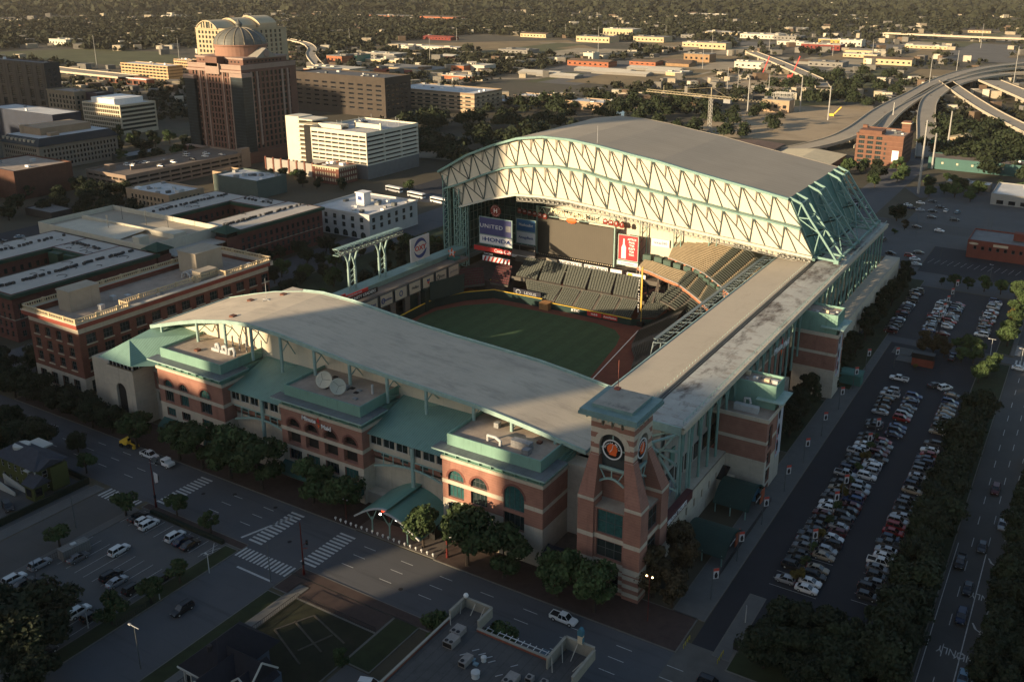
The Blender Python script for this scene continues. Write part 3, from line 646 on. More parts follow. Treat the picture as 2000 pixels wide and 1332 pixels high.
def truss(top,bot,y,x0,x1,n,name):
    X=[x0+(x1-x0)*k/n for k in range(n+1)]
    def B(t): return bot(t)
    tp=lambda x:Vector((x,y,pz(top,x)-.35)); bp=lambda x:Vector((x,y,pz(bot,x)+.35))
    # web slants with the frame: bottom nodes interpolated between bottom ends
    sh=lambda x:bot[0][0]+(bot[-1][0]-bot[0][0])*(x-top[0][0])/(top[-1][0]-top[0][0])
    W=MB();W2=W
    for k in range(n+1):
        x=X[k]; W.beam(tp(x),bp(sh(x)),.26,.2)
        if k<n:
            xm=X[k+1]
            if k%2==0: W.beam(bp(sh(x)),tp(xm),.28,.2)
            else: W.beam(tp(x),bp(sh(xm)),.28,.2)
            # secondary inner members
            mid=(x+xm)/2
            if k%2==1:
                T=tp(x);B_=bp(sh(xm)); h=T.lerp(B_,.5); W2.beam(h,tp(xm),.16,None,1); W2.beam(h,Vector((h.x-.1,y,pz(top,h.x)-.4)),.14,None,1)
            else:
                T=tp(x); q=bp(sh(x)).lerp(tp(xm),.5); W2.beam(T,q,.16,None,1); W2.beam(q,Vector((q.x,y,pz(top,q.x)-.4)),.14,None,1)
    return P(W,name,[TW,TW2],rr)
truss(PT,PM,YU-.3,-233.5,-87.3,26,'upper_truss_web')
truss(PM2,PL,YLo,-225.5,-82.2,26,'lower_truss_web')
b=MB()
for p,q in zip(PT,PT[1:]): b.beam((p[0],YU-1,p[1]-.15),(q[0],YU-1,q[1]-.15),1.2,.9)
P(b,'top_chord',TEALP,rr)
b=MB()
for p,q in zip(PL,PL[1:]): b.beam((p[0],YLo-.7,p[1]+.1),(q[0],YLo-.7,q[1]+.1),1.1,.8)
P(b,'bottom_chord',M('pale_chord',(.5,.5,.42),.5,.1),rr)
# maintenance catwalk slung under the lower chord
b=MB()
for p,q in zip(PL[2:],PL[3:]):
    for dz in(-1.0,-2.6):
        for dy in(.2,1.8): b.beam((p[0],YLo+dy,p[1]+dz),(q[0],YLo+dy,q[1]+dz),.16)
    n=6
    for k in range(n):
        x=p[0]+(q[0]-p[0])*k/n; z=p[1]+(q[1]-p[1])*k/n; b.beam((x,YLo+.2,z),(x,YLo+.2,z-2.6),.12); b.beam((x,YLo+.2,z-1),(x+(q[0]-p[0])/n,YLo+.2,z-2.6),.1); b.box(x+.4,x+1.1,YLo+.2,YLo+1,z-2.1,z-1.5)
P(b,'catwalk',M('catwalk_steel',(.28,.28,.25),.5,.2,2),rr)
# sloping east end: ribbed cladding and open end trusses standing on the rail
b=MB()
for y0,y1 in((309,373),):
    b.poly([(-87.3,y0,48.6),(-77.6,y0,29.6),(-77.6,y1,29.6),(-87.3,y1,48.6)]); b.poly([(-77.6,y0,29.6),(-84,y0,28.2),(-84,y1,28.2),(-77.6,y1,29.6)])
P(b,'end_cladding',TEALD,rr)
def endframe(y,name='end_frame'):
    I=[Vector((-87.3+9.7*t,y,48.6-19*t)) for t in(0,.33,.66,1)]; O=[Vector((-83.2,y,47.2)),Vector((-79.9,y,42.4)),Vector((-76.3,y,37.8)),Vector((-69.8,y,29.2))]
    b=MB(); b.beam(I[0]+Vector((0,0,.2)),O[0],.75)
    for A in(I,O):
        for p,q in zip(A,A[1:]): b.beam(p,q,.62 if A is O else .7)
    for k in range(4): b.beam(I[k],O[k],.4)
    b.beam(O[0],I[1],.32);b.beam(I[1],O[2],.32);b.beam(O[1],I[1],.3); b.beam(O[2],I[2],.4);b.beam(O[2],I[3],.34); b.beam(I[3],O[3],.7)
    b.box(-70.6,-69,y-.6,y+.6,28.3,29.6); b.box(-78.2,-76.8,y-.6,y+.6,28.3,29.8)
    P(b,name,TEALP,rr)
ys=[309.3,317,331.5,339,358,366,372.5]
for y in ys: endframe(y)
b=MB()
for a,c in((309.3,317),(331.5,339),(366,372.5)):
    O=[(-83.2,47.2),(-79.9,42.4),(-76.3,37.8),(-72.5,32.8),(-69.8,29.2)]
    for k,(x,z) in enumerate(O):
        b.beam((x,a,z),(x,c,z),.4)
        if k<4: b.beam((x,a,z),(O[k+1][0],c,O[k+1][1]),.24)
b.beam((-69.8,309,29),(-69.8,373,29),.8,.6); b.beam((-77.5,309,28.8),(-77.5,373,28.8),.6,.6)
for a,c in((317,331.5),(339,358)): b.beam((-76.3,a,37.8),(-69.8,c,29.2),.3); b.beam((-69.8,a,29.2),(-76.3,c,37.8),.3)
P(b,'end_bracing',TEALP,rr)
b=MB(); b.tube((-161.5,311,60),(-161.5,311,66.5),.1,.04); P(b,'lightning_mast',LGREY,rr)
# ================================================================= east strip roof, rails, arcade
b=MB(); b.poly([(-90,172,27.3),(-77.8,172,28),(-77.8,314,28),(-90,314,27.3)],0); b.box(-90.2,-77.8,172,314,26.2,27.2,1)
b.poly([(-76.3,172,28.02),(-67.2,172,27.75),(-67.2,377,27.75),(-76.3,377,28.02)],2); b.box(-90.3,-90,172,330,25.8,27.5,1); b.box(-90,-67.4,171.6,172,26,27.9,1)
b.box(-76.3,-67.4,172,377,26.6,27.6,1)
P(b,'strip_roof',[STRIPM,LTEALC,STRIPR])
b=MB(); b.box(-77.8,-76.3,172,377,27.3,27.6,0); b.beam((-77.4,172,27.95),(-77.4,377,27.95),.25); b.beam((-76.8,172,27.95),(-76.8,377,27.95),.25); P(b,'roof_rail',DGREY)
b=MB()
y=173
while y<309:
    b.box(-78.6,-78.5,y,y+.1,28,28.5); b.box(-67.5,-67.42,y,y+.08,28,28.75); y+=1.9
b.beam((-67.45,173,28.8),(-67.45,377,28.8),.1); b.beam((-67.45,173,28.4),(-67.45,377,28.4),.07); P(b,'roof_railing',LTEALC)
b=MB(); b.box(-67.4,-66.8,172,377,26.2,27.75); b.box(-67.2,-66.5,172,377,27.3,27.6); P(b,'cornice',STONEW)
# catwalk truss on the field side
b=MB()
for x,z in((-94.4,26.6),(-94.4,25.2),(-92.2,26.6),(-92.2,25.2)): b.beam((x,217,z),(x,312,z),.18)
for k in range(32):
    y=217+3*k; b.beam((-94.4,y,25.2),(-94.4,y,26.6),.12); b.beam((-94.4,y,26.6),(-94.4,y+3,25.2),.1); b.beam((-92.2,y,26.6),(-92.2,y+3,25.2),.1); b.beam((-94.4,y,26.6),(-92.2,y,26.6),.1)
    if k%3==0: b.beam((-94.4,y,26.3),(-90,y+1,26.9),.22)
b.box(-95.7,-94.6,220,313,26.1,26.3)
for x in(-94.4,-92.2): b.beam((x,215.5,23.4),(x,217,26.6),.18); b.beam((x,215.5,23.4),(x,217,25.2),.18)
P(b,'field_catwalk',M('catwalk_blue_grey',(.13,.17,.18),.5,.15,2))
# east arcade: posts and half-round arches with infill panels; open frame beyond
def arc_arch(b,x,ya,yb,zs,zt,w_):
    c=(ya+yb)/2;r=(yb-ya)/2
    pts=[(x,c-r*math.cos(math.pi*k/10),zs+(zt-zs)*math.sin(math.pi*k/10)) for k in range(11)]
    b.path(pts,w_)
    return pts
b=MB(); AY=[174+5.55*k for k in range(37)]
for k,y in enumerate(AY):
    zb=9.5 if y<262 else 12
    b.tube((-67.9,y,zb),(-67.9,y,27),.34,n=8)
    if k<len(AY)-1:
        arc_arch(b,-67.9,y+.3,AY[k+1]-.3,20.5,25.3,.3); b.beam((-67.9,y,26.2),(-67.9,AY[k+1],26.2),.3)
        for f in(.12,.3,.7,.88): yy=y+5.55*f; b.beam((-67.9,yy,26.2),(-67.9,yy,20.5+4.8*math.sin(math.acos(min(1,abs(1-2*f))))),.12)
P(b,'arcade_frame',TEALP)
b=MB(); b.box(-72,-71.6,174,268,8,26.5,0); ip=P(b,'arcade_panel_wall',[M('grey_panel',(.40,.38,.34),.7,.1,.3,stripe=('Y',5.55,.25,.05))])
b=MB()
for y in AY[:16]: b.box(-71.55,-71.4,y+.6,y+5,10,14,0)
P(b,'dark_glazing',GLASS,ip)
b=MB()
for y in AY[:8]: b.box(-71.4,-71.2,y+2.2,y+4.6,15.5,19.5)
P(b,'teal_louver',TEAL,ip)
b=MB()   # open steel frame behind the far arcade
for x in(-75,-83):
    for y in range(272,372,8): b.beam((x,y,2),(x,y,27),.45); b.beam((x,y,8),(x,y+8,20),.3); b.beam((x,y+8,20),(x-6,y+8,27),.3)
for y in range(270,366,11): b.beam((-68,y,12),(-68,y+11,22),.3); b.beam((-68,y,20),(-83,y,20),.3); b.beam((-68,y,26),(-90,y,26),.35)
for z in(8,14,20,26): b.beam((-75,270,z),(-75,376,z),.35)
P(b,'open_frame',TEALP)
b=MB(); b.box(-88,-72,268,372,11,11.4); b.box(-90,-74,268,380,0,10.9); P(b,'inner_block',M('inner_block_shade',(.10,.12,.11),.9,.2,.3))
# stone base wall on the east street
holes=[(10+11*i,15+11*i,0,6.5,1) for i in range(10)]
b=MB(); wall(b,-62.5,268,0,1,119,0,11.5,holes,.8,(),0); b.box(-68,-62.5,268,387,11.5,12,0); wall(b,-62.5,387,-1,0,28,0,11.5,[(4,9,0,6,1),(14,19,0,6,1)],.8,(),0); P(b,'street_wall',STONE)
b=MB()
for i in range(10): b.box(-63.4,-63.3,278+11*i,283+11*i,0,6.5)
P(b,'arch_gate',DARK)
b=MB(); sh=[(6+4.6*i,7+4.6*i,4.5,6.6) for i in range(7)]
wall(b,-66.6,160,0,1,40,0,9.5,sh,.4,(),0); b.box(-72,-66.6,160,200,9.2,9.5,0); P(b,'terrace_wall',STONE); b=MB(); wall(b,-66.6,226,0,1,26,0,9.5,[(3+5*i,4+5*i,4.5,7) for i in range(4)],.4,(),0); b.box(-72,-66.6,226,252,9.2,9.5,0)
P(b,'terrace_wall',STONE)
b=MB()
for i in range(4): b.box(-70,-69.9,228+5.6*i,232.4+5.6*i,9.5,18.6)
wall(b,-69.5,226,0,1,34,9.5,19,[(1.2+5.6*i,5.4+5.6*i,9.6,17.4,1) for i in range(6)],.6,(),0); P(b,'upper_arcade_wall',BRICK)
b=MB(); b.box(-71,-69.2,200,262,19,19.6); P(b,'upper_ledge',STONEW)
b=MB(); b.box(-70.6,-70.2,226.5,260,9.6,18); P(b,'arcade_glass',GLASS)
# two brick wings standing out to the east street
def wing(y0,y1,yg,full):
    b=MB(); x0,x1=-69.5,-57; bands=[(0,9,1),(9,13.4,0),(13.4,14.3,1),(14.3,19.1,0),(19.1,19.9,1)]
    wall(b,x0,y0,1,0,x1-x0,0,19.9,[],.5,bands,0)
    L=y1-y0; h=[(1.6,4.6,11.5,17.8,1),(1.6,4.6,6.8,10.6),(1.6,4.6,2.4,5.9),(1.6,4.6,.1,1.6)]
    if full: h=[]
    wall(b,x1,y0,0,1,L,0,19.9,h,.6,bands,0); wall(b,x1,y1,-1,0,x1-x0,0,19.9,[],.5,bands,0)
    b.box(x0,x1+.3,y0-.3,y0-.001,19.3,20.3,1); b.box(x1+.001,x1+.3,y0,y1+.3,19.3,20.3,1); b.box(x0,x1,y1,y1+.3,19.3,20.3,1)
    wg=P(b,'brick_wing',[BRICK,STONE])
    b=MB(); b.box(x0,x1,y0,y1,19.4,19.7); P(b,'flat_roof',GRAVEL,wg)
    for q in h: link('window',winmesh(3.02,q[3]-q[2],2,2,0,GLASS,DGREY),wg,(x1-.55,y0+3.1,q[2]),math.pi/2)
    b=MB(); g0,g1=yg; b.box(x0,x1-.6,g0,g0+.3,19.7,26); b.box(x1-.9,x1-.6,g0+.3,g1,19.7,26); b.box(x0,x1-.9,g1-.3,g1,19.7,26); b.box(x0,x1-.9,g0+.3,g1-.3,25.1,25.4,1); P(b,'upper_box',[TEAL,GRAVEL],wg)
    b=MB(); b.box(x1-5,x1+1.7,g0-1.4,g0+.1,22.1,22.4); b.box(x1-.6,x1+1.7,g0+.1,g1,22.1,22.4); P(b,'canopy_ledge',[LTEALC],wg)
    for k in range(7): bb=MB(); X=x0+2+1.35*k+random.random()*.6; Y=g0+1+random.random()*3.6; s_=.4+random.random()*.9; bb.box(X,X+s_,Y,Y+s_*.8,25.4,25.8+random.random()*.8); P(bb,'rooftop_unit',[CREAM,GREYB,LGREY,DGREY][k%4],wg)
    # tall printed banner of dark figures and red letters, no readable likeness
    yb=y1-3.2; b=MB(); b.box(x1+.05,x1+.12,g0+1.2,g0+5.2,6.5,21.5,0); bn=P(b,'wall_banner',[M('banner_cloth',(.45,.46,.50),.7,.12,.6)],wg)
    b=MB()
    for k in range(3):
        cy_,cz=g0+2.2+random.random()*1.6,18.5-4.4*k
        b.extr([(x1+.13,cy_-.7,cz-1.6),(x1+.13,cy_+.5,cz-1.7),(x1+.13,cy_+.8,cz+.2),(x1+.13,cy_+.2,cz+1.2),(x1+.13,cy_-.3,cz+1.5),(x1+.13,cy_-.9,cz+.3)],(.02,0,0))
    P(b,'banner_figure',BLK,bn)
    b=MB()
    for k in range(5): b.box(x1+.13,x1+.15,g0+1.5,g0+2.1,7.4+1.5*k,8.5+1.5*k)
    P(b,'banner_letter',RED,bn)
    return wg
w1=wing(200.4,212.6,(207.2,214),False); w2=wing(264.4,272,(264.9,273.5),True)
b=MB(); b.box(-66.5,-60.5,203,204.6,19.7,21.2); P(b,'rooftop_unit',LGREY,w1); duct([(-64.6,205.5,19.7),(-64.6,205.5,22),(-63.4,205.5,22.2),(-63,205.3,21)],.3,w1)
# flame-and-letters sign over the east arcade
o=thing('arcade_sign','white script letters and orange flame sign fixed over the east arcade','sign',(-67.3,243,21.8))
text('lettering','Minute',2.6,(.3,-3.6,.8),FE,mm,o,.1,bold=.02); text('lettering','Maid',2.6,(.3,3.8,0),FE,mm,o,.1,bold=.02)
b=MB(); b.extr([(.2,-.9,.8),(.2,.8,.4),(.2,.2,3.4)],(.06,0,0),0); b.extr([(.2,-.8,-.5),(.2,.8,-.9),(.2,.1,-2.6)],(.06,0,0),1); b.build('emblem',[RED,ORANGE],o)
# ticket terrace, vaulted green canopies on the east corner
def vault(name,label,cx,cy,L,W,H,ax,mat,end=None,z0=3.2,cat='canopy'):
    """barrel vault; ax='X' means the ridge runs along X"""
    t=thing(name,label,cat,(cx,cy,0)); b=MB(); n=12
    pr_=[(-W/2+W*k/n, z0+H*(1-((2*k/n-1)**2))) for k in range(n+1)]
    for (a,za),(c,zc) in zip(pr_,pr_[1:]):
        if ax=='X': b.poly([(-L/2,a,za),(-L/2,c,zc),(L/2,c,zc),(L/2,a,za)]); b.poly([(-L/2,a,za-.2),(L/2,a,za-.2),(L/2,c,zc-.2),(-L/2,c,zc-.2)])
        else: b.poly([(a,-L/2,za),(c,-L/2,zc),(c,L/2,zc),(a,L/2,za)]); b.poly([(a,-L/2,za-.2),(a,L/2,za-.2),(c,L/2,zc-.2),(c,-L/2,zc-.2)])
    b.build('vault_roof',mat,t)
    b=MB()
    for (a,za),(c,zc) in zip(pr_,pr_[1:]):
        if ax=='X': b.beam((L/2,a,za-.1),(L/2,c,zc-.1),.3,.4)
        else: b.beam((a,-L/2,za-.1),(c,-L/2,zc-.1),.3,.4)
    b.build('edge_rib',LTEALC if end is None else end,t)
    b=MB()
    for s_ in(-1,1):
        for k in range(3):
            p=-L/2+.6+(L-1.2)*k/2
            if ax=='X': b.tube((p,s_*(W/2-.4),0),(p,s_*(W/2-.4),z0+.3),.16)
            else: b.tube((s_*(W/2-.4),p,0),(s_*(W/2-.4),p,z0+.3),.16)
    b.build('post',TEALP,t); return t
DG=M('dark_green_roof',(.014,.042,.034),.7,.12,.4)
va=vault('vault_canopy','dark green barrel vaulted canopy with an orange end beside the brick wing',-60.5,193.5,8.5,12,3.4,'X',DG,DG,2.6)
vb=vault('vault_canopy','dark green barrel vaulted canopy with an orange end, half hidden by the brown corner trees',-59.5,173.5,10,12,2.8,'X',DG,DG,2.4)
for v,yy in((va,4),(vb,4)):
    b=MB(); b.box(4.4,4.6,2.6,5.4,0.2,3.4); b.build('end_panel',M('dull_orange',(.42,.10,.04),.7),v)
    b=MB(); b.box(4.62,4.7,-2.5,2.5,2.5,3.3); b.build('sign_board',BLK,v); text('lettering','TEAM STORE',.6,(4.75,0,2.9),FE,WHT,v,.02)
o=thing('slant_hatch','dark glazed slanted stair hatch on a pale block behind the green vault','stair hatch',(-65,203,0)); b=MB(); b.box(-1.6,1.6,-8.3,-4.5,0,4.6); b.box(1.6,5.5,-7.8,-4.2,0,3.2); b.build('block',STONEW,o); b=MB(); b.extr([(-1.7,-8.5,4.7),(-1.7,-4.3,6.2),(-1.7,-4.3,6.5),(-1.7,-8.5,5.0)],(2,0,0)); b.build('glazed_roof',GLASSD,o)
o=thing('inflatable_dome','small light blue curved kiosk by the brick wing corner','kiosk',(-58.6,198.6,0)); b=MB(); b.lathe((0,0,0),[(2.1,0),(2.1,1.4),(1.7,2.4),(1,3),(.1,3.2)],16); b.build('shell',M('sky_blue_shell',(.08,.26,.38),.5,.1),o,True); b=MB(); b.lathe((1.5,-.8,.4),[(.9,0),(.9,1.2),(.1,1.8)],10); b.build('doorway',BLK,o)
b=MB(); b.box(-67,-65.5,158,176,9.3,11.3,0); P(b,'ticket_fascia',M('oxblood_band',(.09,.03,.03),.6,.1))
o=thing('ticket_sign','white letters spelling SEASON TICKETS on the dark band beside the clock tower','sign',(-65.3,167,10.3)); text('lettering','SEASON TICKETS',1.35,(0,0,0),FE,mm,o,.05,bold=.02)
b=MB(); b.box(-72,-66,158,174,9,9.3); P(b,'terrace_floor',M('terrace_paver',(.12,.08,.065)))
b=MB(); b.box(-70.5,-70.2,162,176,9.3,13); P(b,'terrace_glass',M('pale_glass_row',(.25,.27,.30),.3,.1,.3,stripe=('Y',1.4,.7,.2)))
# big corner bracing where the strip roof ends beside the tower
b=MB()
for (p,q) in (((-67.9,172.5,27),(-78,172.5,12)),((-67.9,172.5,27),(-84,172.5,19)),((-78,172.5,27),(-68,172.5,13)),((-84,172.5,26),(-74,172.5,16)),((-67.9,172.5,27),(-67.9,172.5,9.5)),((-67.9,178,27),(-67.9,178,9.5)),((-67.9,172.5,18),(-86,172.5,26)),((-72,172.5,9.5),(-80,172.5,24)),((-67.9,172.5,12),(-76,160,22)),((-67.9,172.5,26),(-76,160,25)),((-70,166,24),(-82,172,24))): b.beam(p,q,.42)
pts=[(-67.9-14*math.sin(math.pi/2*k/8),172.6,9.5+12*math.cos(math.pi/2*k/8)) for k in range(9)]; b.path(pts,.5)
P(b,'corner_bracing',LTEALC)
b=MB(); b.box(-89,-72.5,173,200,3,25.8); P(b,'inner_gable',M('gable_panel',(.38,.37,.34),.8,.1))
b=MB(); b.box(-88,-78.2,158,162,0,20.3); wall(b,-87.3,163,1,0,8,0,20.3,[],.4); P(b,'tower_link',STONE)
# ================================================================= clock tower
ct=thing('clock_tower','banded brick and stone clock tower with buttresses and flat teal-edged roof','tower',(-72.8,153.5,0))
TC=Vector((-72.8,153.5,0))
def T(b,name,mats,par=None):
    o=b.build(name,mats)
    if par is None: o.parent=ct; o.location=-TC
    else: o.parent=par
    return o
X0,X1,Y0,Y1=-77.5,-68.1,149.5,158
low=[(z,z+.9,1) for z in(.0,1.8,3.6,5.2)]+[(5.2,6.6,1)]
def tband(z0,z1,st_): 
    out=[];z=z0;k=0
    while z<z1: out.append((z,min(z+st_,z1),k%2)); z+=st_;k+=1
    return out
B1=tband(0,6,.95)+[(6,7.4,1),(7.4,12,0),(12,13,1),(13,19,0)]
b=MB(); bx0,bx1,by0,by1=-78.4,-65.4,147.6,160
hf=[(3.6,9.4,13.2,18.6),(3.6,9.4,7.8,11.9),(3.4,5,0.2,6),(7.2,8.8,.2,6)]
wall(b,bx0,by0,1,0,bx1-bx0,0,18.9,hf,.6,B1,0); wall(b,bx1,by0,0,1,by1-by0,0,18.9,[(3,9.2,13.4,18.6),(3,9.2,8,11.8),(3.5,5.2,.2,6),(7,8.7,.2,6)],.6,B1,0); wall(b,bx0,by1,0,-1,by1-by0,0,18.9,[],.5,B1,0); wall(b,bx1,by1,-1,0,13,0,18.9,[],.5,B1,0)
tb_=T(b,'tower_base',[BRICK,STONE])
for q in hf[:2]: link('window',winmesh(5.82,q[3]-q[2],3,2,0,GLASST if q is hf[0] else GLASS,DGREY),tb_,(bx0+6.5,by0+.55,q[2]),0)
for q in hf[2:]: link('window',winmesh(1.62,q[3]-q[2],1,3,0,GLASSD,DGREY),tb_,(bx0+(q[0]+q[1])/2,by0+.55,q[2]),0)
for z,h in((13.4,5.2),(8,3.8)): link('window',winmesh(6.22,h,3,2,0,GLASS,DGREY),tb_,(bx1-.55,by0+6.1,z),math.pi/2)
b=MB(); b.box(bx0+.2,bx1-.2,by0+.2,by1-.2,18.5,18.9); T(b,'terrace',M('tower_terrace',(.33,.29,.23),.9,.15,.4))
# corner piers below and sloping buttresses above
for (cx,cy_,sx,sy) in((bx0,by0,1,1),(bx1,by0,-1,1),(bx1,by1,-1,-1),(bx0,by1,1,-1)):
    w_=3.1; b=MB()
    x0,x1=sorted((cx-sx*.5,cx+sx*w_)); y0,y1=sorted((cy_-sy*.5,cy_+sy*w_))
    for z0,z1,mm_ in B1: b.box(x0,x1,y0,y1,z0,z1,mm_)
    b.box(x0,x1,y0,y1,19,20.2,0); b.box(x0-.04,x1+.04,y0-.04,y1+.04,20.2,20.9,1)
    tx,ty=(X0 if sx>0 else X1),(Y0 if sy>0 else Y1); tx2,ty2=tx+sx*1.9,ty+sy*1.9
    lo=[(cx-sx*.5,cy_-sy*.5),(cx+sx*w_,cy_-sy*.5),(cx+sx*w_,cy_+sy*w_),(cx-sx*.5,cy_+sy*w_)]; hi=[(tx-sx*.1,ty-sy*.1),(tx2,ty-sy*.1),(tx2,ty2),(tx-sx*.1,ty2)]
    i=len(b.v); b.v+=[(*p,20.9) for p in lo]+[(*p,29.3) for p in hi]
    for k in range(4): b.f.append((i+k,i+(k+1)%4,i+4+(k+1)%4,i+4+k)); b.m.append(0)
    b.f.append((i+4,i+5,i+6,i+7)); b.m.append(1)
    T(b,'buttress',[BRICK,STONE])
b=MB(); b.box(X0+1.2,X1-1.2,Y0+2.4,Y1-1.2,18.9,24.5); T(b,'inner_core',BRICK)
B2=tband(27.5,38.6,1.12); B2=[(z0,z1,1-k) for z0,z1,k in B2]
b=MB(); W=X1-X0; D=Y1-Y0
hs=[(1.9,W-1.9,25.6,34.6,1,1),(2.3,2.9,36,38),(W/2-.3,W/2+.3,36,38),(W-2.9,W-2.3,36,38)]
wall(b,X0,Y0,1,0,W,26.5,38.9,[(1.9,W-1.9,26.5,34.6,1,1)]+hs[1:],1.1,B2,0,1)
wall(b,X1,Y0,0,1,D,26.5,38.9,[(1.9,D-1.9,26.5,34.2,1,1),(2,2.5,36,38),(D/2-.3,D/2+.3,36,38),(D-2.5,D-2,36,38)],1.1,B2,0,1); wall(b,X0,Y1,0,-1,D,26.5,38.9,[],.5,B2,0); wall(b,X1,Y1,-1,0,W,26.5,38.9,[],.5,B2,0)
sf=T(b,'clock_stage',[BRICK,STONE])
for(ux,ox,oy,L,zt) in(('x',X0,Y0,W,34.6),('y',X1,Y0,D,34.2)):
    r=(L-3.8)/2;c=L/2;zs=zt-r; b=MB()
    for k in range(12):
        t0,t1=math.pi*k/12,math.pi*(k+1)/12; q=[(c+R_*math.cos(t),zs+R_*math.sin(t)) for R_,t in((r,t0),(r+1.1,t0),(r+1.1,t1),(r,t1))]
        pts=[(ox+u,oy-.09,z) if ux=='x' else (ox+.09,oy+u,z) for u,z in q]; b.extr(pts,(0,.08,0) if ux=='x' else (-.08,0,0))
    T(b,'arch_surround',[STONE],sf)
pass
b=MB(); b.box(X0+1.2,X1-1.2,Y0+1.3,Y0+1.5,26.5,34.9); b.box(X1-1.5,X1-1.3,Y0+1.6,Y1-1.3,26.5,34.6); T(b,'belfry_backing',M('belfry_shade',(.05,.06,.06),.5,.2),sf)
def clock(loc,face,par):
    rz=0 if face=='S' else math.pi/2
    o=thing('clock_face','round clock face with an orange centre on the '+('front' if face=='S' else 'right')+' of the tower','clock',loc,rz)
    del o['label'],o['category']; o.parent=ct; o.location=Vector(loc)-TC
    b=MB(); n=32
    def ring(r0,r1,y,m):
        for k in range(n):
            t0,t1=2*math.pi*k/n,2*math.pi*(k+1)/n
            b.extr([(r0*math.cos(t0),y,r0*math.sin(t0)),(r1*math.cos(t0),y,r1*math.sin(t0)),(r1*math.cos(t1),y,r1*math.sin(t1)),(r0*math.cos(t1),y,r0*math.sin(t1))],(0,.12,0),m)
    ring(1.9,2.15,-.2,0); ring(.01,1.9,-.05,1); b.build('rim',[WHT,BLK],o)
    b=MB(); b.extr([(1.15*math.cos(2*math.pi*k/20),-.22,.15+1.15*math.sin(2*math.pi*k/20)) for k in range(20)],(0,.1,0)); b.extr([(-.7,-.24,-1.1),(.8,-.24,-1.2),(1,-.24,-.7),(-.4,-.24,-.6)],(0,.1,0)); b.build('orange_disc',ORANGE,o)
    b=MB(); b.beam((0,-.3,.1),(.25,-.3,1.2),.1); b.beam((0,-.3,.1),(-.45,-.3,-.5),.12); b.build('hand',WHT,o)
    for k,ch in enumerate('Minute Maid'):
        if ch==' ':continue
        t=math.pi*(.93-.86*k/10); text('lettering',ch,.62,(1.55*math.cos(t),-.27,1.55*math.sin(t)),(math.pi/2,math.pi/2-t,0),mm,o,.02,bold=.01)
    b=MB(); b.beam((-2.7,.1,0),(-2.1,.1,0),.2); b.beam((2.1,.1,0),(2.7,.1,0),.2); b.beam((0,.1,2.1),(0,.1,2.9),.2); b.build('bracket',LTEALC,o)
clock(((X0+X1)/2,Y0+.3,31.2),'S',sf); clock((X1-.3,(Y0+Y1)/2,31),'E',sf)
b=MB()
for (f,c,w_) in(('S',(X0+X1)/2,W-3.8),('E',(Y0+Y1)/2,D-3.8)):
    q=lambda u,z:(c+u,Y0+.2,z) if f=='S' else (X1-.2,c+u,z)
    b.beam(q(-w_/2,27),q(w_/2,27),.45); pts=[q(-w_/2+w_*k/8,23.6+1.2*math.sin(math.pi*k/8)) for k in range(9)]; b.path(pts,.38)
    for u0,u1 in((-w_/2,-w_/4),(w_/2,w_/4),(0,0)): b.beam(q(u0,27),q(u1,24.5),.2)
T(b,'truss_tie',LTEALC)
b=MB(); b.box(X0-1.3,X1+1.9,Y0-3.2,Y1+.9,39,39.6,0); b.box(X0-1.1,X1+1.7,Y0-3,Y1+.7,39.6,40.1,0); b.box(X0+.6,X1-.2,Y0-.9,Y1-.4,40.1,40.7,0,1); T(b,'flat_top',[M('tower_eave',(.15,.24,.23),.5,.15,.5),M('tower_top_membrane',(.33,.31,.26),.9,.15,.3,detail=(.35,.8,(.14,.13,.12)))])
b=MB()
for k in range(8): b.box(X0+.3+1.15*k,X0+.55+1.15*k,Y0-2.8,Y0-.002,38.5,39)
T(b,'eave_bracket',LTEALC)
b=MB(); b.tube((-75.5,157,40.7),(-75.5,157,47),.1,.04); b.box(-76.1,-75,156.4,157.4,40.7,41.1); T(b,'roof_mast',[M('mast_red',(.3,.1,.07))])
# ---------------------------------------------------------------- entrance vault between the middle and right pavilions
e=thing('entrance_canopy','pale teal double barrel vault over the avenue entrance between two brick pavilions','canopy',(-122,146,0))
def shell(pts0,pts1,name,mat):
    b=MB()
    for k in range(len(pts0)-1): b.poly([pts0[k],pts0[k+1],pts1[k+1],pts1[k]]); b.poly([tuple(Vector(p)-Vector((0,0,.25))) for p in (pts0[k],pts1[k],pts1[k+1],pts0[k+1])])
    return b.build(name,mat,e)
A0=[(-9.5+9.5*k/8,-7.2,3.2+4.4*math.sin(math.pi*.5*k/8)) for k in range(9)]; A1=[(-9.5+9.5*k/8,7.5,3.4+4.4*math.sin(math.pi*.5*k/8)) for k in range(9)]
shell(A0,A1,'left_shell',TEALR if 0 else M('canopy_teal',(.13,.27,.22),.45,.08,.3,stripe=('Y',.5,.15,.2)))
B0=[(-.8+9.8*k/8,-7.2,3.0+3.8*math.cos(math.pi*.5*k/8)) for k in range(9)]; B1_=[(-.8+9.8*k/8,7.5,3.2+3.8*math.cos(math.pi*.5*k/8)) for k in range(9)]
shell(B0,B1_,'right_shell',MT['canopy_teal'])
b=MB(); b.path([(p[0],p[1]-.1,p[2]) for p in A0],.35); b.path([(p[0],p[1]-.1,p[2]) for p in B0],.35)
b.build('edge_rib',LGREY,e)
b=MB()
for x in(-5,0,5):
    b.tube((x,-6.5,0),(x,-6.5,4),.18); b.beam((x,-6.5,3),(x-1.6,-6.8,5.6 if x<1 else 4.6),.16); b.beam((x,-6.5,3),(x+1.6,-6.8,6.2 if x<1 else 4.2),.16)
b.build('column',TEALP,e)
b=MB(); b.box(-9,9,-2,6,0,3.2); b.build('gate_wall',DARK,e)
b=MB()
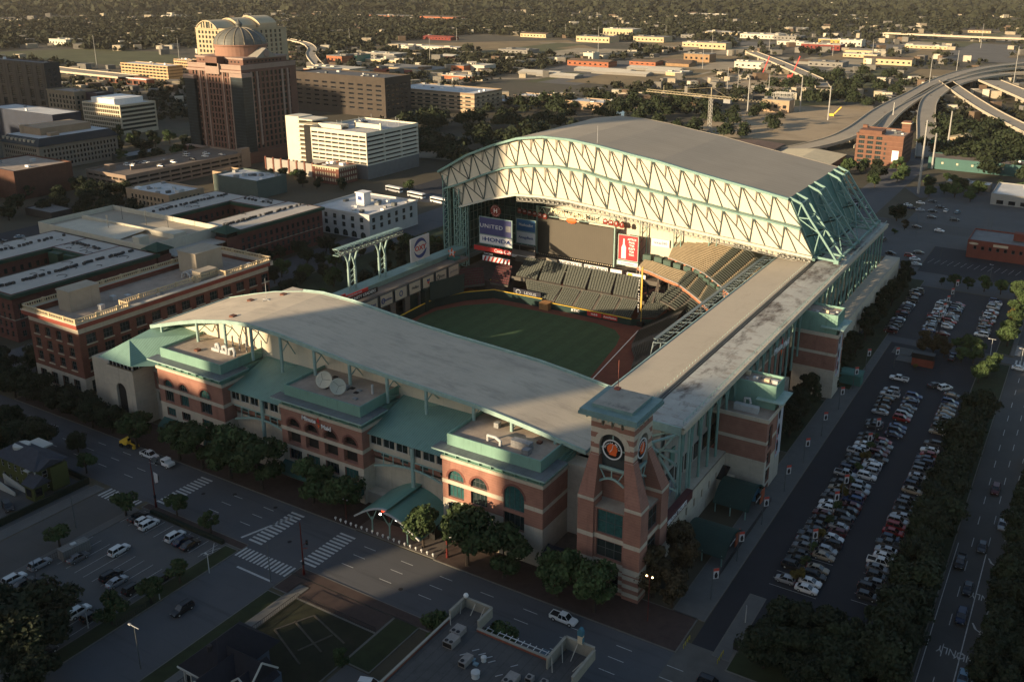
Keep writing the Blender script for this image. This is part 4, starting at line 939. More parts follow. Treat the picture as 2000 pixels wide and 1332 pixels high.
for k in range(4): b.box(-6+2.6*k,-4+2.6*k,-2.2,-2.05,2.6,3.1)
b.build('red_sign',[M('lit_red',(.8,.06,.02),emit=1.2)],e)
b=MB()
for x in(-3.4,1.2): b.lathe((x,-5.5,4.4),[(.1,0),(.28,.2),(.1,.45)],8)
b.build('lamp',[M('lamp_glow',(1,.93,.8),emit=9)],e)
# black awning between pavilion and tower
b=MB(); b.extr([(-86.8,149,5.6),(-86.8,145.5,4.2),(-86.8,145.4,2.8),(-86.8,149,2.8)],(8,0,0)); P(b,'black_awning',M('black_canvas',(.012,.014,.022),.8))
b=MB(); b.box(-87,-78.6,149,162,0,3.4); P(b,'courtyard_roof',M('court_paving',(.10,.075,.06),.9,.3,.6))
# ================================================================= scoreboard group in right-centre
sc=thing('scoreboard','huge blank dark video screen above the right field bleachers','scoreboard',(-179.2,327,8.4))
b=MB(); b.box(-17.6,17.6,0,1,0,15); b.build('screen',SCRN,sc)
b=MB()
for x in(-18.3,17.9): b.box(x,x+.5,-.2,1.2,-.8,20)
for k in range(8): b.beam((-18.2+4.6*k,.6,16),(-18.2+4.6*(k+.5),.6,19.5),.16); b.beam((-18.2+4.6*(k+.5),.6,19.5),(-18.2+4.6*(k+1),.6,16),.16)
b.beam((-18.2,.6,19.6),(18.2,.6,19.6),.25); b.beam((-18.2,.6,16),(18.2,.6,16),.25); b.build('frame',LTEALC,sc)
for k in range(36): 
    if k==0: bb=MB(); bb.tube((0,0,0),(0,-.5,.1),.16,.22,6); q=bb.build('bulb',CREAM); bl=q.data; bpy.data.objects.remove(q)
    link('bulb',bl,sc,(-17.5+k,-.1,-.45))
o=thing('scoreboard_sign','large cream letters with an orange splash above the video screen','sign',(-179,326.4,24.6)); text('lettering','Minute Maid',2.9,(-3,0,2.2),(FS[0],math.radians(4),0),M('sign_letter_cream',(.75,.66,.45)),o,.1,bold=.03,sx=1.15); text('lettering','Park',1.6,(11,0,.9),(FS[0],math.radians(6),0),MT['sign_letter_cream'],o,.1)
b=MB(); b.lathe((0,0,0),[(.1,-1.2),(1.5,-.9),(2.6,0),(1.7,.9),(.1,1.2)],14); q=b.build('splash',ORANGE,o); q.scale=(1,.12,1); q.location=(-1.5,0,-.4)
def pennants(x0,n,z,lab,nums):
    for k in range(n):
        o=thing('number_disc',lab%(ORD[k],nums[k]),'sign',(x0+2.45*k,326.5,z-.18*k),0,'retired number discs')
        b=MB(); b.extr([(1.0*math.cos(2*math.pi*t/16),0,1.0*math.sin(2*math.pi*t/16)) for t in range(16)],(0,.2,0)); b.extr([(-1.2,-.02,-.4),(1.2,-.02,-.4),(.8,-.02,-1.3),(-.8,-.02,-1.3)],(0,.2,0)); b.build('disc',M('maroon_disc',(.20,.03,.02)),o)
        text('lettering',nums[k],1.15,(0,-.06,0),FS,mm,o,.02,bold=.02)
pennants(-205.5,6,25.4,'maroon disc, %s from the left over the left part of the screen, numbered %s',['32','33','34','40','24','25'])
pennants(-165.2,4,26.2,'maroon disc, %s from the left over the right part of the screen, numbered %s',['49','24','5','7'])
def gboard(name,lab,x,y,z,w_,h,mat,frame=LTEALC): return board(name,lab,x,y,z,w_,h,'S',mat,.5,frame)
o=gboard('billboard','tall red billboard with a white bottle and words beside the video screen',-154.7,326.5,11.6,8.4,10,M('billboard_red',(.62,.03,.035),.5,.05))
b=MB(); b.extr([(-2.9,-.06,.5),(-.9,-.06,.5),(-.9,-.06,5),(-1.5,-.06,6.4),(-1.6,-.06,8.6),(-2.2,-.06,8.6),(-2.3,-.06,6.4),(-2.9,-.06,5)],(0,.03,0)); b.build('bottle',WHT,o)
for k,s in enumerate(['ASTROS','FANS,','THIS',"BUD'S",'FOR','YOU.']): btext(o,s,1.15,1.6,8.6-1.25*k,WHT,bold=.04,sx=.9)
o=gboard('billboard','small white and blue sign strip under the red billboard',-154.7,326.2,9.6,8.8,1.3,WHT); btext(o,'H Constellation',.9,0,.6,BLUE)
o=gboard('billboard','white sign with grey letters on the pale back wall right of the red billboard',-143,331.2,17.8,7.6,3,WHT,None); btext(o,'texas360',1.6,0,1.5,BLUE)
o=gboard('billboard','purple-blue billboard with white capitals at the left end under the roof',-207.4,311,17.5,15.6,7.1,M('united_blue',(.06,.065,.17),.5,.08)); btext(o,'UNITED',2.3,-2,3.6,WHT,sx=1.25,bold=.01,sp=1.15)
b=MB(); b.box(5,7.4,-.06,-.02,2.4,4.9); b.build('emblem',GREYB,o)
o=gboard('billboard','white billboard with wide navy letters directly below the purple-blue one',-207.4,311,13.7,15.6,3.6,WHT); btext(o,'HONDA',2.3,1,1.8,BLUE,sx=1.5,bold=.06); btext(o,'H',2.1,-5.8,1.8,BLUE,bold=.03)
o=gboard('billboard','blue billboard with white lettering left of the video screen',-199.6,322,18.1,9,4.8,M('methodist_blue',(.03,.12,.26),.5,.06)); btext(o,'Methodist',1.7,0,2.6,WHT,bold=.01)
o=gboard('billboard','white billboard with dark blue lettering left of the video screen',-199.6,322,12.8,9,4.8,WHT); btext(o,'AmegyBank',1.5,0,2.5,BLUE,bold=.02)
o=gboard('scoreboard','grey two-row scoreboard panel under the white and blue boards',-200.2,321,7.4,11.2,4.8,M('panel_taupe',(.22,.20,.18),.6,.1),None)
b=MB(); b.box(-5.2,-2,-.1,-.02,2.6,4.6); b.box(-1.6,5.2,-.1,-.02,2.6,4.6); b.build('display',BLK,o); b=MB(); b.box(-5.7,5.7,-.12,-.02,-.9,.2); b.build('caption_strip',WHT,o)
o=thing('team_emblem','round maroon emblem with a white letter H above the purple-blue billboard','sign',(-207.4,311.2,28)); b=MB(); b.extr([(2.5*math.cos(2*math.pi*t/20),0,2.5*math.sin(2*math.pi*t/20)) for t in range(20)],(0,.2,0)); b.build('disc',MT['maroon_disc'],o); text('lettering','H',2.6,(0,-.08,0),FS,mm,o,.03,bold=.05)
for k,ch in enumerate('HOUSTON'): t=math.pi*(.85-.7*k/6); text('lettering',ch,.6,(2*math.cos(t),-.08,2*math.sin(t)),(math.pi/2,math.pi/2-t,0),mm,o,.02)
for k,ch in enumerate('ASTROS'): t=-math.pi*(.82-.64*k/5); text('lettering',ch,.6,(2*math.cos(t),-.08,2*math.sin(t)),(math.pi/2,-(math.pi/2+t),0),mm,o,.02)
o=thing('team_letter','white block letter H on an orange star standing on a pier at the left wall','sign',(-216.5,293,11.5)); b=MB(); b.extr([((2.1 if t%2==0 else .95)*math.sin(math.pi*t/5),0,1.9+(2.1 if t%2==0 else .95)*math.cos(math.pi*t/5)) for t in range(10)],(0,.25,0)); b.build('star',ORANGE,o); text('lettering','H',3,(0,-.1,1.9),FS,WHT,o,.05,bold=.08)
b=MB(); b.box(-218.3,-214.6,292.5,296,-3,11.4); P(b,'sign_pier',TEALD)
o=gboard('concession_sign','long red canopy board with white script under the white billboard',-205,305,12.4,18,1.8,RED,None); btext(o,'Coca-Cola',1.9,5,.9,WHT,bold=.03); btext(o,'TORCHYS',1,-2,-1,WHT)
o=gboard('striped_awning','red and white striped awning panel at the left field corner',-203,304.5,8.6,13,2,WHT,None)
b=MB()
for k in range(7): x=-6+1.8*k; b.extr([(x,-.08,0),(x+.8,-.08,0),(x+2,-.08,2) if k>2 else (x+1.6,-.08,2),(x+1.2,-.08,2) if k>2 else (x+.8,-.08,2)],(0,.03,0))
b.build('red_stripe',RED,o)
for s,x,y,z,w_ in(('CHEVROLET',-176.8,319.3,7.4,10.6),('SILVERADO',-165.2,319.3,7.4,10.6)): o=gboard('billboard','white board with black capitals along the bleacher top, the %s of the two'%('left' if s[0]=='C' else 'right'),x,y,z,w_,1.9,WHT,None); btext(o,s,1.6,0,.95,BLK,bold=.03,sx=1.25)
o=gboard('billboard','small cream board at the left of the bleacher-top boards',-185.6,319.3,7.4,5,1.7,CRP,None); o=gboard('billboard','small blank white board right of the two lettered bleacher-top boards',-156.2,319.3,7.4,5,1.9,WHT,None); o=gboard('billboard','white and yellow board at the right end above the bleachers',-147.5,319.3,7.4,8,1.6,WHT,None); b=MB(); b.box(-3.6,-1.6,-.06,-.02,.1,1.4); b.build('patch',YEL,o)
o=gboard('billboard','dark blue board with silver letters over the bullpen',-183.6,297,-.2,12.5,2.4,M('lexus_navy',(.015,.017,.03),.5,.05),None); btext(o,'LEXUS',1.5,1.5,1.2,M('chrome_letter',(.4,.42,.45)),sx=1.3); 
b=MB()
for k in range(16): 
    t0,t1=2*math.pi*k/16,2*math.pi*(k+1)/16; b.extr([(-4+.9*math.cos(t0),-.06,1.2+.75*math.sin(t0)),(-4+1.1*math.cos(t0),-.06,1.2+.95*math.sin(t0)),(-4+1.1*math.cos(t1),-.06,1.2+.95*math.sin(t1)),(-4+.9*math.cos(t1),-.06,1.2+.75*math.sin(t1))],(0,.02,0))
b.build('emblem',MT['chrome_letter'],o)
for s,x,w_,mt,lab in(('RTIC',-161.3,8,None,'RTIC'),('HEB',-153.2,6,RED,'red board with white letters nearest the bullpen'),('AutoNation',-146.6,6,RED,'red board with white letters nearer the foul pole')):
    o=thing('wall_pad_sign',(lab if mt else 'big white letters without a board')+' on the right field wall','sign',(x,295.9,-2.4)); b=MB(); b.box(-w_/2,w_/2,-.08,0,0,1.7); b.build('panel',mt or PADG,o); text('lettering','H-E-B' if s=='HEB' else s,1.5 if mt is None else 1.0,(0,-.14,.85),FS,WHT,o,.02,bold=.03,sx=1.1)
# left corner clutter: small seating decks and stairs
stand('left_centre_stand',[(-209,288.8),(-203,296.5)],1,[(-214,293),(-207,301)],6,7,8,99,[M('maroon_seat',(.11,.035,.04)),M('maroon_seat_glint',(.14,.05,.05))])
stand('left_centre_stand',[(-202,298.5),(-194,299.5)],1,[(-205,308),(-198,309)],6,8,8,99,[MT['maroon_seat'],MT['maroon_seat_glint']])
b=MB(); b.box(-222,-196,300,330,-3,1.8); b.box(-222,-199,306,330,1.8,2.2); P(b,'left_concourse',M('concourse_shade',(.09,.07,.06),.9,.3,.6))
for (x,y,z,w_,s) in((-212,299,2,8,'LANDRYS'),(-201.5,301,1.5,5.5,'PLUCKERS')):
    o=thing('concourse_sign','%s in the left-centre corner of the field'%('white strip sign with blue letters' if s[0]=='L' else 'black sign with yellow letters'),'sign',(x,y,z)); b=MB(); b.box(-w_/2,w_/2,0,.2,0,1.1); b.build('panel',WHT if s[0]=='L' else BLK,o); text('lettering',s,.9,(0,-.05,.55),FS,BLUE if s[0]=='L' else YEL,o,.02)
# foul pole
o=thing('foul_pole','tall yellow foul pole with vertical white letters in the right field corner','foul pole',(-134.6,297.2,-3)); b=MB(); b.tube((0,0,0),(0,0,23),.16); b.box(-.55,-.15,-.05,.05,6,22.5); b.build('pole',M('pole_yellow',(.5,.34,.07),.5),o)
for k,ch in enumerate('CHICK FIL A FOUL POLE'[::-1]): 
    if ch!=' ': text('lettering',ch,.85,(-1.25,-.1,5.5+.85*k),FS,WHT,o,.02,bold=.02)
b=MB(); b.box(-1.4,.9,-.6,.8,0,1.8); b.build('pad',BLK,o)
# ================================================================= ground, roads, kerbs, markings
ASPH=M('asphalt',(.022,.024,.029),.9,.12,.15,detail=[(.06,.35,(.034,.036,.04)),(.25,.35,(.017,.018,.021))])
ROADC=M('concrete_road',(.082,.084,.088),.9,.10,.1,detail=[(.05,.45,(.058,.06,.063)),(.5,.5,(.045,.046,.048),(.05,1,1),.54),(.9,.7,(.03,.03,.032),(1,1,1),.66)])
ROADX=M('avenue_concrete',(.075,.073,.068),.9,.12,.1,stripe=('Y',6.1,.12,.02),detail=[(.04,.5,(.055,.055,.054)),(.4,.3,(.048,.048,.047),(1,.08,1),.56)])
LOTC=M('old_parking_concrete',(.088,.088,.086),.9,.14,.08,detail=[(.04,.5,(.06,.06,.057)),(.35,.5,(.045,.043,.042),(1,1,1),.6)])
WALK=M('sidewalk_concrete',(.105,.105,.10),.9,.12,.3,stripe=('Y',2.4,.12,.03))
PAVER=M('brick_paving',(.055,.037,.031),.9,.2,.6,detail=(.3,.4,(.042,.033,.029)))
GRASS=M('grass',(.024,.033,.012),.95,.3,.3,detail=(.12,.6,(.04,.036,.018)))
KERB=M('kerb',(.13,.125,.11),.9,.15,1)
LINE=M('road_paint',(.42,.42,.40),.8,.25,1.5,detail=(1.2,.6,(.16,.16,.155)))
GROUND=M('city_ground',(.072,.062,.040),.95,.25,.012,detail=[(.004,.8,(.19,.15,.085)),(.007,.7,(.04,.043,.02)),(.02,.5,(.12,.10,.07)),(.11,.5,(.035,.034,.028))])
b=MB(); R_=22000; hx0,hx1,hy0,hy1=-232,-72,165,345
N=[-R_,hx0,hx1,R_]; Ny=[-R_,hy0,hy1,R_]
for i in range(3):
    for j in range(3):
        if i==1 and j==1: continue
        b.poly([(N[i],Ny[j],-.03),(N[i+1],Ny[j],-.03),(N[i+1],Ny[j+1],-.03),(N[i],Ny[j+1],-.03)])
b.box(hx0-.3,hx0,hy0,hy1,-3,-.03)
struct('ground',b,GROUND)
def rect(name,x0,x1,y0,y1,z,mat): return sheet(name,[(x0,y0),(x1,y0),(x1,y1),(x0,y1)],z,mat)
def raised(name,x0,x1,y0,y1,mat,h=.13,kerb=True,z0=0):
    b=MB(); b.box(x0,x1,y0,y1,z0-.05,z0+h,0)
    if kerb: 
        k=.25
        for q in((x0-k,x0,y0-k,y1+k),(x1,x1+k,y0-k,y1+k),(x0,x1,y0-k,y0),(x0,x1,y1,y1+k)): b.box(*q,z0-.05,z0+h-.01,1)
    return struct(name,b,[mat,KERB])
rect('texas_avenue',-420,60,121.5,138,.004,ROADC)
rect('side_street',-147,-131.5,20,121.5,.004,ROADC); rect('side_street',-194.5,-181.5,20,121.5,.004,ROADX)
rect('far_left_street',-300,-276,138,700,.004,ROADC)
rect('east_avenue',-13.6,2,60,1200,.004,ROADX)
rect('east_lot_asphalt',-51.2,-22,138,322,.008,ASPH); rect('lot_entry',-53,-38,121.5,142,.012,M('worn_entry',(.10,.095,.085),.9,.15,.3))
rect('west_lot_paving',-179.5,-147.5,60,119.2,.008,LOTC)
rect('north_lot_asphalt',-58.5,-19,328,392,.008,M('lot_asphalt_grey',(.034,.035,.039),.9,.12,.12,detail=(.06,.5,(.042,.042,.043))))
rect('cross_street',-110,60,322,328,.006,ROADC); rect('cross_street',-110,80,393,413,.006,ROADC)
rect('north_lot_asphalt',-59,-18,413.2,458,.01,ASPH)
rect('far_lot_paving',-118,60,458,484,.004,LOTC); rect('far_lot_paving',-96,-59.3,413.5,457.8,.012,LOTC); rect('far_street',-130,140,484,502,.008,ROADX); rect('far_lot_paving',-80,90,502,600,.006,LOTC)
rect('north_south_street',-118,-97,405,900,.01,ROADC)
sheet('diagonal_street',[(-97,585),(-84,560),(60,700),(60,725)],.014,ROADC)
rect('back_street',-330,-118,402,420,.006,ROADC); rect('plaza_paving',-345,-236,420,600,.002,ASPH)
rect('far_left_lot',-446,-372,196,266,.008,ASPH)
rect('left_yard_paving',-224,-196,60,119,.006,LOTC)
# raised walks
raised('north_sidewalk',-262,-131,138.3,149,PAVER); raised('north_sidewalk',-131,-109,138.6,147,M('plaza_dark',(.10,.085,.075),.9,.2,.4)); raised('north_sidewalk',-108.7,-53,138.3,149,PAVER)
raised('east_sidewalk',-58,-51.6,149.3,322,WALK); raised('tree_verge',-66,-58.3,225,262,GRASS,.14); raised('tree_verge',-61.5,-54,274,400,GRASS,.16)
raised('tree_strip',-22,-14,146,320,GRASS); raised('lot_island',-46.5,-43.5,141,162,WALK); raised('lot_island',-43,-16,138.5,152,GRASS)
raised('planting_strip',-19,-15.2,330,391,GRASS); raised('north_sidewalk',-15,-13.9,330,391,WALK)
raised('south_sidewalk',-180,-147,119.4,121.2,PAVER); raised('south_sidewalk',-131,-60,119,121.2,PAVER); raised('south_sidewalk',-131,-104,113.5,118.7,PAVER)
raised('grass_verge',-131.2,-127.5,60,112,GRASS); raised('side_walk',-127.2,-124.6,60,117,WALK,.14); raised('lawn',-124.3,-104,82,113,M('rough_lawn',(.018,.02,.009),.95,.35,.3,detail=(.25,.7,(.03,.025,.018)))); 
raised('grass_verge',-151,-147.3,60,118.5,GRASS); raised('side_walk',-181.3,-179.6,60,118,WALK); raised('side_walk',-198.2,-195,60,119.8,WALK)
rect('back_lot_paving',-103,-86,70,104,.01,LOTC); raised('grass_verge',-103.5,-98,104.5,118.7,GRASS)
raised('park_lawn',-275,-236,225,400,M('park_grass',(.022,.034,.014),.95,.3,.2),.1)
raised('east_verge',-.5,16,60,420,GRASS)
raised('lot_island',-60.8,-55,296,310,GRASS,.14); raised('lot_island',-49,-43.6,312,318,WALK,.14); raised('lot_island',-46.5,-41,306,311,WALK,.14)
# painted markings
b=MB(); z=.022
def ln(x0,y0,x1,y1,w_=.16): 
    d=Vector((x1-x0,y1-y0,0)).normalized(); n=Vector((-d.y,d.x,0))*w_/2
    b.poly([(x0+n.x,y0+n.y,z),(x1+n.x,y1+n.y,z),(x1-n.x,y1-n.y,z),(x0-n.x,y0-n.y,z)])
for y in(127,130.7,134.2):
    x=-300
    while x<40:
        if not(-151<x<-126 or -196<x<-172): ln(x,y,x+3.2,y)
        x+=10.3
ln(-150.6,122.6,-146.8,134.8,.6); ln(-135.5,112.6,-129,112.2,.5) if 0 else ln(-143,114.6,-133,114.6,.5)
def zebra(x0,x1,y0,y1,ax,n):
    for k in range(n):
        if ax=='x': a=x0+(x1-x0)*(k+.2)/n; b.poly([(a,y0,z),(a+(x1-x0)/n*.5,y0,z),(a+(x1-x0)/n*.5,y1,z),(a,y1,z)])
        else: a=y0+(y1-y0)*(k+.2)/n; b.poly([(x0,a,z),(x1,a,z),(x1,a+(y1-y0)/n*.5,z),(x0,a+(y1-y0)/n*.5,z)])
zebra(-147,-131.5,117.2,120.6,'x',14); zebra(-148.6,-144.6,122.6,136.6,'y',12); zebra(-133,-128.6,122.6,136,'y',12)
zebra(-194,-181.8,117.2,121,'x',10); zebra(-179.5,-175.5,122.6,136.6,'y',13)
zebra(-16.5,-12,331,341,'y',8); zebra(-13,1,322.5,326.5,'x',12)
for x in(-7.15,-4.35):
    ln(x,60,x,202.5,.2)
for x in(-10.3,):
    for k in range(40): ln(x,70+10.3*k,x,74+10.3*k,.16)
ln(-13,60,-13,204,.16)
for k in range(14): ln(-7.1,206+10.3*k,-7.1,210+10.3*k,.15); ln(-4.2,210+10.3*k,-4.2,213+10.3*k,.15)
for k in range(30): 
    if k<29: ln(-44.5,167.6+2.66*k,-34.8,167.6+2.66*k,.1); ln(-28.6,171+2.66*k,-23.6,171+2.66*k,.1)
for k in range(20): ln(-176+2.7*k if 0 else -177.8,0,-177.7,0,.1) if 0 else None
for k in range(11): ln(-179+2.9*k,112.6,-179+2.9*k,118,.1)
for k in range(11): ln(-179+2.9*k,95.4,-179+2.9*k,105.8,.1)
for k in range(10): ln(-179+2.9*k,80,-179+2.9*k,90,.1)
for k in range(14): ln(-57.5+2.7*k,428,-56+2.7*k,436,.12)
for k in range(5): ln(-153.2+.9*k,113.6,-151.4+.9*k,117.5,.12)
ln(-154,118,-149.6,113.4,.14); ln(-149.6,113.4,-149.4,118,.14)
tag(b.build('road_markings',LINE),kind='structure')
for (x,y) in((-5.7,185.5),(-2.6,185),(-5.7,164.5),(-2.7,164.2),(-8.8,164.9)):
    o=text('road_lettering','ONLY',3.0,(x,y,.03),(0,0,math.pi),LINE,None,0,sx=.62,bold=.01); o['kind']='structure'
for (x,y) in((-5.7,199.5),(-2.7,199),(-5.7,174.5)):
    b=MB(); b.poly([(x-.9,y+1.5,.03),(x-.6,y+1.5,.03),(x+.2,y-.2,.03),(x-.3,y-.2,.03)]); b.poly([(x-.3,y-.2,.03),(x+.2,y-.2,.03),(x+1.1,y-.7,.03),(x+1,y-1.1,.03)]); b.poly([(x+.8,y-.2,.03),(x+1.9,y-1.1,.03),(x+.7,y-1.6,.03)]); tag(b.build('road_arrow',LINE),kind='structure')
# paved courtyard foundation on the vacant lawn
b=MB()
for q in(((-121,104),(-117.5,111)),((-117.5,111),(-107,108)),((-121,104),(-110,99.5)),((-119.5,107.8),(-109,104)),((-113,102),(-110.5,108.6))): b.beam((*q[0],.2),(*q[1],.2),.35,.14)
struct('old_foundation',b,M('old_concrete',(.075,.066,.052),.9,.3,1))
b=MB(); b.poly([(-121,113.6,.151),(-117,113.6,.151),(-117,118.4,.151),(-121,118.4,.151)]); struct('paving_emblem',b,PAVER)
# manholes
for k,(x,y) in enumerate(((-166,134.6),(-153.3,135.5),(-172.7,130.9),(-108.5,126.5),(-93,130),(-140.2,127))):
    b=MB(); b.prism([(x+.5*math.cos(t*math.pi/5),y+.5*math.sin(t*math.pi/5)) for t in range(10)],.01,.03); tag(b.build('manhole_cover',DARK),'dark round manhole cover in the avenue roadway','manhole cover','manhole covers in the avenue')
# bollards: white spheres along the entrance kerb
for k in range(19):
    x=-137.5+1.55*k; 
    if k==0: bb=MB(); bb.lathe((0,0,.55),[(.05,-.28),(.2,-.2),(.28,0),(.2,.2),(.05,.28)],12); bb.tube((0,0,0),(0,0,.25),.12); q=bb.build('bollard',M('bollard_white',(.6,.6,.57),.5)); bm=q.data; bpy.data.objects.remove(q)
    o=link('bollard',bm,None,(x,138.9 if x>-131 else 138.8,.13)); tag(o,'white ball bollard, %s from the left of the row along the entrance kerb'%ORD[k],'bollard','ball bollards along the entrance kerb')
# ================================================================= vehicles
def loft(b,secs,m=0):
    i=len(b.v);n=6
    for x,zb,zt,hw in secs:
        zm=zb+(zt-zb)*.62; b.v+=[(x,-hw*.95,zb),(x,-hw,zm),(x,-hw*.9,zt),(x,hw*.9,zt),(x,hw,zm),(x,hw*.95,zb)]
    for k in range(len(secs)-1):
        for j in range(n): b.f.append((i+k*n+j,i+k*n+(j+1)%n,i+(k+1)*n+(j+1)%n,i+(k+1)*n+j)); b.m.append(m)
    b.f.append(tuple(i+j for j in range(n))[::-1]); b.f.append(tuple(i+(len(secs)-1)*n+j for j in range(n))); b.m+=[m,m]
KIND={'sedan':dict(s=[(-2.35,.42,.82,.74),(-2.2,.3,.98,.86),(-1.3,.22,1.0,.91),(.9,.22,.96,.91),(1.95,.25,.84,.88),(2.32,.38,.66,.74)],g=[(-1.85,1.15,.8),(-1.15,.3,.64)],z=(.97,1.43),w=1.42,r=.33),
'suv':dict(s=[(-2.35,.45,1.0,.8),(-2.28,.35,1.12,.9),(-1.3,.27,1.13,.95),(1.0,.27,1.08,.95),(2.05,.3,.98,.9),(2.38,.42,.75,.78)],g=[(-2.25,1.2,.84),(-1.95,.4,.7)],z=(1.1,1.74),w=1.45,r=.38),
'hatchback':dict(s=[(-2.0,.42,.9,.74),(-1.92,.3,1.0,.85),(-1.2,.22,1.0,.88),(.8,.22,.96,.88),(1.7,.25,.86,.85),(2.0,.38,.66,.72)],g=[(-1.9,1.1,.78),(-1.55,.3,.64)],z=(.98,1.5),w=1.25,r=.31),
'pickup':dict(s=[(-2.85,.5,1.02,.86),(-2.8,.42,1.05,.95),(-1.0,.38,1.05,.97),(1.3,.38,1.08,.97),(2.5,.4,1.02,.93),(2.85,.5,.82,.84)],g=[(-.85,1.45,.86),(-.65,.75,.72)],z=(1.06,1.82),w=1.8,r=.42)}
COLR={'white':(.62,.62,.60),'silver':(.30,.31,.32),'black':(.012,.012,.014),'dark grey':(.05,.052,.056),'grey':(.13,.135,.14),'red':(.22,.012,.012),'dark red':(.08,.01,.012),'blue':(.02,.045,.12),'dark blue':(.012,.02,.05),'beige':(.25,.21,.15),'light blue':(.12,.2,.26)}
CM={};CARG=M('car_glass',(.012,.015,.018),.08,.1,1,spec=.7);TYRE=M('tyre',(.015,.015,.015),.9);HL=M('headlight_glass',(.55,.55,.5),.2);TL=M('tail_light_red',(.25,.01,.01),.3)
def carspec(kind,colr):
    if (kind,colr) in CM: return CM[kind,colr]
    K=KIND[kind]; cm=M('car_paint_'+colr.replace(' ','_'),COLR[colr],.28,.02,1,spec=.5,metal=.25 if colr not in('white','black','beige') else 0)
    b=MB(); loft(b,K['s'])
    (ga,gb,gw),(ta,tb,tw)=K['g']; z0,z1=K['z']
    b.box(ta,tb,-tw,tw,z1-.012,z1+.04)
    for s in(-1,1):
        b.beam((ga,s*gw,z0),(ta,s*tw,z1),.07); b.beam((gb,s*gw,z0),(tb,s*tw,z1),.07); mx=(ta+tb)/2; b.beam((mx,s*(gw+.005),z0),(mx,s*(tw+.01),z1),.08)
    if kind=='pickup': b.box(-2.7,-1.0,-.93,-.82,1.05,1.22);b.box(-2.7,-1.0,.82,.93,1.05,1.22);b.box(-2.82,-2.7,-.93,.93,1.05,1.22)
    if kind=='suv' : b.box(ta+.1,tb-.1,-tw+.05,-tw+.12,z1+.04,z1+.1); b.box(ta+.1,tb-.1,tw-.12,tw-.05,z1+.04,z1+.1)
    parts=[]
    def add(bb,name,mt,loc=(0,0,0)):
        o=bb.build(name,mt); me=o.data; bpy.data.objects.remove(o); parts.append((name,me,loc)); return me
    add(b,'body',cm)
    b=MB(); i=len(b.v); b.v+=[(ga,-gw,z0),(gb,-gw,z0),(gb,gw,z0),(ga,gw,z0),(ta,-tw,z1),(tb,-tw,z1),(tb,tw,z1),(ta,tw,z1)]; b.f+=[(0,1,5,4),(1,2,6,5),(2,3,7,6),(3,0,4,7),(4,5,6,7)]; b.m+=[0]*5; add(b,'window_glass',CARG)
    if kind=='pickup': b=MB(); b.box(-2.7,-1.02,-.82,.82,1.045,1.07); add(b,'bed_liner',DARK)
    r=K['r']; b=MB(); b.tube((0,-.12,0),(0,.12,0),r,n=12); b.tube((0,-.13,0),(0,.13,0),r*.55,n=8,m=1)
    o=b.build('wheel',[TYRE,LGREY]); wm=o.data; bpy.data.objects.remove(o); hw=K['s'][2][3]
    for sx in(-1,1):
        for s in(-1,1): parts.append(('wheel',wm,(sx*K['w'],s*(hw-.08),r)))
    b=MB(); xf=K['s'][-1][0]; b.box(-.12,.02,-.16,.16,-.07,.07); o=b.build('headlight',HL); hm=o.data; bpy.data.objects.remove(o); zz=K['s'][-1][2]
    b=MB(); b.box(-.02,.1,-.12,.12,-.1,.1); o=b.build('tail_light',TL); tm=o.data; bpy.data.objects.remove(o)
    for s in(-1,1): parts.append(('headlight',hm,(xf-.02,s*.56,zz-.04))); parts.append(('tail_light',tm,(K['s'][0][0]-.02,s*.6,K['s'][1][2]-.12)))
    CM[kind,colr]=parts; return parts
NAMEK={'sedan':'sedan','suv':'suv','hatchback':'hatchback','pickup':'pickup_truck'}
def car(kind,colr,x,y,rz,label,group,z=.03,lite=False):
    o=thing(NAMEK[kind],label,'car' if kind!='pickup' else 'pickup truck',(x,y,z),rz,group)
    for n,me,loc in carspec(kind,colr):
        if lite and n in('headlight','tail_light'): continue
        link(n,me,o,loc)
    return o
rc=random.Random(3)
CW=['white']*6+['silver']*4+['black']*8+['dark grey']*5+['grey']*3+['dark red']*2+['red']+['blue','dark blue','dark blue','beige']
KW=['sedan']*4+['suv']*4+['hatchback']*2+['pickup']
def rowcars(x,y0,y1,pitch,rz,rowname,group,skip=0.06,lite=False,ends='near'):
    k=0;y=y0
    while y<y1:
        if rc.random()>skip:
            kd=rc.choice(KW);cl=rc.choice(CW); rr_=rz+(math.pi if rc.random()<.25 else 0)+rc.uniform(-.03,.03)
            kn={'suv':'wagon','pickup':'pickup'}.get(kd,kd)
            car(kd,cl,x+rc.uniform(-.25,.25),y+rc.uniform(-.12,.12),rr_,'%s %s, %s from near end, %s'%(cl,kn,ORD[min(k,49)],rowname),group,lite=lite); k+=1
        y+=pitch
rowcars(-41.9,170,246,2.66,math.pi,'left row, long east lot','cars in the long east lot')
rowcars(-37.2,166.3,246,2.66,0,'middle row, long east lot','cars in the long east lot')
rowcars(-26,173,246,2.66,0,'right row, long east lot','cars in the long east lot')
rowcars(-42,249,256,2.66,math.pi,'short far row, long east lot','cars in the long east lot',.1)
rowcars(-36,249,281,2.9,0,'upper middle row, long east lot','cars in the long east lot',.1)
rowcars(-26,249,286,2.75,0,'upper right row, long east lot','cars in the long east lot',.08)
rowcars(-42.6,262,290,3.4,math.pi,'upper left row, long east lot','cars in the long east lot',.12)
rowcars(-53.5,331,384,2.75,math.pi,'left row, lot beyond the cross street','cars in the lot beyond the cross street',.12,True)
rowcars(-42.3,336,375,2.75,math.pi,'second row, lot beyond the cross street','cars in the lot beyond the cross street',.12,True)
rowcars(-37,338,376,2.75,0,'third row, lot beyond the cross street','cars in the lot beyond the cross street',.2,True)
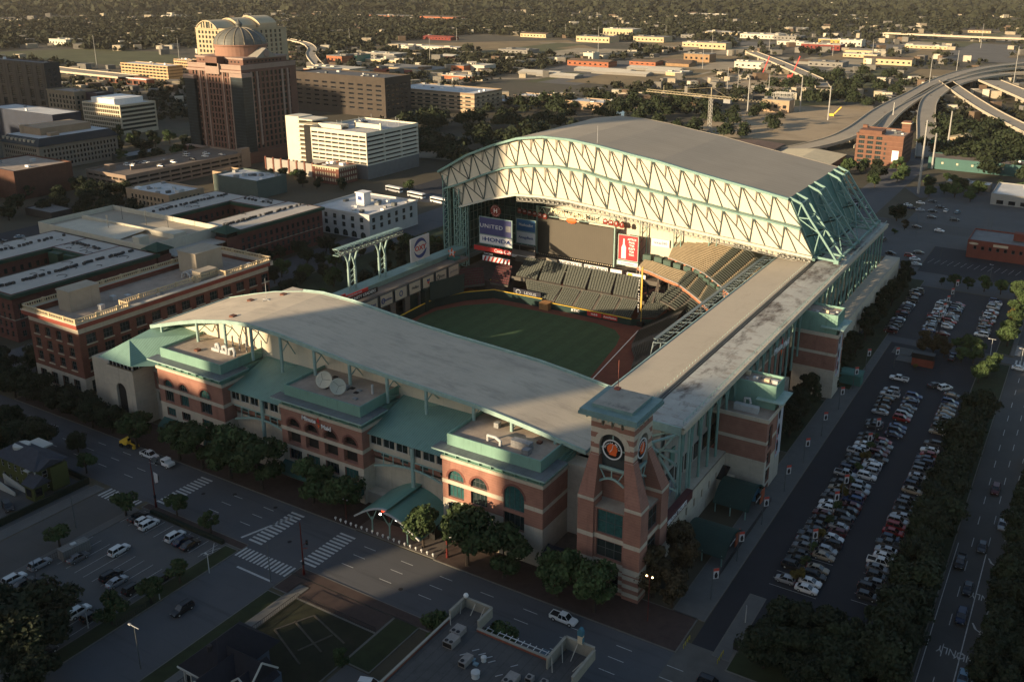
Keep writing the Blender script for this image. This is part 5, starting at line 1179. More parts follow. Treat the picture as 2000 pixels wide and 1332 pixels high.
rowcars(-25.3,344,386,2.75,0,'right row, lot beyond the cross street','cars in the lot beyond the cross street',.12,True)
H=math.pi/2
for (kd,cl,x,y,rz,lab) in (
 ('sedan','black',-176.4,115.6,H,'black sedan nearest the corner in the small west lot'),('hatchback','white',-174,115.2,H,'white hatchback second from the corner in the small west lot'),('suv','white',-171.6,114.8,H,'white tall wagon with roof rails third from the corner in the small west lot'),
 ('suv','white',-162.6,114.7,H,'white wagon with sunroof against the hedge of the small west lot'),('sedan','dark blue',-159.9,114.5,H,'dark blue sedan against the hedge of the small west lot'),('sedan','black',-157.2,114.3,H,'black sedan beside the hatched bay of the small west lot'),
 ('suv','white',-168.6,104.9,H+.05,'white wagon standing alone in the middle of the small west lot'),('sedan','grey',-173.8,98.6,H,'grey sedan beside the grey container in the west lot'),
 ('suv','black',-162,98.2,H,'black wagon left of a silver sedan in the west lot'),('sedan','silver',-159.3,97.6,H,'silver sedan between two black wagons in the west lot'),('suv','black',-154.4,97.9,H,'black wagon by the small gate of the west lot'),('sedan','black',-152.4,103.4,H,'black sedan under the street-side trees of the west lot'),
 ('sedan','dark red',-171.6,87.4,H,'dark red sedan in the near rows of the west lot'),('sedan','white',-168.9,86.9,H,'white sedan beside a dark red one in the west lot'),('suv','dark grey',-166,87.4,H,'dark grey wagon beside a white sedan in the west lot'),('suv','black',-161.4,87.6,H,'black wagon standing apart in the near rows of the west lot'),
 ('suv','white',-157.2,87.6,H,'long white wagon in the nearest row of the west lot'),('hatchback','black',-154,88,H,'black hatchback right of the long white wagon'),('sedan','silver',-169.9,81.2,H,'silver sedan at the lower left of the west lot'),('suv','dark blue',-167,81.4,H,'dark blue wagon beside the trees of the west lot'),('sedan','dark blue',-164.2,81.6,H,'dark blue sedan half under the trees of the west lot'),('hatchback','white',-160,81.8,H,'white hatchback half hidden by trees at the bottom of the west lot'),('sedan','black',-173,81.4,H,'black sedan at the left edge of the west lot'),
 ('suv','white',-178,87.2,H,'white wagon at the left edge of the near rows of the west lot'),('sedan','black',-175,87.4,H,'black sedan left of the dark red one in the west lot'),('sedan','dark grey',-176,81.6,H,'dark grey sedan at the lower left edge of the west lot'),('suv','silver',-178.4,93,H,'silver wagon beside the black fence of the west lot'),('suv','black',-140.6,98.6,-H,'black wagon driving on the side street toward the camera'),('sedan','black',-152,77.2,H,'black sedan in the deep shade at the bottom of the west lot'),
 ('pickup','white',-75,135,0,'white crew cab pickup driving on the avenue by the stadium corner'),('pickup','white',-199,136,0,'white pickup parked behind the flatbed work truck on the avenue'),
 ('suv','black',-206,102.6,-.3,'black car parked in the yard of the green house'),('suv','black',-44,133.2,0,'black car at the avenue end of the parking lot drive'),
 ('suv','dark red',-8.6,232,-H,'dark red wagon on the east avenue'),('sedan','silver',-5.4,216,-H,'silver sedan on the east avenue'),('sedan','dark grey',-8.2,204,-H,'dark grey sedan on the east avenue'),('pickup','black',-11.5,195.5,-H,'black pickup in the left lane of the east avenue'),('sedan','black',-8.8,186.4,-H,'black sedan beside the painted ONLY on the east avenue'),('suv','dark blue',-8.6,176,-H,'dark blue wagon on the east avenue near the turn arrow'),('sedan','light blue',-5.8,158,-H,'pale blue sedan at the bottom of the east avenue'),
 ('hatchback','blue',-30.2,318.2,.2,'blue hatchback at the lot booth'),('sedan','white',-11,318,0,'white sedan at the right end of the cross street'),('sedan','black',-31,315.6,H,'black sedan on the lot drive below the cross street'),('suv','white',-29,289.5,.9,'white wagon at the upper end of the long east lot'),('sedan','dark grey',-32,290,.9,'dark grey sedan at the upper end of the long east lot'),
 ('sedan','white',-87.5,105,-.3,'white sedan in the small back lot by the grill building') if 0 else ('sedan','white',-96.5,98.2,.35,'white sedan with dark sunroof in the small lot left of the grill building'),('suv','white',-95.2,101.6,.35,'white wagon behind the white sedan left of the grill building')):
    car(kd,cl,x,y,rz,lab,'cars around the stadium streets')
far=[(-86,424,'black',.1),(-74,433,'black',-.1),(-63.5,441,'black',.2),(-66,433,'red',.1),(-63,429,'white',.3),(-61,421,'silver',.2),(-82,455,'dark grey',1.4),(-73,489,'black',0),(-62,487,'white',-.1),(-34,487,'white',0),(-72,528,'black',.3),(-66,533,'white',1.5),(-60,532,'light blue',1.4),(-70,540,'black',.2),(-81,545,'white',.2),(-83,530,'dark blue',.9),(-78,527,'silver',.5),(-70,514,'dark grey',.1),(-59,514,'black',.2),(-86,536,'white',.7),(-76,552,'dark grey',.4)]
for k,(x,y,cl,rz) in enumerate(far): car('suv' if k%3==0 else 'sedan',cl,x,y,rz,'%s car, %s in order among cars scattered in the pale far lots'%(cl,ORD[k]),'cars in the far pale lots',lite=True)
pk=[(-436+ix*5.6+rc.uniform(-.4,.4),206+iy*9+rc.uniform(-.6,.6)) for ix in range(10) for iy in range(6) if rc.random()<.62 and not(ix*5.6-436>-422 and ix*5.6-436<-396 and iy<2)]
pk.sort(key=lambda p:math.hypot(*p))
for k,(x,y) in enumerate(pk[:36]): cl=rc.choice(CW); car(rc.choice(['sedan','suv','pickup']),cl,x,y,H if k%2 else 0.1,'%s car, %s from the camera in the shaded lot at the left edge'%(cl,ORD[k]),'cars in the shaded left lot',lite=True)
k=0
for i in range(13):
    for dx in(0,3.1,6.2,9.3):
        if rc.random()<.7 and k<38:
            cl=rc.choice(CW); car(rc.choice(['sedan','suv','hatchback']),cl,-113+dx+rc.uniform(-.2,.2),430+i*7.4+rc.uniform(-1,1),H,'%s car queueing on the street behind the stadium, %s from its near end'%(cl,ORD[k]),'cars queueing behind the stadium',lite=True); k+=1
# flatbed truck, yellow loader, bus
o=thing('flatbed_truck','white cab flatbed work truck parked on the avenue in front of the pickup','truck',(-192.5,135.2,0)); b=MB(); b.box(.4,3.2,-1,1,.6,1.4); b.box(.2,1.9,-.95,.95,1.4,2.2); b.build('cab',WHT,o); b=MB(); b.box(.5,1.7,-.97,.97,1.5,2.05); b.build('window_glass',CARG,o); b=MB(); b.box(-3.3,.1,-1.05,1.05,.8,1.0); b.box(-3.2,-1.6,-.9,-.2,1,1.6); b.box(-1.2,-.3,0,.8,1,1.5); b.build('flatbed',DGREY,o)
for x in(-2.4,2.3):
    for y in(-.9,.9): link('wheel',[q for q in carspec('pickup','white') if q[0]=='wheel'][0][1],o,(x,y,.42))
o=thing('wheel_loader','yellow wheel loader standing on the avenue by the left pavilion','loader',(-209,136.8,0),.2); b=MB(); b.box(-1.8,.6,-.8,.8,.8,1.7); b.box(-.2,.8,-.6,.6,1.7,2.7); b.build('body',YEL,o); b=MB(); b.box(-.15,.82,-.55,.55,1.8,2.6); b.build('cab_glass',CARG,o); b=MB(); b.beam((.6,0,1.3),(2.6,0,.6),.3); b.extr([(2.4,-1,.2),(3.1,-1,.1),(2.6,-1,1)],(0,2,0)); b.build('bucket',YEL,o)
for x in(-1.2,1):
    for y in(-.85,.85): b=MB(); b.tube((x,y-.2,.6),(x,y+.2,.6),.6,n=12); b.build('wheel',TYRE,o)
o=thing('school_bus','yellow bus at the right edge of the east avenue','bus',(-2.2,250,0),H); b=MB(); b.box(-5,4,-1.2,1.2,.5,2.9); b.box(4,5.2,-1,1,.5,1.7); b.build('body',YEL,o); b=MB(); b.box(-4.8,3.8,-1.22,1.22,1.8,2.5); b.build('window_glass',CARG,o)
for k,(x,y) in enumerate(((-345,413),(-325,408),(-306,404))):
    o=thing('city_bus','white and dark city bus, %s from the left on the street behind the white building'%ORD[k],'bus',(x,y,0),-.15); b=MB(); b.box(-6,6,-1.25,1.25,.4,3.1); b.build('body',WHT,o); b=MB(); b.box(-5.8,6.02,-1.27,1.27,1.5,2.5); b.build('window_glass',CARG,o)
    for x_ in(-4,4):
        for y_ in(-1.1,1.1): b=MB(); b.tube((x_,y_-.15,.5),(x_,y_+.15,.5),.5,n=10); b.build('wheel',TYRE,o)
o=thing('storage_container','grey storage container in the west lot beside a grey sedan','container',(-176.3,99.6,0),H-.1); b=MB(); b.box(-3,3,-1.2,1.2,.1,2.5); b.build('body',M('container_grey',(.16,.16,.15),.7,.15,1,stripe=('Y',.5,.2,.3)),o); b=MB(); b.box(-.6,.5,-.5,.5,2.5,2.75); b.build('vent',LGREY,o)
# ================================================================= city buildings
def block(name,label,x0,x1,y0,y1,h,wm,rm,front=None,side=None,par=.9,cat='building',units=0,bands=(),trim=None,nx=1,nz=1,g=None,d=.35,z0=0,fm=None,wname='window'):
    t=thing(name,label,cat,((x0+x1)/2,(y0+y1)/2,z0)); C=Vector(t.location)
    def A(b,n,m,p=None): o=b.build(n,m); o.parent=p or t; o.location=(-C if p is None else Vector()); return o
    hf=front or []; hs=side or []
    b=MB(); wall(b,x0,y0,1,0,x1-x0,z0,h+par,hf,d,bands,0); wall(b,x1,y0,0,1,y1-y0,z0,h+par,hs,d,bands,0); wall(b,x1,y1,-1,0,x1-x0,z0,h+par,[],d,bands,0); wall(b,x0,y1,0,-1,y1-y0,z0,h+par,[],d,bands,0)
    e=.4
    if par>0:
        for q in((x0,x1,y0,y0+e),(x0,x1,y1-e,y1),(x0,x0+e,y0+e,y1-e),(x1-e,x1,y0+e,y1-e)): b.box(q[0]+.01,q[1]-.01,q[2]+.01,q[3]-.01,h,h+par,0)
    wl=A(b,'wall',wm if isinstance(wm,list) else [wm])
    b=MB(); b.box(x0+.05,x1-.05,y0+.05,y1-.05,h-.3,h); A(b,'roof',rm)
    if trim:
        b=MB(); b.box(x0-.35,x1+.35,y0-.35,y0-.002,h+par-.9,h+par+.05); b.box(x1+.002,x1+.35,y0,y1+.3,h+par-.9,h+par+.05); A(b,'cornice',trim)
    cnt=[0]
    for hh,(ox,oy,ux,uy) in((hf,(x0,y0,1,0)),(hs,(x1,y0,0,1))):
        if hh: windows(wl,ox,oy,ux,uy,hh,d-.02,nx,nz,g,fm,wname,50,[0])
    rr_=random.Random(hash(label)%1000 if 0 else int(abs(x0*7+y0)))
    for k in range(units):
        bb=MB(); sx,sy=rr_.uniform(1,3.5),rr_.uniform(1,2.6); X=rr_.uniform(x0+1,max(x0+1.1,x1-sx-1)); Y=rr_.uniform(y0+1,max(y0+1.1,y1-sy-1)); bb.box(X,X+sx,Y,Y+sy,h,h+rr_.uniform(.6,2)); bb.box(X+.2,X+sx-.2,Y+.2,Y+sy-.2,h+.6,h+.7); A(bb,'rooftop_unit',rr_.choice([GREYB,LGREY,WHT,DGREY]))
    t['_c']=0; del t['_c']
    return t,A,wl
def slots(L,n,z0,fl,fh,h,gap=.6,m=.4):
    st=(L-2*m)/n; return [(m+st*i+gap/2,m+st*(i+1)-gap/2,z0+fh*j,z0+fh*j+h) for j in range(fl) for i in range(n)]
OLDT=M('old_tan_stone',(.24,.19,.13),.9,.15,.2); BROWN=M('brown_concrete',(.06,.048,.038),.9,.15,.15); TANB=M('tan_brick',(.35,.25,.16),.9,.12,.2)
GWHITE=M('garage_white',(.62,.57,.45),.8,.06,.2); PINKB=M('rose_granite',(.15,.075,.053),.7,.12,.1,stripe=('Z',3.9,.12,.06)); PINKL=M('pale_rose_stone',(.30,.215,.17),.8,.1,.2)
# --- domed courthouse
t,A,wl=block('domed_courthouse','tall rose granite tower with a grey metal dome on a round drum','-',0,0,0,0,0,WHT,WHT) if 0 else (None,None,None)
x0,x1,y0,y1=-531,-481,430,478
fh=3.9
fr=[(4+3.05*i,5.5+3.05*i,8+fh*j,10.8+fh*j) for j in range(13) for i in range(14) if not(i in(4,9))]
sd=[(5+3.9*i,7+3.9*i,8+fh*j,10.8+fh*j) for j in range(13) for i in range(10)]
t,A,wl=block('domed_courthouse','tall rose granite tower with a grey ribbed metal dome on a round drum',x0,x1,y0,y1,61,[PINKB,PINKL],GRAVEL,fr,sd,1.5,'tower',0,[(59.5,62.5,1),(0,5,1)],PINKL,1,1,GLASS,.5)
MG=M('mirror_glass_grid',(.016,.024,.028),.3,.4,.15,stripe=('Z',1.95,-1.3,.12),spec=.5)
for q in((x0-2.5,x0+7,y0-2,y0+5,0,52,0),(x1-8,x1+2.5,y0-2,y0+6,0,55,0)): b=MB(); b.box(*q); A(b,'glass_bay',MG)
b=MB(); b.box(x0-3,x0+7.5,y0-2.6,y0+5.2,52,54.5); b.box(x1-8.5,x1+3,y0-2.6,y0+6.5,55,57.5); b.box(x0+18,x0+31,y0-1.5,y0,56,63); b.box(x0-.8,x1+.8,y0-.8,y0-.4,57.5,59); A(b,'setback_cornice',PINKL)
b=MB(); b.box(x0+3,x1-3,y0+5,y1-5,61,65.4,0); b.box(x0+2.4,x1-2.4,y0+4.4,y1-4.4,65.4,66.6,1); b.box(x0+19,x0+30,y0-1.5,y0+5,61,67,0); A(b,'upper_block',[PINKB,PINKL])
b=MB()
for k in range(12): b.box(x0+6+3.3*k,x0+7.2+3.3*k,y0+4.9,y0+4.98,63.3,64.4)
for k in range(10): b.box(x1-2.98,x1-2.9,y0+8+3.2*k,y0+9.2+3.2*k,63.3,64.4)
A(b,'cornice_window',DARK)
# gabled pediments
b=MB(); cx,cy_=(x0+x1)/2,(y0+y1)/2
b.extr([(x1-1.5,cy_-9,66),(x1-1.5,cy_+9,66),(x1-1.5,cy_,72)],(-16,0,0)); b.extr([(cx-9,y0+3.5,70),(cx+9,y0+3.5,70),(cx,y0+3.5,76.5)],(0,10,0)) if 0 else None
A(b,'gable',M('zinc_roof',(.27,.25,.21),.5,.1,.3)); b=MB(); b.lathe((0,0,0),[(.1,-.1),(2.3,-.1),(2.3,.2),(1.6,.25),(.1,.25)],20); o=b.build('round_medallion',PINKL); o.parent=t; o.rotation_euler=(0,math.pi/2,0); o.location=Vector((x1-1.3,cy_,68.4))-Vector(t.location)
b=MB(); b.lathe((cx,cy_,66),[(16.8,0),(16.8,6.8),(17.6,7.1),(17.6,7.9),(16.9,8.1)],40); A(b,'drum',M('rose_drum',(.27,.15,.105),.8,.1,.2))
b=MB(); pr_=[(17.2*math.cos(t_),8+10.6*math.sin(t_)) for t_ in [math.pi/2*k/9 for k in range(9)]]+[(2.0,18.6),(2.0,19.8),(2.4,20.2),(2,21.2),(1,22.2),(.1,23.6)]
b.lathe((cx,cy_,66),pr_,40); A(b,'dome',M('dome_zinc',(.115,.115,.10),.55,.12,.15))
b=MB()
for k in range(16):
    a=2*math.pi*(k+.5)/16; pts=[(cx+17.3*math.cos(q)*math.cos(a),cy_+17.3*math.cos(q)*math.sin(a),74+10.7*math.sin(q)) for q in [math.pi/2*j/9 for j in range(9)]]; b.path(pts,.4,.35)
A(b,'dome_rib',M('rib_brass',(.26,.22,.15),.4,.1,.3))
b=MB()
for k in range(4): 
    X=x0+2.2+3.05*0; 
for X in (x0+10.5,x0+16.8,x0+32.5,x0+39): b.box(X,X+.9,y0-.5,y0-.002,6,58)
for Y in (y0+7,y0+12,y0+34,y0+39): b.box(x1+.002,x1+.6,Y,Y+1.6,10,58)
A(b,'pilaster',PINKL)
b=MB(); b.box(x0-4,x1+4,y0-5,y0-2.1,0,7,0); b.box(x0-4.4,x1+4.4,y0-5.4,y0-2.1,7,7.8,1); b.box(x1+2.6,x1+5,y0-5,y1,0,7,0); A(b,'podium',[PINKB,PINKL])
# --- cream courthouse with curved roofs, behind
YB=M('cream_stone',(.42,.34,.215),.85,.08,.15)  # the stone's own even cream
x0,x1,y0,y1=-873,-815,722,800
fr=[(4+5.5*i,7+5.5*i,30+5*j,33+5*j) for j in range(6) for i in range(10)]
t,A,wl=block('curved_roof_courthouse','cream stone block with three curved metal roofs behind the domed tower',x0,x1,y0,y1,60,[YB],GRAVEL,fr,[(5+6.8*i,8+6.8*i,30+5*j,33.4+5*j) for j in range(6) for i in range(10)],1,'building',0,(),YB,1,1,GLASS,.6)
for q,(a,c,d0,d1) in enumerate(((x0+4,x0+36,y0-1.5,y0+24),(x0+6,x0+40,y0+26,y0+50),(x0+8,x0+44,y0+52,y0+77))):
    b=MB(); n=14; pts=[(a+(c-a)*k/n,61+10*math.sin(math.pi*(k/n))**.8*(.75+.0*q)+q*1.5) for k in range(n+1)]
    b.extr([(a,d0,60)]+[(x,d0,z) for x,z in pts]+[(c,d0,60)],(0,d1-d0,0)); A(b,'curved_roof_block',YB)
    b=MB()
    for (u,z),(v,w_) in zip(pts,pts[1:]): b.extr([(u,d0-1,z),(v,d0-1,w_),(v,d0-1,w_+.8),(u,d0-1,z+.8)],(0,d1-d0+1,0))
    A(b,'curved_roof',M('cream_metal_roof',(.50,.42,.27),.5,.1,.1))
b=MB()
for k in range(5): b.box(x0+11+4*k,x0+13+4*k+(1.5 if k==2 else 0),y0-1.56,y0-1.5,61,67.5)
A(b,'tall_window',GLASS)
# --- white parking garage
x0,x1,y0,y1=-424,-379,430,480
t,A,wl=block('parking_garage','white seven-deck parking garage with open slots and a blank stair tower',x0,x1,y0,y1,27.3,[GWHITE,M('mesh_screen',(.17,.17,.16),.9,.1,.3)],M('deck_pale',(.38,.38,.37),.9,.1,.1),slots(x1-x0,8,9.2,7,2.62,1.15,.5),slots(y1-y0,3,9.2,7,2.62,1.1,.7),1.0,'parking garage',0,[(0,8.4,1)],None,1,1,DARK,1.2,0,DARK,'deck_opening')
b=MB(); b.box(-449,-437.5,434,446,0,33,0); A(b,'stair_tower',GWHITE); b=MB()
for k in range(10): b.box(-437.5,-424,432+.0*k,444,3+2.8*k,4.1+2.8*k,0)
b.box(-430,-424.02,430.5,440,0,29,1); b.box(-437.4,-424.1,440,446,0,29.5,1); b.box(-438,-424,432,446,31.5,32.3,0); A(b,'open_stair',[GWHITE,DARK])
b=MB(); b.box(-402,-382,446,447,28.3,31,0); b.box(-382,-381,446,447,27.3,32,0); b.box(-402,-401,446,447,27.3,32,0); b.box(-424,-405,437,444,27.4,30,0); A(b,'ramp_wall',GWHITE)
for k in range(9): b=MB(); X=-420+random.random()*38;Y=436+random.random()*40; b.tube((X,Y,27.3),(X,Y,32),.1); A(b,'light_mast',LGREY)
for k,(X,Y,cl) in enumerate(((-417,470,'white'),(-412,467,'dark grey'),(-413,440,'white'),(-409,440,'dark grey'),(-405,440.5,'black'))): car('sedan',cl,X,Y,H,'%s car on the white garage top deck, %s from the left'%(cl,ORD[k]),'cars on the white garage deck',27.33,True)
# --- small victorian front and screen wall
t,A,wl=block('arcaded_red_building','red brick three-storey building with rows of white arched windows at the garage foot',-403,-383,409,425,9.6,[BRICKR],GRAVEL,[(1+1.9*i,2.3+1.9*i,1.6+3.2*j,3.7+3.2*j,1) for j in range(3) for i in range(9)],[(1+1.9*i,2.3+1.9*i,1.6+3.2*j,3.7+3.2*j,1) for j in range(3) for i in range(8)],.8,'building',5,(),CREAM,1,1,CREAM,.3)
o=thing('screen_wall','pale mesh screen wall with brick piers in front of the white garage','wall',(-430,418,0)); b=MB(); b.box(-23,25,0,.4,0,8.2); b.build('mesh_screen',M('mesh_pale',(.33,.31,.27),.9,.08,.3),o)
b=MB()
for k in range(8): b.box(-23.2+6.7*k,-22+6.7*k,-.3,.7,0,9)
b.build('pier',BRICKR,o)
block('grey_green_block','plain grey green windowless block with a vented roof',-431,-396,358,380,9.5,[M('grey_green_render',(.09,.115,.10),.9,.1,.2)],WROOF,None,None,.8,'building',9)
block('tan_corner_house','small tan corner building with a blank parapet, left of the grey green block',-448,-434,372,386,6,[TANB],WROOF,[(2,5,1,3)],[(2+3*i,3.4+3*i,1,3) for i in range(3)],2,'building',2)
# --- brown windowless block behind the garage, striped hospital-like block and low pair
x0,x1,y0,y1=-640,-534,633,668
block('brown_slab','long dark brown slab block with rows of small dark slots',x0,x1,y0,y1,33,[BROWN],M('dark_roof',(.10,.10,.10)),[(3+10.3*i,9+10.3*i,6+4*j,7.6+4*j) for j in range(6) for i in range(10)],[(3+6*i,6+6*i,6+4*j,7.6+4*j) for j in range(6) for i in range(5)],1.2,'building',10,(),None,1,1,GLASSD,.4)
STRB=M('striped_brick',(.42,.31,.20),.9,.08,.2,stripe=('Z',4,.45,.42))
block('striped_brick_complex','long five-storey brick complex striped in cream and rust, white roof',-581,-486,697,742,17,[STRB],WROOF,[(4+9*i,10+9*i,3+3.4*j,4.4+3.4*j) for j in range(4) for i in range(10)],[(4+8*i,8+8*i,3+3.4*j,4.4+3.4*j) for j in range(4) for i in range(5)],.8,'building',12,(),None,1,1,GLASS,.3)
block('low_annex','flat pale roofed annex at the right end of the striped complex',-508,-484,742,760,6,[STRB],WROOF,None,None,.5,'building',2)
block('beige_box','low beige windowless box, the left one of a pair',-500,-462,783,806,6.5,[TANB],WROOF,None,None,.8,'building',5); block('beige_box','low beige windowless box, the right one of a pair, with a parked row in front',-436,-395,770,796,7.5,[TANB],WROOF,[(6,9,1,3),(20,30,1,3)],None,.8,'building',5)
block('beige_link','low pale link building between the two beige boxes',-462,-436,778,800,3.6,[TANB],WROOF,None,None,.5,'building',4)
# --- left downtown group
block('dark_office_tower','broad dark brown office block with tall glazed bays at the left edge',-905,-789,490,504,43,[M('dark_granite',(.045,.038,.036),.6,.1,.1,stripe=('X',8,.5,.2))],M('dark_roof2',(.16,.16,.165)),[(6+14*i,12+14*i,3+10*j,11+10*j) for j in range(4) for i in range(8)],[(3+4.6*i,5.6+4.6*i,4+4*j,6.5+4*j) for j in range(9) for i in range(2)],1,'building',3,(),None,3,5,GLASSD,.4)
block('ornate_hotel','ornate tan stone hotel with vertical window bays beside the dark tower',-742,-706,460,480,27,[OLDT],GRAVEL,[(2.5+4.4*i,4.6+4.4*i,3+3.8*j,5.6+3.8*j) for j in range(6) for i in range(8)],[(2+4*i,4+4*i,3+3.8*j,5.6+3.8*j) for j in range(6) for i in range(4)],1.2,'building',2,(),OLDT)
WO=M('office_cream',(.50,.43,.31),.8,.06,.3)
t,A,wl=block('cream_office','cream six-storey office with a hooded window grid and a white crown',-690,-644,455,487,22,[WO],WROOF,[(1+2.6*i,2.9+2.6*i,3+3.25*j,5.2+3.25*j) for j in range(6) for i in range(17)],slots(32,1,3,6,3.25,1.9,.8),.7,'building',0,(),None,1,1,GLASS,1.0)
b=MB(); b.box(-680,-652,456.5,482,22,26.4); b.box(-676,-656,460,478,26.4,26.7); A(b,'crown',WHT)
block('purple_brown_block','dark plum block seen between the hotel and the cream office',-706,-692,470,485,26,[M('plum_wall',(.05,.035,.045),.8)],GRAVEL,None,None,1,'building',0)
BB=M('beige_aggregate',(.25,.215,.165),.9,.1,.2)
t,A,wl=block('mansard_office','long beige block of small square windows under a dark sloping mansard',-606,-566,340,395,15.5,[BB],WROOF,[(3+2.3*i,4.3+2.3*i,2.5+3.1*j,4.4+3.1*j) for j in range(4) for i in range(15)],[(3+2.45*i,4.3+2.45*i,2+3.1*j,3.9+3.1*j) for j in range(4) for i in range(21)],0,'building',0,(),None,1,1,GLASSD,.35)
b=MB(); i0=len(b.v); b.v+=[(-607,339,15.5),(-565,339,15.5),(-565,396,15.5),(-607,396,15.5),(-603,343,20),(-569,343,20),(-569,392,20),(-603,392,20)]; b.f+=[(0,1,5,4),(1,2,6,5),(2,3,7,6),(3,0,4,7),(4,5,6,7)]; b.m+=[0]*4+[1]; A(b,'mansard',[M('mansard_slate',(.025,.03,.032),.6,.2,.4),WROOF])
b=MB(); b.box(-600,-578,350,385,20,24.5); b.box(-575,-571,352,358,20,22); b.lathe((-598,352,20),[(3,0),(3,5)],16); A(b,'penthouse',TANB)
b=MB()
for k in range(8): b.box(-605+4.5*k,-603+4.5*k,340.5,342,17.2,18.8)
A(b,'dormer',CREAM)
t,A,wl=block('white_fin_tower','white tower with tall vertical fins at the left edge',-640,-609,312,334,27,[M('fin_white',(.33,.32,.30),.8,.1,.3,stripe=('X',3,.75,.5))],WROOF,None,None,1,'building',2)
block('navy_block','navy blue flat block above the mansard office',-720,-640,398,420,22,[M('navy_wall',(.02,.028,.05),.6)],WROOF,None,None,.6,'building',2)
t,A,wl=block('brown_warehouse','dark red-brown windowless warehouse with a lit end wall at the left edge',-545,-503,286,320,15.5,[M('russet_brick',(.10,.048,.033),.9,.15,.3)],GRAVEL,[(2,5,6,10),(10,14,6,10)],None,.8,'building',3)
# brown open parking structure
x0,x1,y0,y1=-506,-470,330,420
PKC=M('tan_parking_concrete',(.24,.18,.135),.9,.1,.2)
t,A,wl=block('tan_parking_structure','tan three-level parking structure with cars on the open top deck',x0,x1,y0,y1,9,[PKC],M('tan_deck',(.17,.135,.105),.9,.15,.1),slots(x1-x0,6,1.2,3,2.7,1.3,.8),slots(y1-y0,12,1.2,3,2.7,1.3,.8),1.0,'parking garage',0,(),None,1,1,DARK,1,0,DARK,'deck_opening')
b=MB(); b.box(x1-3,x1+.5,y1-6,y1+1,0,12.5); b.box(-500,-495,338,342,9,12); b.box(-486,-485.5,345,375,9,11.2); A(b,'stair_head',PKC)
k=0
for (X,Y) in((-498,352),(-497,358),(-493,361),(-492,352),(-489,360),(-488,366),(-482,372),(-490,372),(-480,385),(-478,360),(-492,390),(-482,396),(-477,405),(-488,402),(-498,395)):
    cl=rc.choice(['white','white','silver','dark grey','white']); car(rc.choice(['suv','sedan']),cl,X,Y,.2,'%s car on the tan parking structure deck, %s from the near end'%(cl,ORD[k]),'cars on the tan parking deck',9.03,True); k+=1
block('beige_hotel_wing','beige five-storey building with small windows and roof plant, in front of the tan parking structure',-437,-403,306,328,10.6,[TANB],WROOF,[(4+3*i,5.4+3*i,1+3*j,2.9+3*j) for j in range(3) for i in range(9)],[(2+2.6*i,3.4+2.6*i,1+3*j,2.9+3*j) for j in range(3) for i in range(7)],.9,'building',11)
block('low_pavilion_roof','flat grey-roofed single-storey pavilion with a wide overhang in the left parking area',-470,-448,270,282,3.6,[M('pavilion_wall',(.05,.045,.04))],M('pavilion_roof_grey',(.16,.155,.145)),None,None,.3,'building',1)
block('small_flat_house','small flat roofed tan house at the left edge beside the parking area',-420,-398,205,222,5,[TANB],GRAVEL,[(2,3.4,1,3)],[(3,4.4,1,3)],.5,'building',2)
block('curved_shed','long grey barrel-roofed hall among dark trees left of the domed tower',-560,-545,385,415,4,[M('shed_wall',(.05,.06,.05))],M('shed_grey',(.2,.21,.21)),None,None,.4,'building',0)
block('cream_school','cream and red terraced building with a long projecting canopy at the freeway',-982,-901,702,722,19,[M('cream_brick',(.48,.33,.18),.9,.08,.3,stripe=('Z',3.4,.55,.35))],WROOF,[(2+6*i,6+6*i,3+3.4*j,4.8+3.4*j) for j in range(5) for i in range(13)],None,.5,'building',4,(),None,1,1,GLASS,.4)
block('cream_school_wing','tall cream and rust gridded wing touching the left side of the domed tower',-949,-918,749,760,21.5,[MT['cream_brick']],WROOF,[(2+3*i,4+3*i,3+3.4*j,4.8+3.4*j) for j in range(6) for i in range(9)],None,.5,'building',2)
block('long_canopy_building','long low white canopy in front of the cream school, with red posts',-990,-905,676,686,6.5,[M('rust_wall',(.2,.08,.05))],WHT,[(3+10*i,11+10*i,.5,4.5) for i in range(8)],None,.9,'building',0,(),WHT,1,1,DARK,2)
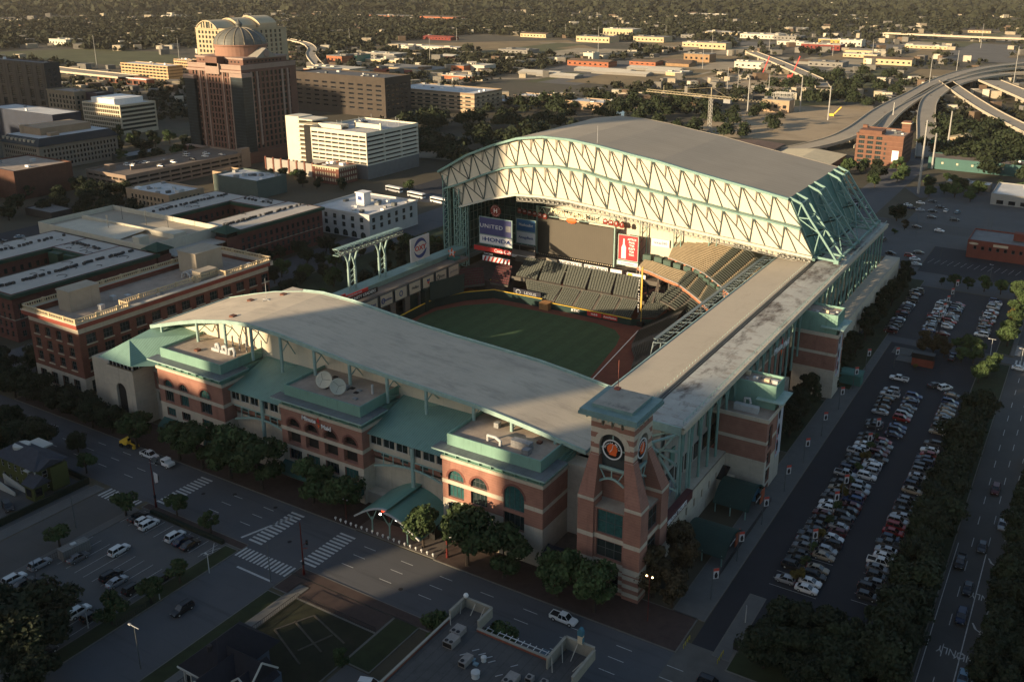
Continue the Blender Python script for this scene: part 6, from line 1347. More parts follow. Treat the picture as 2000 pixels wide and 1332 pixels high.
# --- loft apartments (two courts) and their white parking deck
LOFTW=M('loft_brick',(.13,.052,.04),.9,.18,.4); LOFTG=M('loft_green_eave',(.02,.055,.035),.7,.15,.4); LR=M('loft_roof',(.42,.39,.34),.8,.10,.2,detail=(.3,.5,(.33,.32,.3)))
def loft(name,label,x0,x1,y0,y1,h,sf=True,un=30,ax='y'):
    L1,L2=x1-x0,y1-y0; n1=max(2,int(L1/3.2)); n2=max(2,int(L2/3.2)); fl=int((h-2)/3.2)
    fr=[(1+(L1-2)/n1*(i+.28),1+(L1-2)/n1*(i+.72),1.5+3.2*j,3.6+3.2*j) for j in range(fl) for i in range(n1)]; sd=[(1+(L2-2)/n2*(i+.28),1+(L2-2)/n2*(i+.72),1.5+3.2*j,3.6+3.2*j) for j in range(fl) for i in range(n2)]
    t,A,wl=block(name,label,x0,x1,y0,y1,h,[LOFTW,M('loft_stone',(.3,.26,.2))],LR,fr,sd,.05,'building',0,[(7.7,8.1,1)],None,2,2,GLASS,.3)
    b=MB(); b.box(x0-1,x1+1,y0-1,y0-.003,h-1.4,h-.1); b.box(x1+.003,x1+1,y0,y1+1,h-1.4,h-.1); b.box(x0-1,x0-.003,y0,y1+1,h-1.4,h-.1); b.box(x0,x1,y1+.003,y1+1,h-1.4,h-.1); A(b,'green_eave',LOFTG)
    q=random.Random(int(abs(x0+y0)))
    for k in range(un):
        tt=(k+.5)/un
        X,Y=((x0+x1)/2+q.uniform(-.8,.3),y0+2+(y1-y0-4)*tt) if ax=='y' else (x0+2+(x1-x0-4)*tt,(y0+y1)/2+q.uniform(-.5,.5))
        if q.random()<.15: continue
        me=WC.get('ac')
        if not me: b=MB(); b.box(-.45,.45,-.45,.45,0,.9); b.box(-.3,.3,-.3,.3,.9,.95); o=b.build('air_unit',M('ac_dark',(.055,.055,.055),.7,.2,2)); me=WC['ac']=o.data; bpy.data.objects.remove(o)
        link('air_unit',me,t,Vector((X,Y,h))-Vector(t.location))
    for k in range(8):
        b=MB(); a,c=((q.uniform(x0+1,x1-1),q.uniform(y0+2,y1-2)) for _ in range(1)).__next__() ; r=q.uniform(.8,2); pts=[(a+r*math.cos(w_),c+r*math.sin(w_),h+.12) for w_ in [.6*j for j in range(7)]]; b.path(pts,.14); A(b,'roof_conduit',BLK)
    return t,A
loft('loft_building','dark brick loft wing with a long white roof beside the railway station building',-325,-304,165,222,17,un=44)
loft('loft_building','dark brick loft wing with white roof at the left edge, across the court',-368,-346,150,222,17,un=40)
t,A=loft('loft_cross_wing','dark brick loft wing joining the two long wings, lit roof strip below the parking deck',-346,-325.01,207,222,17,un=10,ax='x')
b=MB(); b.box(-343,-337,203,207,11,16.4); b.box(-335,-329,204,207,11,16.4); A(b,'green_bay',LOFTG)
loft('loft_building','dark brick loft wing with white roof facing the park behind left field',-325,-304,262,312,17,un=34)
loft('loft_building','dark brick loft wing with white roof on the far side of the second court',-371,-349,262,309,17,un=26)
loft('loft_cross_wing','dark brick loft wing closing the far end of the second court',-348.9,-325.1,298,311,17,un=8,ax='x')
for k,(X,Y,lab) in enumerate(((-308,226,'green pyramid-roofed corner turret at the near end of the parking deck'),(-306,258,'green pyramid-roofed corner turret at the far end of the parking deck'))):
    o=thing('corner_turret',lab,'tower',(X,Y,0)); b=MB(); b.box(-3.6,3.6,-3,3,0,15.5); b.build('wall',LOFTW,o); b=MB(); b.box(-3.2,3.2,-2.7,2.7,15.5,17.5); b.build('belvedere',GLASSD,o); b=MB(); b.extr([(-4.6,-4,17.5),(4.6,-4,17.5),(4.6,4,17.5),(-4.6,4,17.5)],(0,0,.3)); i0=len(b.v); b.v+=[(-4.6,-4,17.8),(4.6,-4,17.8),(4.6,4,17.8),(-4.6,4,17.8),(0,0,20.2)]; b.f+=[(i0,i0+1,i0+4),(i0+1,i0+2,i0+4),(i0+2,i0+3,i0+4),(i0+3,i0,i0+4)]; b.m+=[0]*4; b.build('pyramid_roof',LOFTG,o)
DK=M('deck_white_wall',(.52,.48,.38),.85,.08,.3); DKF=M('deck_floor',(.36,.31,.235),.9,.10,.12,detail=(.15,.5,(.28,.24,.185)))
t,A,wl=block('white_parking_deck','empty pale rooftop parking deck with white parapet walls between the loft courts',-382,-312,224,260,16.5,[DK],DKF,None,None,2.0,'parking garage',0)
b=MB(); b.box(-378,-330,241.5,242.2,16.5,18.3); b.box(-330,-316,240,246,16.6,18.8); b.box(-322,-318,225.5,230,16.5,20.5); b.poly([(-378,225,16.55),(-334,225,16.55),(-334,241,18),(-378,241,16.7)]) ; A(b,'ramp_wall',DK)
for (X,Y) in((-362,250),(-346,250),(-332,250),(-352,236)): b=MB(); b.tube((X,Y,16.5),(X,Y,22.5),.12); b.beam((X-.8,Y,22.5),(X+.8,Y,22.5),.18); A(b,'light_mast',DGREY)
b=MB(); b.box(-312,-304,230,254,0,14,0); b.box(-312,-303,229.5,254.5,14,14.5,1); A(b,'street_wing',[LOFTW,LR])
# --- small white building with roof tower
t,A,wl=block('white_arcade_building','white three-storey building with arched ground floor and a square roof turret',-324,-288,326,362,11.5,[M('white_stucco',(.46,.45,.42),.9,.08,.3)],WROOF,[(2+5.6*i,4.2+5.6*i,z,z+2.3) for z in(4.6,8) for i in range(6)]+[(2+5.6*i,5.4+5.6*i,0.2,3.4,1) for i in range(6)],[(2+5.6*i,4.2+5.6*i,z,z+2.3) for z in(4.6,8) for i in range(6)],.9,'building',14,(),MT['white_stucco'],2,2,GLASS,.4)
b=MB(); b.box(-309,-304,341,346,11.5,17.5); b.box(-309.4,-303.6,340.6,346.4,17.5,18); A(b,'roof_turret',WHT); b=MB(); b.box(-307.8,-305.4,340.9,340.99,14.2,16); A(b,'turret_flag_panel',BLUE)
# --- railway station building (brick block with balustrade)
UB=BRICKR; x0,x1,y0,y1=-268,-244,149.5,222
def stn(xa,xb,ya,yb,lab=None):pass
wf=[(2.2+5.4*i,4.7+5.4*i,z,z+2.9) for z in(8.2,12.4,16.6) for i in range(4)]+[(2.0+5.4*i,5+5.4*i,1.2,5.2) for i in range(4)]
wsd=[(2.2+5.6*i,5.4+5.6*i,z,z+2.9) for z in(8.2,12.4,16.6) for i in range(13)]+[(2+5.6*i,5.6+5.6*i,1.2,5.2) for i in range(13)]
t,A,wl=block('railway_station','long red brick station building with stone cornice and roof balustrade left of the stadium','-' if 0 else x0,x1,y0,y1,22,[UB,STONE],GRAVEL,wf,wsd,1,'building',0,[(0,6.4,1),(20.3,22.4,1)],None,3,2,GLASS,.45) if 0 else block('railway_station','long red brick station building with stone cornice and roof balustrade left of the stadium',x0,x1,y0,y1,22,[UB,STONE],GRAVEL,wf,wsd,1,'building',0,[(0,6.4,1),(20.3,22.4,1)],None,3,2,GLASS,.45)
ws=M('sill_stone',(.45,.38,.27))
b=MB()
for h in wf: b.box(x0+h[0]-.2,x0+h[1]+.2,y0-.25,y0-.003,h[2]-.3,h[2])
for h in wsd: b.box(x1+.003,x1+.25,y0+h[0]-.2,y0+h[1]+.2,h[2]-.3,h[2])
A(b,'sill',ws)
b=MB(); b.box(x0-1.2,x1+1.4,y0-1.2,y0-.003,22.3,23.6,0); b.box(x0-1.2,x0-.003,y0,y1,22.3,23.6,0); b.box(x1+.003,x1+1.4,y0,y1+1,22.3,23.6,0); b.box(x0-1.3,x1+1.5,y0-1.3,y0+.3,23.6,23.9,1); b.box(x0-1.3,x0+.3,y0+.3,y1+1,23.6,23.9,1); b.box(x1-.3,x1+1.5,y0+.3,y1+1,23.6,23.9,1); b.box(x0-1.3,x1+1.5,y1+.1,y1+1.3,22.3,23.9,1)
A(b,'cornice',[M('terracotta_red',(.25,.06,.04),.9,.1,.5),STONE])
b=MB()
def bal(p,q):
    L=math.dist(p,q); n=int(L/.75); d=((q[0]-p[0])/L,(q[1]-p[1])/L)
    b.beam((*p,25.2),(*q,25.2),.42,.28); b.beam((*p,24.05),(*q,24.05),.42,.3)
    for k in range(n+1):
        c=(p[0]+d[0]*L*k/n,p[1]+d[1]*L*k/n); w_=.55 if k%9==0 else .2; b.box(c[0]-w_/2,c[0]+w_/2,c[1]-w_/2,c[1]+w_/2,23.9,25.1 if k%9 else 25.5)
e=.9
bal((x0-e,y0-e),(x1+e,y0-e)); bal((x1+e,y0-e),(x1+e,166)); bal((x1+e,166),(x1-3,166)); bal((x1-3,166),(x1-3,203)); bal((x1-3,203),(x1+e,203)); bal((x1+e,203),(x1+e,y1+e)); bal((x0-e,y0-e),(x0-e,y1+e)); bal((x0-e,y1+e),(x1+e,y1+e))
A(b,'balustrade',M('balustrade_stone',(.50,.40,.25),.9,.12,.8))
for q in (((x0+4,x0+10,157,167,22,28.2),(x0+3.8,x0+10.2,156.8,167.2,28.2,28.6)),((x0+3,x0+12,202,213,22,29),(x0+2.8,x0+12.2,201.8,213.2,29,29.4)),((x1-7,x1-3,196,203,22,26),)):
    b=MB()
    for r_ in q: b.box(*r_)
    A(b,'penthouse',M('penthouse_tan',(.36,.31,.235),.9,.1,.3,detail=(.8,.4,(.25,.22,.17),(1,1,.1),.54)))
for k,(X,Y) in enumerate(((-258,170),(-255,173),(-254,163),(-250,181),(-252,196),(-246,214),(-249,217))): b=MB(); b.box(X,X+1.7,Y,Y+1.4,22,23.6); b.box(X+.3,X+.8,Y-.05,Y,22.3,23.2); A(b,'rooftop_unit',LGREY)
for k in range(3): b=MB(); Y=197.5+k*1.2; pts=[(-256+2.2*math.cos(w_),Y,22+2.4*math.sin(w_)) for w_ in [math.pi*j/6 for j in range(7)]]; b.path(pts,.5); A(b,'duct',LGREY)
# --- brick block by the freeway, sheds, gas station
t,A,wl=block('six_storey_brick_block','orange-red six-storey brick block with a roof turret and a white mural panel',-141.5,-111.5,647,680,19.4,[M('orange_brick',(.16,.08,.052),.9,.12,.3,stripe=('Z',3.2,-.35,.1))],GRAVEL,[(1.6+5.6*i,5.4+5.6*i,1+3.15*j,3+3.15*j) for j in range(6) for i in range(3)]+[(18.4,19.6,1+3.15*j,2.6+3.15*j) for j in range(5)],[(2+4.6*i,4.8+4.6*i,1+3.15*j,2.8+3.15*j) for j in range(6) for i in range(7)],.9,'building',6,(),MT['orange_brick'],3,2,GLASS,.3)
b=MB(); b.box(-140.5,-126,649,662,19.4,22.2,0); b.box(-141,-138,660,663,19.4,24,0); A(b,'roof_house',[MT['orange_brick']]); b=MB(); b.box(-118,-112.5,672,679,19.4,26.5,0); b.box(-118.5,-112,671.5,679.5,25.2,25.8,1); A(b,'roof_turret',[MT['orange_brick'],CREAM])
b=MB(); b.box(-117.8,-113.6,646.8,646.98,3.4,10.6); A(b,'mural_panel',WHT)
def shed(name,label,x0,x1,y0,y1,h,r,wm,rm,ax='y'):
    t=thing(name,label,'warehouse',((x0+x1)/2,(y0+y1)/2,0)); C=Vector(t.location); b=MB()
    b.box(x0,x1,y0,y1,0,h); o=b.build('wall',wm,t); o.location=-C; b=MB()
    if ax=='y': m_=(x0+x1)/2; b.extr([(x0-.6,y0-.6,h),(x1+.6,y0-.6,h),(m_,y0-.6,h+r)],(0,y1-y0+1.2,0))
    else: m_=(y0+y1)/2; b.extr([(x0-.6,y0-.6,h),(x0-.6,y1+.6,h),(x0-.6,m_,h+r)],(x1-x0+1.2,0,0))
    o=b.build('roof',rm,t); o.location=-C; return t
YR=M('cream_shed_roof',(.52,.45,.30),.8,.1,.2); shed('cream_shed','wide cream sawtooth-edged shed roof left of the brick block',-188,-148,600,650,4.5,2,M('shed_brick',(.2,.11,.07)),YR)  # one even cream colour over the shed roof
shed('brown_shed','brown flat-gabled shed with a fence behind the parked roof',-232,-196,628,668,4.5,1.2,M('shed_taupe',(.2,.16,.12)),M('brown_roof',(.13,.085,.06))); shed('tan_barn','tan gabled barn among trees below the freeway',-100,-78,760,800,5,2.5,TANB,M('tan_roof',(.33,.28,.18)))
block('teal_hall','long teal green wall building with a row of round white lights at the right edge',-96,40,655,675,7,[M('teal_wall',(.05,.12,.105),.7,.1,.3)],M('taupe_flat',(.16,.13,.10)),[(8+9*i,9.4+9*i,3.5,4.9) for i in range(12)],None,.4,'building',2,(),None,1,1,CREAM,.2)
block('filling_station_shop','low pale shop with a flat canopy behind roadside trees at the right',-76,-52,598,608,3.6,[M('shop_wall',(.30,.26,.2))],LGREY,[(2+4*i,5+4*i,.5,2.5) for i in range(5)],None,.3,'building',3,(),None,1,1,GLASS,.6)
block('white_commercial_building','white flat-roofed building with a shopfront at the right edge, beyond the pale lots',-48,-5,565,600,5.5,[M('white_render',(.24,.24,.225),.9,.1)],WROOF,[(3+6*i,6.5+6*i,.5,2.8) for i in range(7)],[(3+6*i,6.5+6*i,.5,2.8) for i in range(5)],.7,'building',6,(),None,1,1,GLASSD,.3)
t,A,wl=block('red_brick_shop_row','long red brick building with small windows and painted signs at the right edge',-44.5,10,447,470,7.6,[M('maroon_brick',(.17,.05,.035),.9,.15,.5)],M('grey_roof2',(.16,.16,.16)),[(2.6+3.1*i,3.9+3.1*i,4,5.7) for i in range(16)],None,.6,'building',2,(),None,1,1,GLASSD,.25)
b=MB(); b.extr([(-42+2*math.cos(k*math.pi/8),446.85,6.6+.5*math.sin(k*math.pi/8)) for k in range(16)],(0,.08,0)); b.box(-34,-28,446.85,446.95,6.2,7.3); A(b,'painted_sign',CREAM); b=MB(); b.box(-27,-22.5,455,459,8.2,11.5); A(b,'roof_hut',MT['maroon_brick'])
# --- foreground: grill building
GR=M('grill_brick',(.23,.075,.05),.9,.15,.6); GRF=M('grill_roof_membrane',(.07,.069,.067),.85,.15,.4,stripe=('X',1.7,.2,.12),detail=[(.25,.5,(.11,.11,.108),(1,.3,1)),(.9,.5,(.035,.034,.034))])
x0,x1,y0,y1=-87.6,-60.4,95,115.3
t=thing('grill_building','red brick restaurant with grey flat roof, stepped parapets and its name painted','building',(-74,106,0)); C=Vector(t.location)
def A(b,n,m,p=None): o=b.build(n,m); o.parent=p or t; o.location=-C; return o
b=MB(); b.box(x0,x1,y0,y1,0,8.4); b.box(x0-.0,-81.6,y1,119.9,0,8.4); b.box(-66,-60.4,y1,119.6,0,8.4); A(b,'wall',GR)
b=MB(); b.box(x0+.3,x1-.3,y0+.3,y1-.3,8.4,8.5); b.box(x0+.3,-82,y1-.3,119.5,8.4,8.5); b.box(-65.7,-60.7,y1-.3,119.3,8.4,8.5); A(b,'roof',GRF)
b=MB()
def cop(p,q,z1,w_=.35): b.beam((*p,(8.3+z1)/2),(*q,(8.3+z1)/2),w_,z1-8.3,1 if z1>=10 else 0); b.beam((*p,z1+.06),(*q,z1+.06),w_+.16,.14,1)
cop((x0,y0),(x0,y1),8.9); cop((x0,y1),(x0,120),10.2); cop((x0,120),(-81.6,120),10.2); cop((-81.6,120),(-81.6,y1+.3),10.2); cop((-81.6,y1),(-66,y1),8.9); cop((-66,y1-2),(-66,119.8),10.6); cop((-66,119.8),(-60.4,119.8),10.6); cop((-60.4,119.8),(-60.4,112),10.2); cop((-60.4,112),(-60.4,y0),9.2); cop((x0,y0),(x1,y0),8.75)
A(b,'parapet',[GR,M('coping_cream',(.26,.245,.20),.8,.12,.8)])
b=MB(); b.path([(x0,y0+.2,9),(x0,y1,9)],.1)
for a,c in(((-86.9,117.5,8.5),(-87.4,118.6,10)),((-85,118,8.5),(-85,119.7,10)),((-83,118,8.5),(-83,119.7,10)),((-64.5,116,8.5),(-65.8,118,10.4)),((-63.5,117,8.5),(-63.5,119.4,10.4)),((-62,115,8.5),(-60.8,116.4,10)),((-86.5,114,8.5),(-87.4,115,10)),((-64.8,113,8.5),(-65.8,114.5,10.4))): b.beam(a,c,.12)
A(b,'parapet_brace',M('brace_cream',(.4,.38,.32)))
def acunit(X,Y,sx,sy,h,fans):
    b=MB(); b.box(X,X+sx,Y,Y+sy,8.55,8.55+h,0); u=A(b,'air_conditioner',[M('ac_tan',(.24,.22,.20),.7,.15,1.5)])
    b=MB()
    for i in range(fans): b.tube((X+.55+.95*i,Y+.5,8.55+h),(X+.55+.95*i,Y+.5,8.62+h),.36,n=14)
    b.box(X+.1,X+sx-.1,Y-.04,Y,8.75,8.4+h,0); A(b,'fan',BLK,u) if 0 else A(b,'fan',BLK)
acunit(-84.4,108.7,2,2.6,1.2,2); acunit(-85,111.6,2,2.4,1.1,2); acunit(-79.2,106.1,1.4,2.6,1,1); acunit(-70.4,106,2,2.8,1.1,2); acunit(-67.6,108.8,1.2,1.2,.9,1); acunit(-65,109.2,1.1,1.1,.9,1); acunit(-65.2,106.6,1.1,1.6,.9,1)
for X,Y,r,h in((-76.2,109.4,.45,.9),(-75.2,105.5,.7,1.1)): b=MB(); b.lathe((X,Y,8.5),[(r,0),(r*.8,h*.5),(r*1.1,h*.6),(r*1.1,h),(.1,h*1.15)],14); A(b,'exhaust_fan',LGREY)
b=MB(); b.box(-78.6,-77.5,108.2,109,8.5,8.8); b.box(-77.3,-76.4,107.6,108.3,8.5,8.8); A(b,'skylight',M('skylight_blue',(.14,.22,.26),.3))
random.seed(6)
for k in range(9): b=MB(); X,Y=-83+15*random.random(),104.5+8*random.random(); b.obox((X,Y),1.3,.12,8.52,8.6,.9); A(b,'roof_strap',M('strap_pale',(.4,.4,.4)))
text('lettering','HomePlateGrill.com',1.75,(x0+.8,y0-.1,7.0),FS,M('sign_cream',(.5,.48,.4)),None,.05,'LEFT',bold=.03).parent=t; t.children[-1].location=Vector((x0+.8,y0-.1,7.0))-C
b=MB()
for k in range(12): X=-81+1.25*k; b.beam((X,y1+.3,7.6),(X,y1+3,7.6),.1)
b.beam((-81.3,y1+2.6,7.5),(-66.3,y1+2.6,7.5),.12); A(b,'pergola',WHT); b=MB(); b.box(-69.8,-66.3,y1+.3,y1+3.2,7.3,7.5); A(b,'blue_canopy',M('blue_corrugated',(.08,.13,.17),.6,.1,1,stripe=('X',.4,.3,.4)))
o=thing('beer_bottle_sign','upright cream and blue sign tower shaped like a bottle on the grill parapet','sign',(-63,119.6,10.7)); b=MB(); b.box(-.45,.45,-.35,.35,0,1.6,0); b.box(-.5,.5,-.4,.4,1.6,2.5,1); b.extr([(-.5,-.4,2.5),(.5,-.4,2.5),(.2,-.4,3),(-.2,-.4,3)],(0,.8,0),1); b.box(.47,.52,-.35,.35,.2,1.2,1); b.build('sign_body',[CREAM,M('sign_teal_blue',(.05,.15,.2))],o)
o=thing('baseball_finial','small pale ball finial on the grill parapet corner','finial',(-87.2,119.8,10.3)); b=MB(); b.lathe((0,0,.6),[(.05,-.5),(.4,-.3),(.5,0),(.4,.3),(.05,.5)],12); b.build('ball',WHT,o,True); b=MB(); b.tube((0,0,0),(0,0,.2),.1); b.build('stem',DGREY,o)
# --- green house
def gable(b,x0,x1,y0,y1,z,r,ax,m=0,ov=.4):
    if ax=='x': b.extr([(x0-ov,y0-ov,z),(x0-ov,y1+ov,z),(x0-ov,(y0+y1)/2,z+r)],(x1-x0+2*ov,0,0),m)
    else: b.extr([(x0-ov,y0-ov,z),(x1+ov,y0-ov,z),((x0+x1)/2,y0-ov,z+r)],(0,y1-y0+2*ov,0),m)
def hip(b,x0,x1,y0,y1,z,r,ov=.5,ins=4,m=0):
    x0-=ov;x1+=ov;y0-=ov;y1+=ov;i=len(b.v)
    if x1-x0>y1-y0: a,c=(x0+ins,(y0+y1)/2,z+r),(x1-ins,(y0+y1)/2,z+r); F=[(0,1,5,4),(1,2,5),(2,3,4,5),(3,0,4)]
    else: a,c=((x0+x1)/2,y0+ins,z+r),((x0+x1)/2,y1-ins,z+r); F=[(0,1,4),(1,2,5,4),(2,3,5),(3,0,4,5)]
    b.v+=[(x0,y0,z),(x1,y0,z),(x1,y1,z),(x0,y1,z),a,c]; b.f+=[tuple(i+j for j in f) for f in F]+[(i+3,i+2,i+1,i)]; b.m+=[m]*5
GH=M('olive_green_siding',(.07,.08,.022),.8,.08,.4,stripe=('Z',.25,.15,.2)); SH=M('slate_shingle',(.045,.05,.062),.9,.2,1); TRW=M('trim_white',(.42,.42,.38),.7,.08)
t=thing('green_house','olive green two-storey house with a grey hipped roof and white trim at the street corner','house',(-211,112,0)); C=Vector(t.location)
hf=[(2+2.6*i,2.9+2.6*i,z,z+1.7) for z in(1.2,4.4) for i in range(5)]; hs=[(2.4,3.6,1.2,2.7),(4.8,6,1.2,2.7),(1.6,2.9,4,6),(5,6.3,4,6)]
b=MB(); wall(b,-221,109.6,1,0,16,.6,7,hf,.2); wall(b,-205,109.6,0,1,7.6,.6,7,hs,.2); wall(b,-205,117.2,-1,0,16,.6,7,[],.2); wall(b,-221,117.2,0,-1,7.6,.6,7,[],.2); b.box(-206.2,-202.6,107.2,109.599,.5,4.3); b.box(-204.999,-203.6,112.5,116.8,.5,6.6); wl=A(b,'wall',GH)
for hh,(ox,oy,ux,uy) in((hf,(-221,109.6,1,0)),(hs,(-205,109.6,0,1))): windows(wl,ox,oy,ux,uy,hh,.12,1,2,GLASSD,TRW)
b=MB(); hip(b,-221,-205,109.6,117.2,7,2.6,.6,4.2); gable(b,-210,-204.2,110,116,7,1.7,'x'); i=len(b.v); b.poly([(-206.8,109.7,6.2),(-206.8,106.8,4.3),(-202,106.8,4.3),(-202,109.7,6.2)]); b.poly([(-202,109.7,6.2),(-202,106.8,4.3),(-202,111.5,4.3)]); b.box(-206.6,-202.2,107,109.598,4.2,4.32); A(b,'roof',SH)
b=MB(); b.box(-208.2,-206.4,108.6,110.4,6.4,6.7); b.box(-219,-213,116,119.5,7.2,7.6); b.lathe((-216,113.5,8.3),[(2,0),(2,.9),(1.9,1)],16); b.box(-205.1,-204.9,109.4,109.7,.6,7); A(b,'white_trim',TRW)
b=MB(); b.box(-202.61,-202.5,107.6,109.2,1.6,3.6); b.box(-205.6,-203.6,107.1,107.19,1.4,3.4); A(b,'bay_glazing',GLASSD)
b=MB(); b.extr([(-218,108.8,.1),(-209,108.8,.1),(-207.5,108.8,.1),(-209,108.8,1.1),(-218,108.8,2.8)],(0,.3,0)); b.extr([(-218,106.6,.1),(-210,106.6,.1),(-210,106.6,1),(-218,106.6,2.6)],(0,.3,0)); A(b,'ramp_wall',TRW)
o=thing('hedge_fence','dark screened fence with hedge around the green house corner','fence',(-200.5,112,0)); b=MB(); b.beam((0,-16,.9),(0,7.6,.9),.5,1.7); b.beam((0,7.6,.9),(-10,7.9,.9),.4,1.4); b.build('screen',M('dark_hedge',(.012,.02,.012),.95,.3,2,bump=3),o)
o=thing('hedge_fence','dark hedge along the top of the small west lot','hedge',(-163,118.6,0)); b=MB(); b.beam((-13,.2,.5),(11,.2,.5),.8,.9); b.build('hedge',MT['dark_hedge'],o)
# --- blue house with dark roofs
BH=M('blue_siding',(.06,.085,.115),.8,.08,.4,stripe=('Z',.25,.2,.2)); SD=M('charcoal_shingle',(.012,.013,.018),.9,.25,1)
t=thing('blue_house','steep dark-roofed blue house with white trimmed gables at the bottom of the photo','house',(-115,87,0)); C=Vector(t.location)
b=MB(); b.box(-121.5,-112.5,84,95,0,6.2); b.box(-116,-107.5,82,90,0,6.2); b.box(-112,-106.4,86.5,92,0,5.6); wl=A(b,'wall',BH)
b=MB(); hip(b,-121.5,-112.5,84,96.5,6.2,4.6,.7,4.6); gable(b,-117,-107.4,86,91.2,6.2,3.4,'x'); gable(b,-116.4,-110.6,80.5,88,6.2,3,'y'); gable(b,-111.6,-106.4,85.5,91,5.6,2.6,'y'); b.box(-122.6,-121.5,86,90,3,3.2); A(b,'roof',SD)
b=MB()
for p,q in(((-107,85.3,6.3),(-107,88.6,9.6)),((-107,91.9,6.3),(-107,88.6,9.6)),((-116.8,80.1,6.3),(-113.5,80.1,9.2)),((-110.2,80.1,6.3),(-113.5,80.1,9.2)),((-112,85.1,5.7),(-109,85.1,8.2)),((-106,85.1,5.7),(-109,85.1,8.2)),((-122.2,83.3,6.1),(-112,83.3,6.1))): b.beam(p,q,.22,.3)
for X in(-121.5,-118,-116,-112.6): b.box(X-.1,X+.1,83.9,83.99,0,6.1)
for X in(-120.4,-114.7): b.box(X-.7,X+.7,81.95 if X>-116 else 83.92,81.99 if X>-116 else 83.97,2.6,4.9)
A(b,'white_trim',TRW); b=MB(); b.box(-120.9,-119.9,83.86,83.9,2.8,4.7); b.box(-115.2,-114.2,81.9,81.94,2.8,4.7); b.box(-109.6,-108.6,86.4,86.46,2,4); A(b,'window',GLASSD)
b=MB(); b.lathe((-117.4,86.6,8),[(.5,0),(.45,2.2),(.1,2.3)],8); A(b,'chimney',M('dark_chimney',(.03,.025,.025)))
# ================================================================= trees
LEAF=M('leaf_green',(.042,.068,.022),.85,.45,.35,objvar=.25,detail=(.5,.35,(.062,.078,.026))); LEAFD=M('leaf_dark',(.019,.028,.012),.85,.4,.35,objvar=.25); LEAFB=M('leaf_bronze',(.05,.038,.018),.85,.4,.4,objvar=.2); LEAFY=M('leaf_gold',(.11,.085,.018),.85,.4,.5,objvar=.2)
BARK=M('bark',(.045,.035,.027),.95,.25,2)
def crown(R,Hc,nl,nleaf,ls,seed,cone=0,gap=0):
    g=np.random.default_rng(seed); L=[]
    for k in range(nl):
        a=g.uniform(0,2*np.pi); rr_=R*np.sqrt(g.uniform(0,.62)); z=g.uniform(.18,.86)*Hc
        rr_*=(1-.75*z/Hc) if cone else math.sin(math.pi*min(.97,max(.12,z/Hc)))**.7
        L.append((rr_*np.cos(a),rr_*np.sin(a),z,R*g.uniform(.18,.46)*(1-.4*z/Hc if cone else 1)))
    L=np.array(L); idx=g.integers(0,nl,nleaf); u=g.normal(size=(nleaf,3)); u/=np.linalg.norm(u,axis=1)[:,None]; rad=g.uniform(.4,1.25,nleaf)**.6
    c=L[idx,:3]+u*(L[idx,3]*rad)[:,None]*np.array([1,1,.8]); c[:,2]=np.maximum(c[:,2],.02*Hc)
    n=u+g.normal(scale=.55,size=(nleaf,3)); n/=np.linalg.norm(n,axis=1)[:,None]; t=np.cross(n,g.normal(size=(nleaf,3))); t/=np.linalg.norm(t,axis=1)[:,None]; w=np.cross(n,t)
    s=(ls*g.uniform(.6,1.35,nleaf))[:,None]
    v=np.stack([c-t*s-w*s*.6,c+t*s-w*s*.5,c+t*s*.7+w*s*.8,c-t*s*.8+w*s*.6],1).reshape(-1,3)
    return v
def meshq(name,v,mat):
    n=len(v)//4; me=bpy.data.meshes.new(name); me.vertices.add(len(v)); me.vertices.foreach_set('co',v.astype(np.float32).ravel()); me.loops.add(4*n); me.loops.foreach_set('vertex_index',np.arange(4*n,dtype=np.int32)); me.polygons.add(n); me.polygons.foreach_set('loop_start',np.arange(0,4*n,4,dtype=np.int32)); me.update(calc_edges=True); me.materials.append(mat); return me
TV={}
def treevar(kind,i):
    if (kind,i) in TV: return TV[kind,i]
    sd=hash((len(kind),i))%9999 if 0 else 31*i+len(kind)*101
    if kind=='big': R,Hc,tr,nl,nf,ls,mat=5.2,8.2,2.4,22,5200,.30,LEAFD
    elif kind=='street': R,Hc,tr,nl,nf,ls,mat=3.4,5.6,2.2,16,3600,.23,LEAF
    elif kind=='small': R,Hc,tr,nl,nf,ls,mat=2.0,3.0,1.7,10,1500,.19,LEAF
    elif kind=='bronze': R,Hc,tr,nl,nf,ls,mat=3.3,8.2,1.6,18,3800,.24,LEAFB
    elif kind=='cone': R,Hc,tr,nl,nf,ls,mat=2.7,8,1,18,3200,.23,LEAFD
    elif kind=='gold': R,Hc,tr,nl,nf,ls,mat=2.6,4.6,1.8,12,2000,.24,LEAFY
    elif kind=='far': R,Hc,tr,nl,nf,ls,mat=4.8,7.4,2,14,1500,.42,LEAFD
    else: R,Hc,tr,nl,nf,ls,mat=4.8,7.4,2,14,1500,.42,LEAF
    v=crown(R,Hc,nl,nf,ls,sd,kind=='cone'); v[:,2]+=tr*.75; cm=meshq('crown',v,mat)
    b=MB(); rr_=random.Random(sd); b.tube((0,0,-.1),(0,0,tr+Hc*.25),R*.06+.08,R*.035,7)
    for k in range(6): a=k*1.05+rr_.random(); b.tube((0,0,tr*(.75+.1*k*.3)),(math.cos(a)*R*.55,math.sin(a)*R*.55,tr+Hc*(.3+.35*rr_.random())),R*.028+.03,.03,5)
    o=b.build('trunk',BARK); tm=o.data; bpy.data.objects.remove(o); TV[kind,i]=(cm,tm); return TV[kind,i]
rt=random.Random(8)
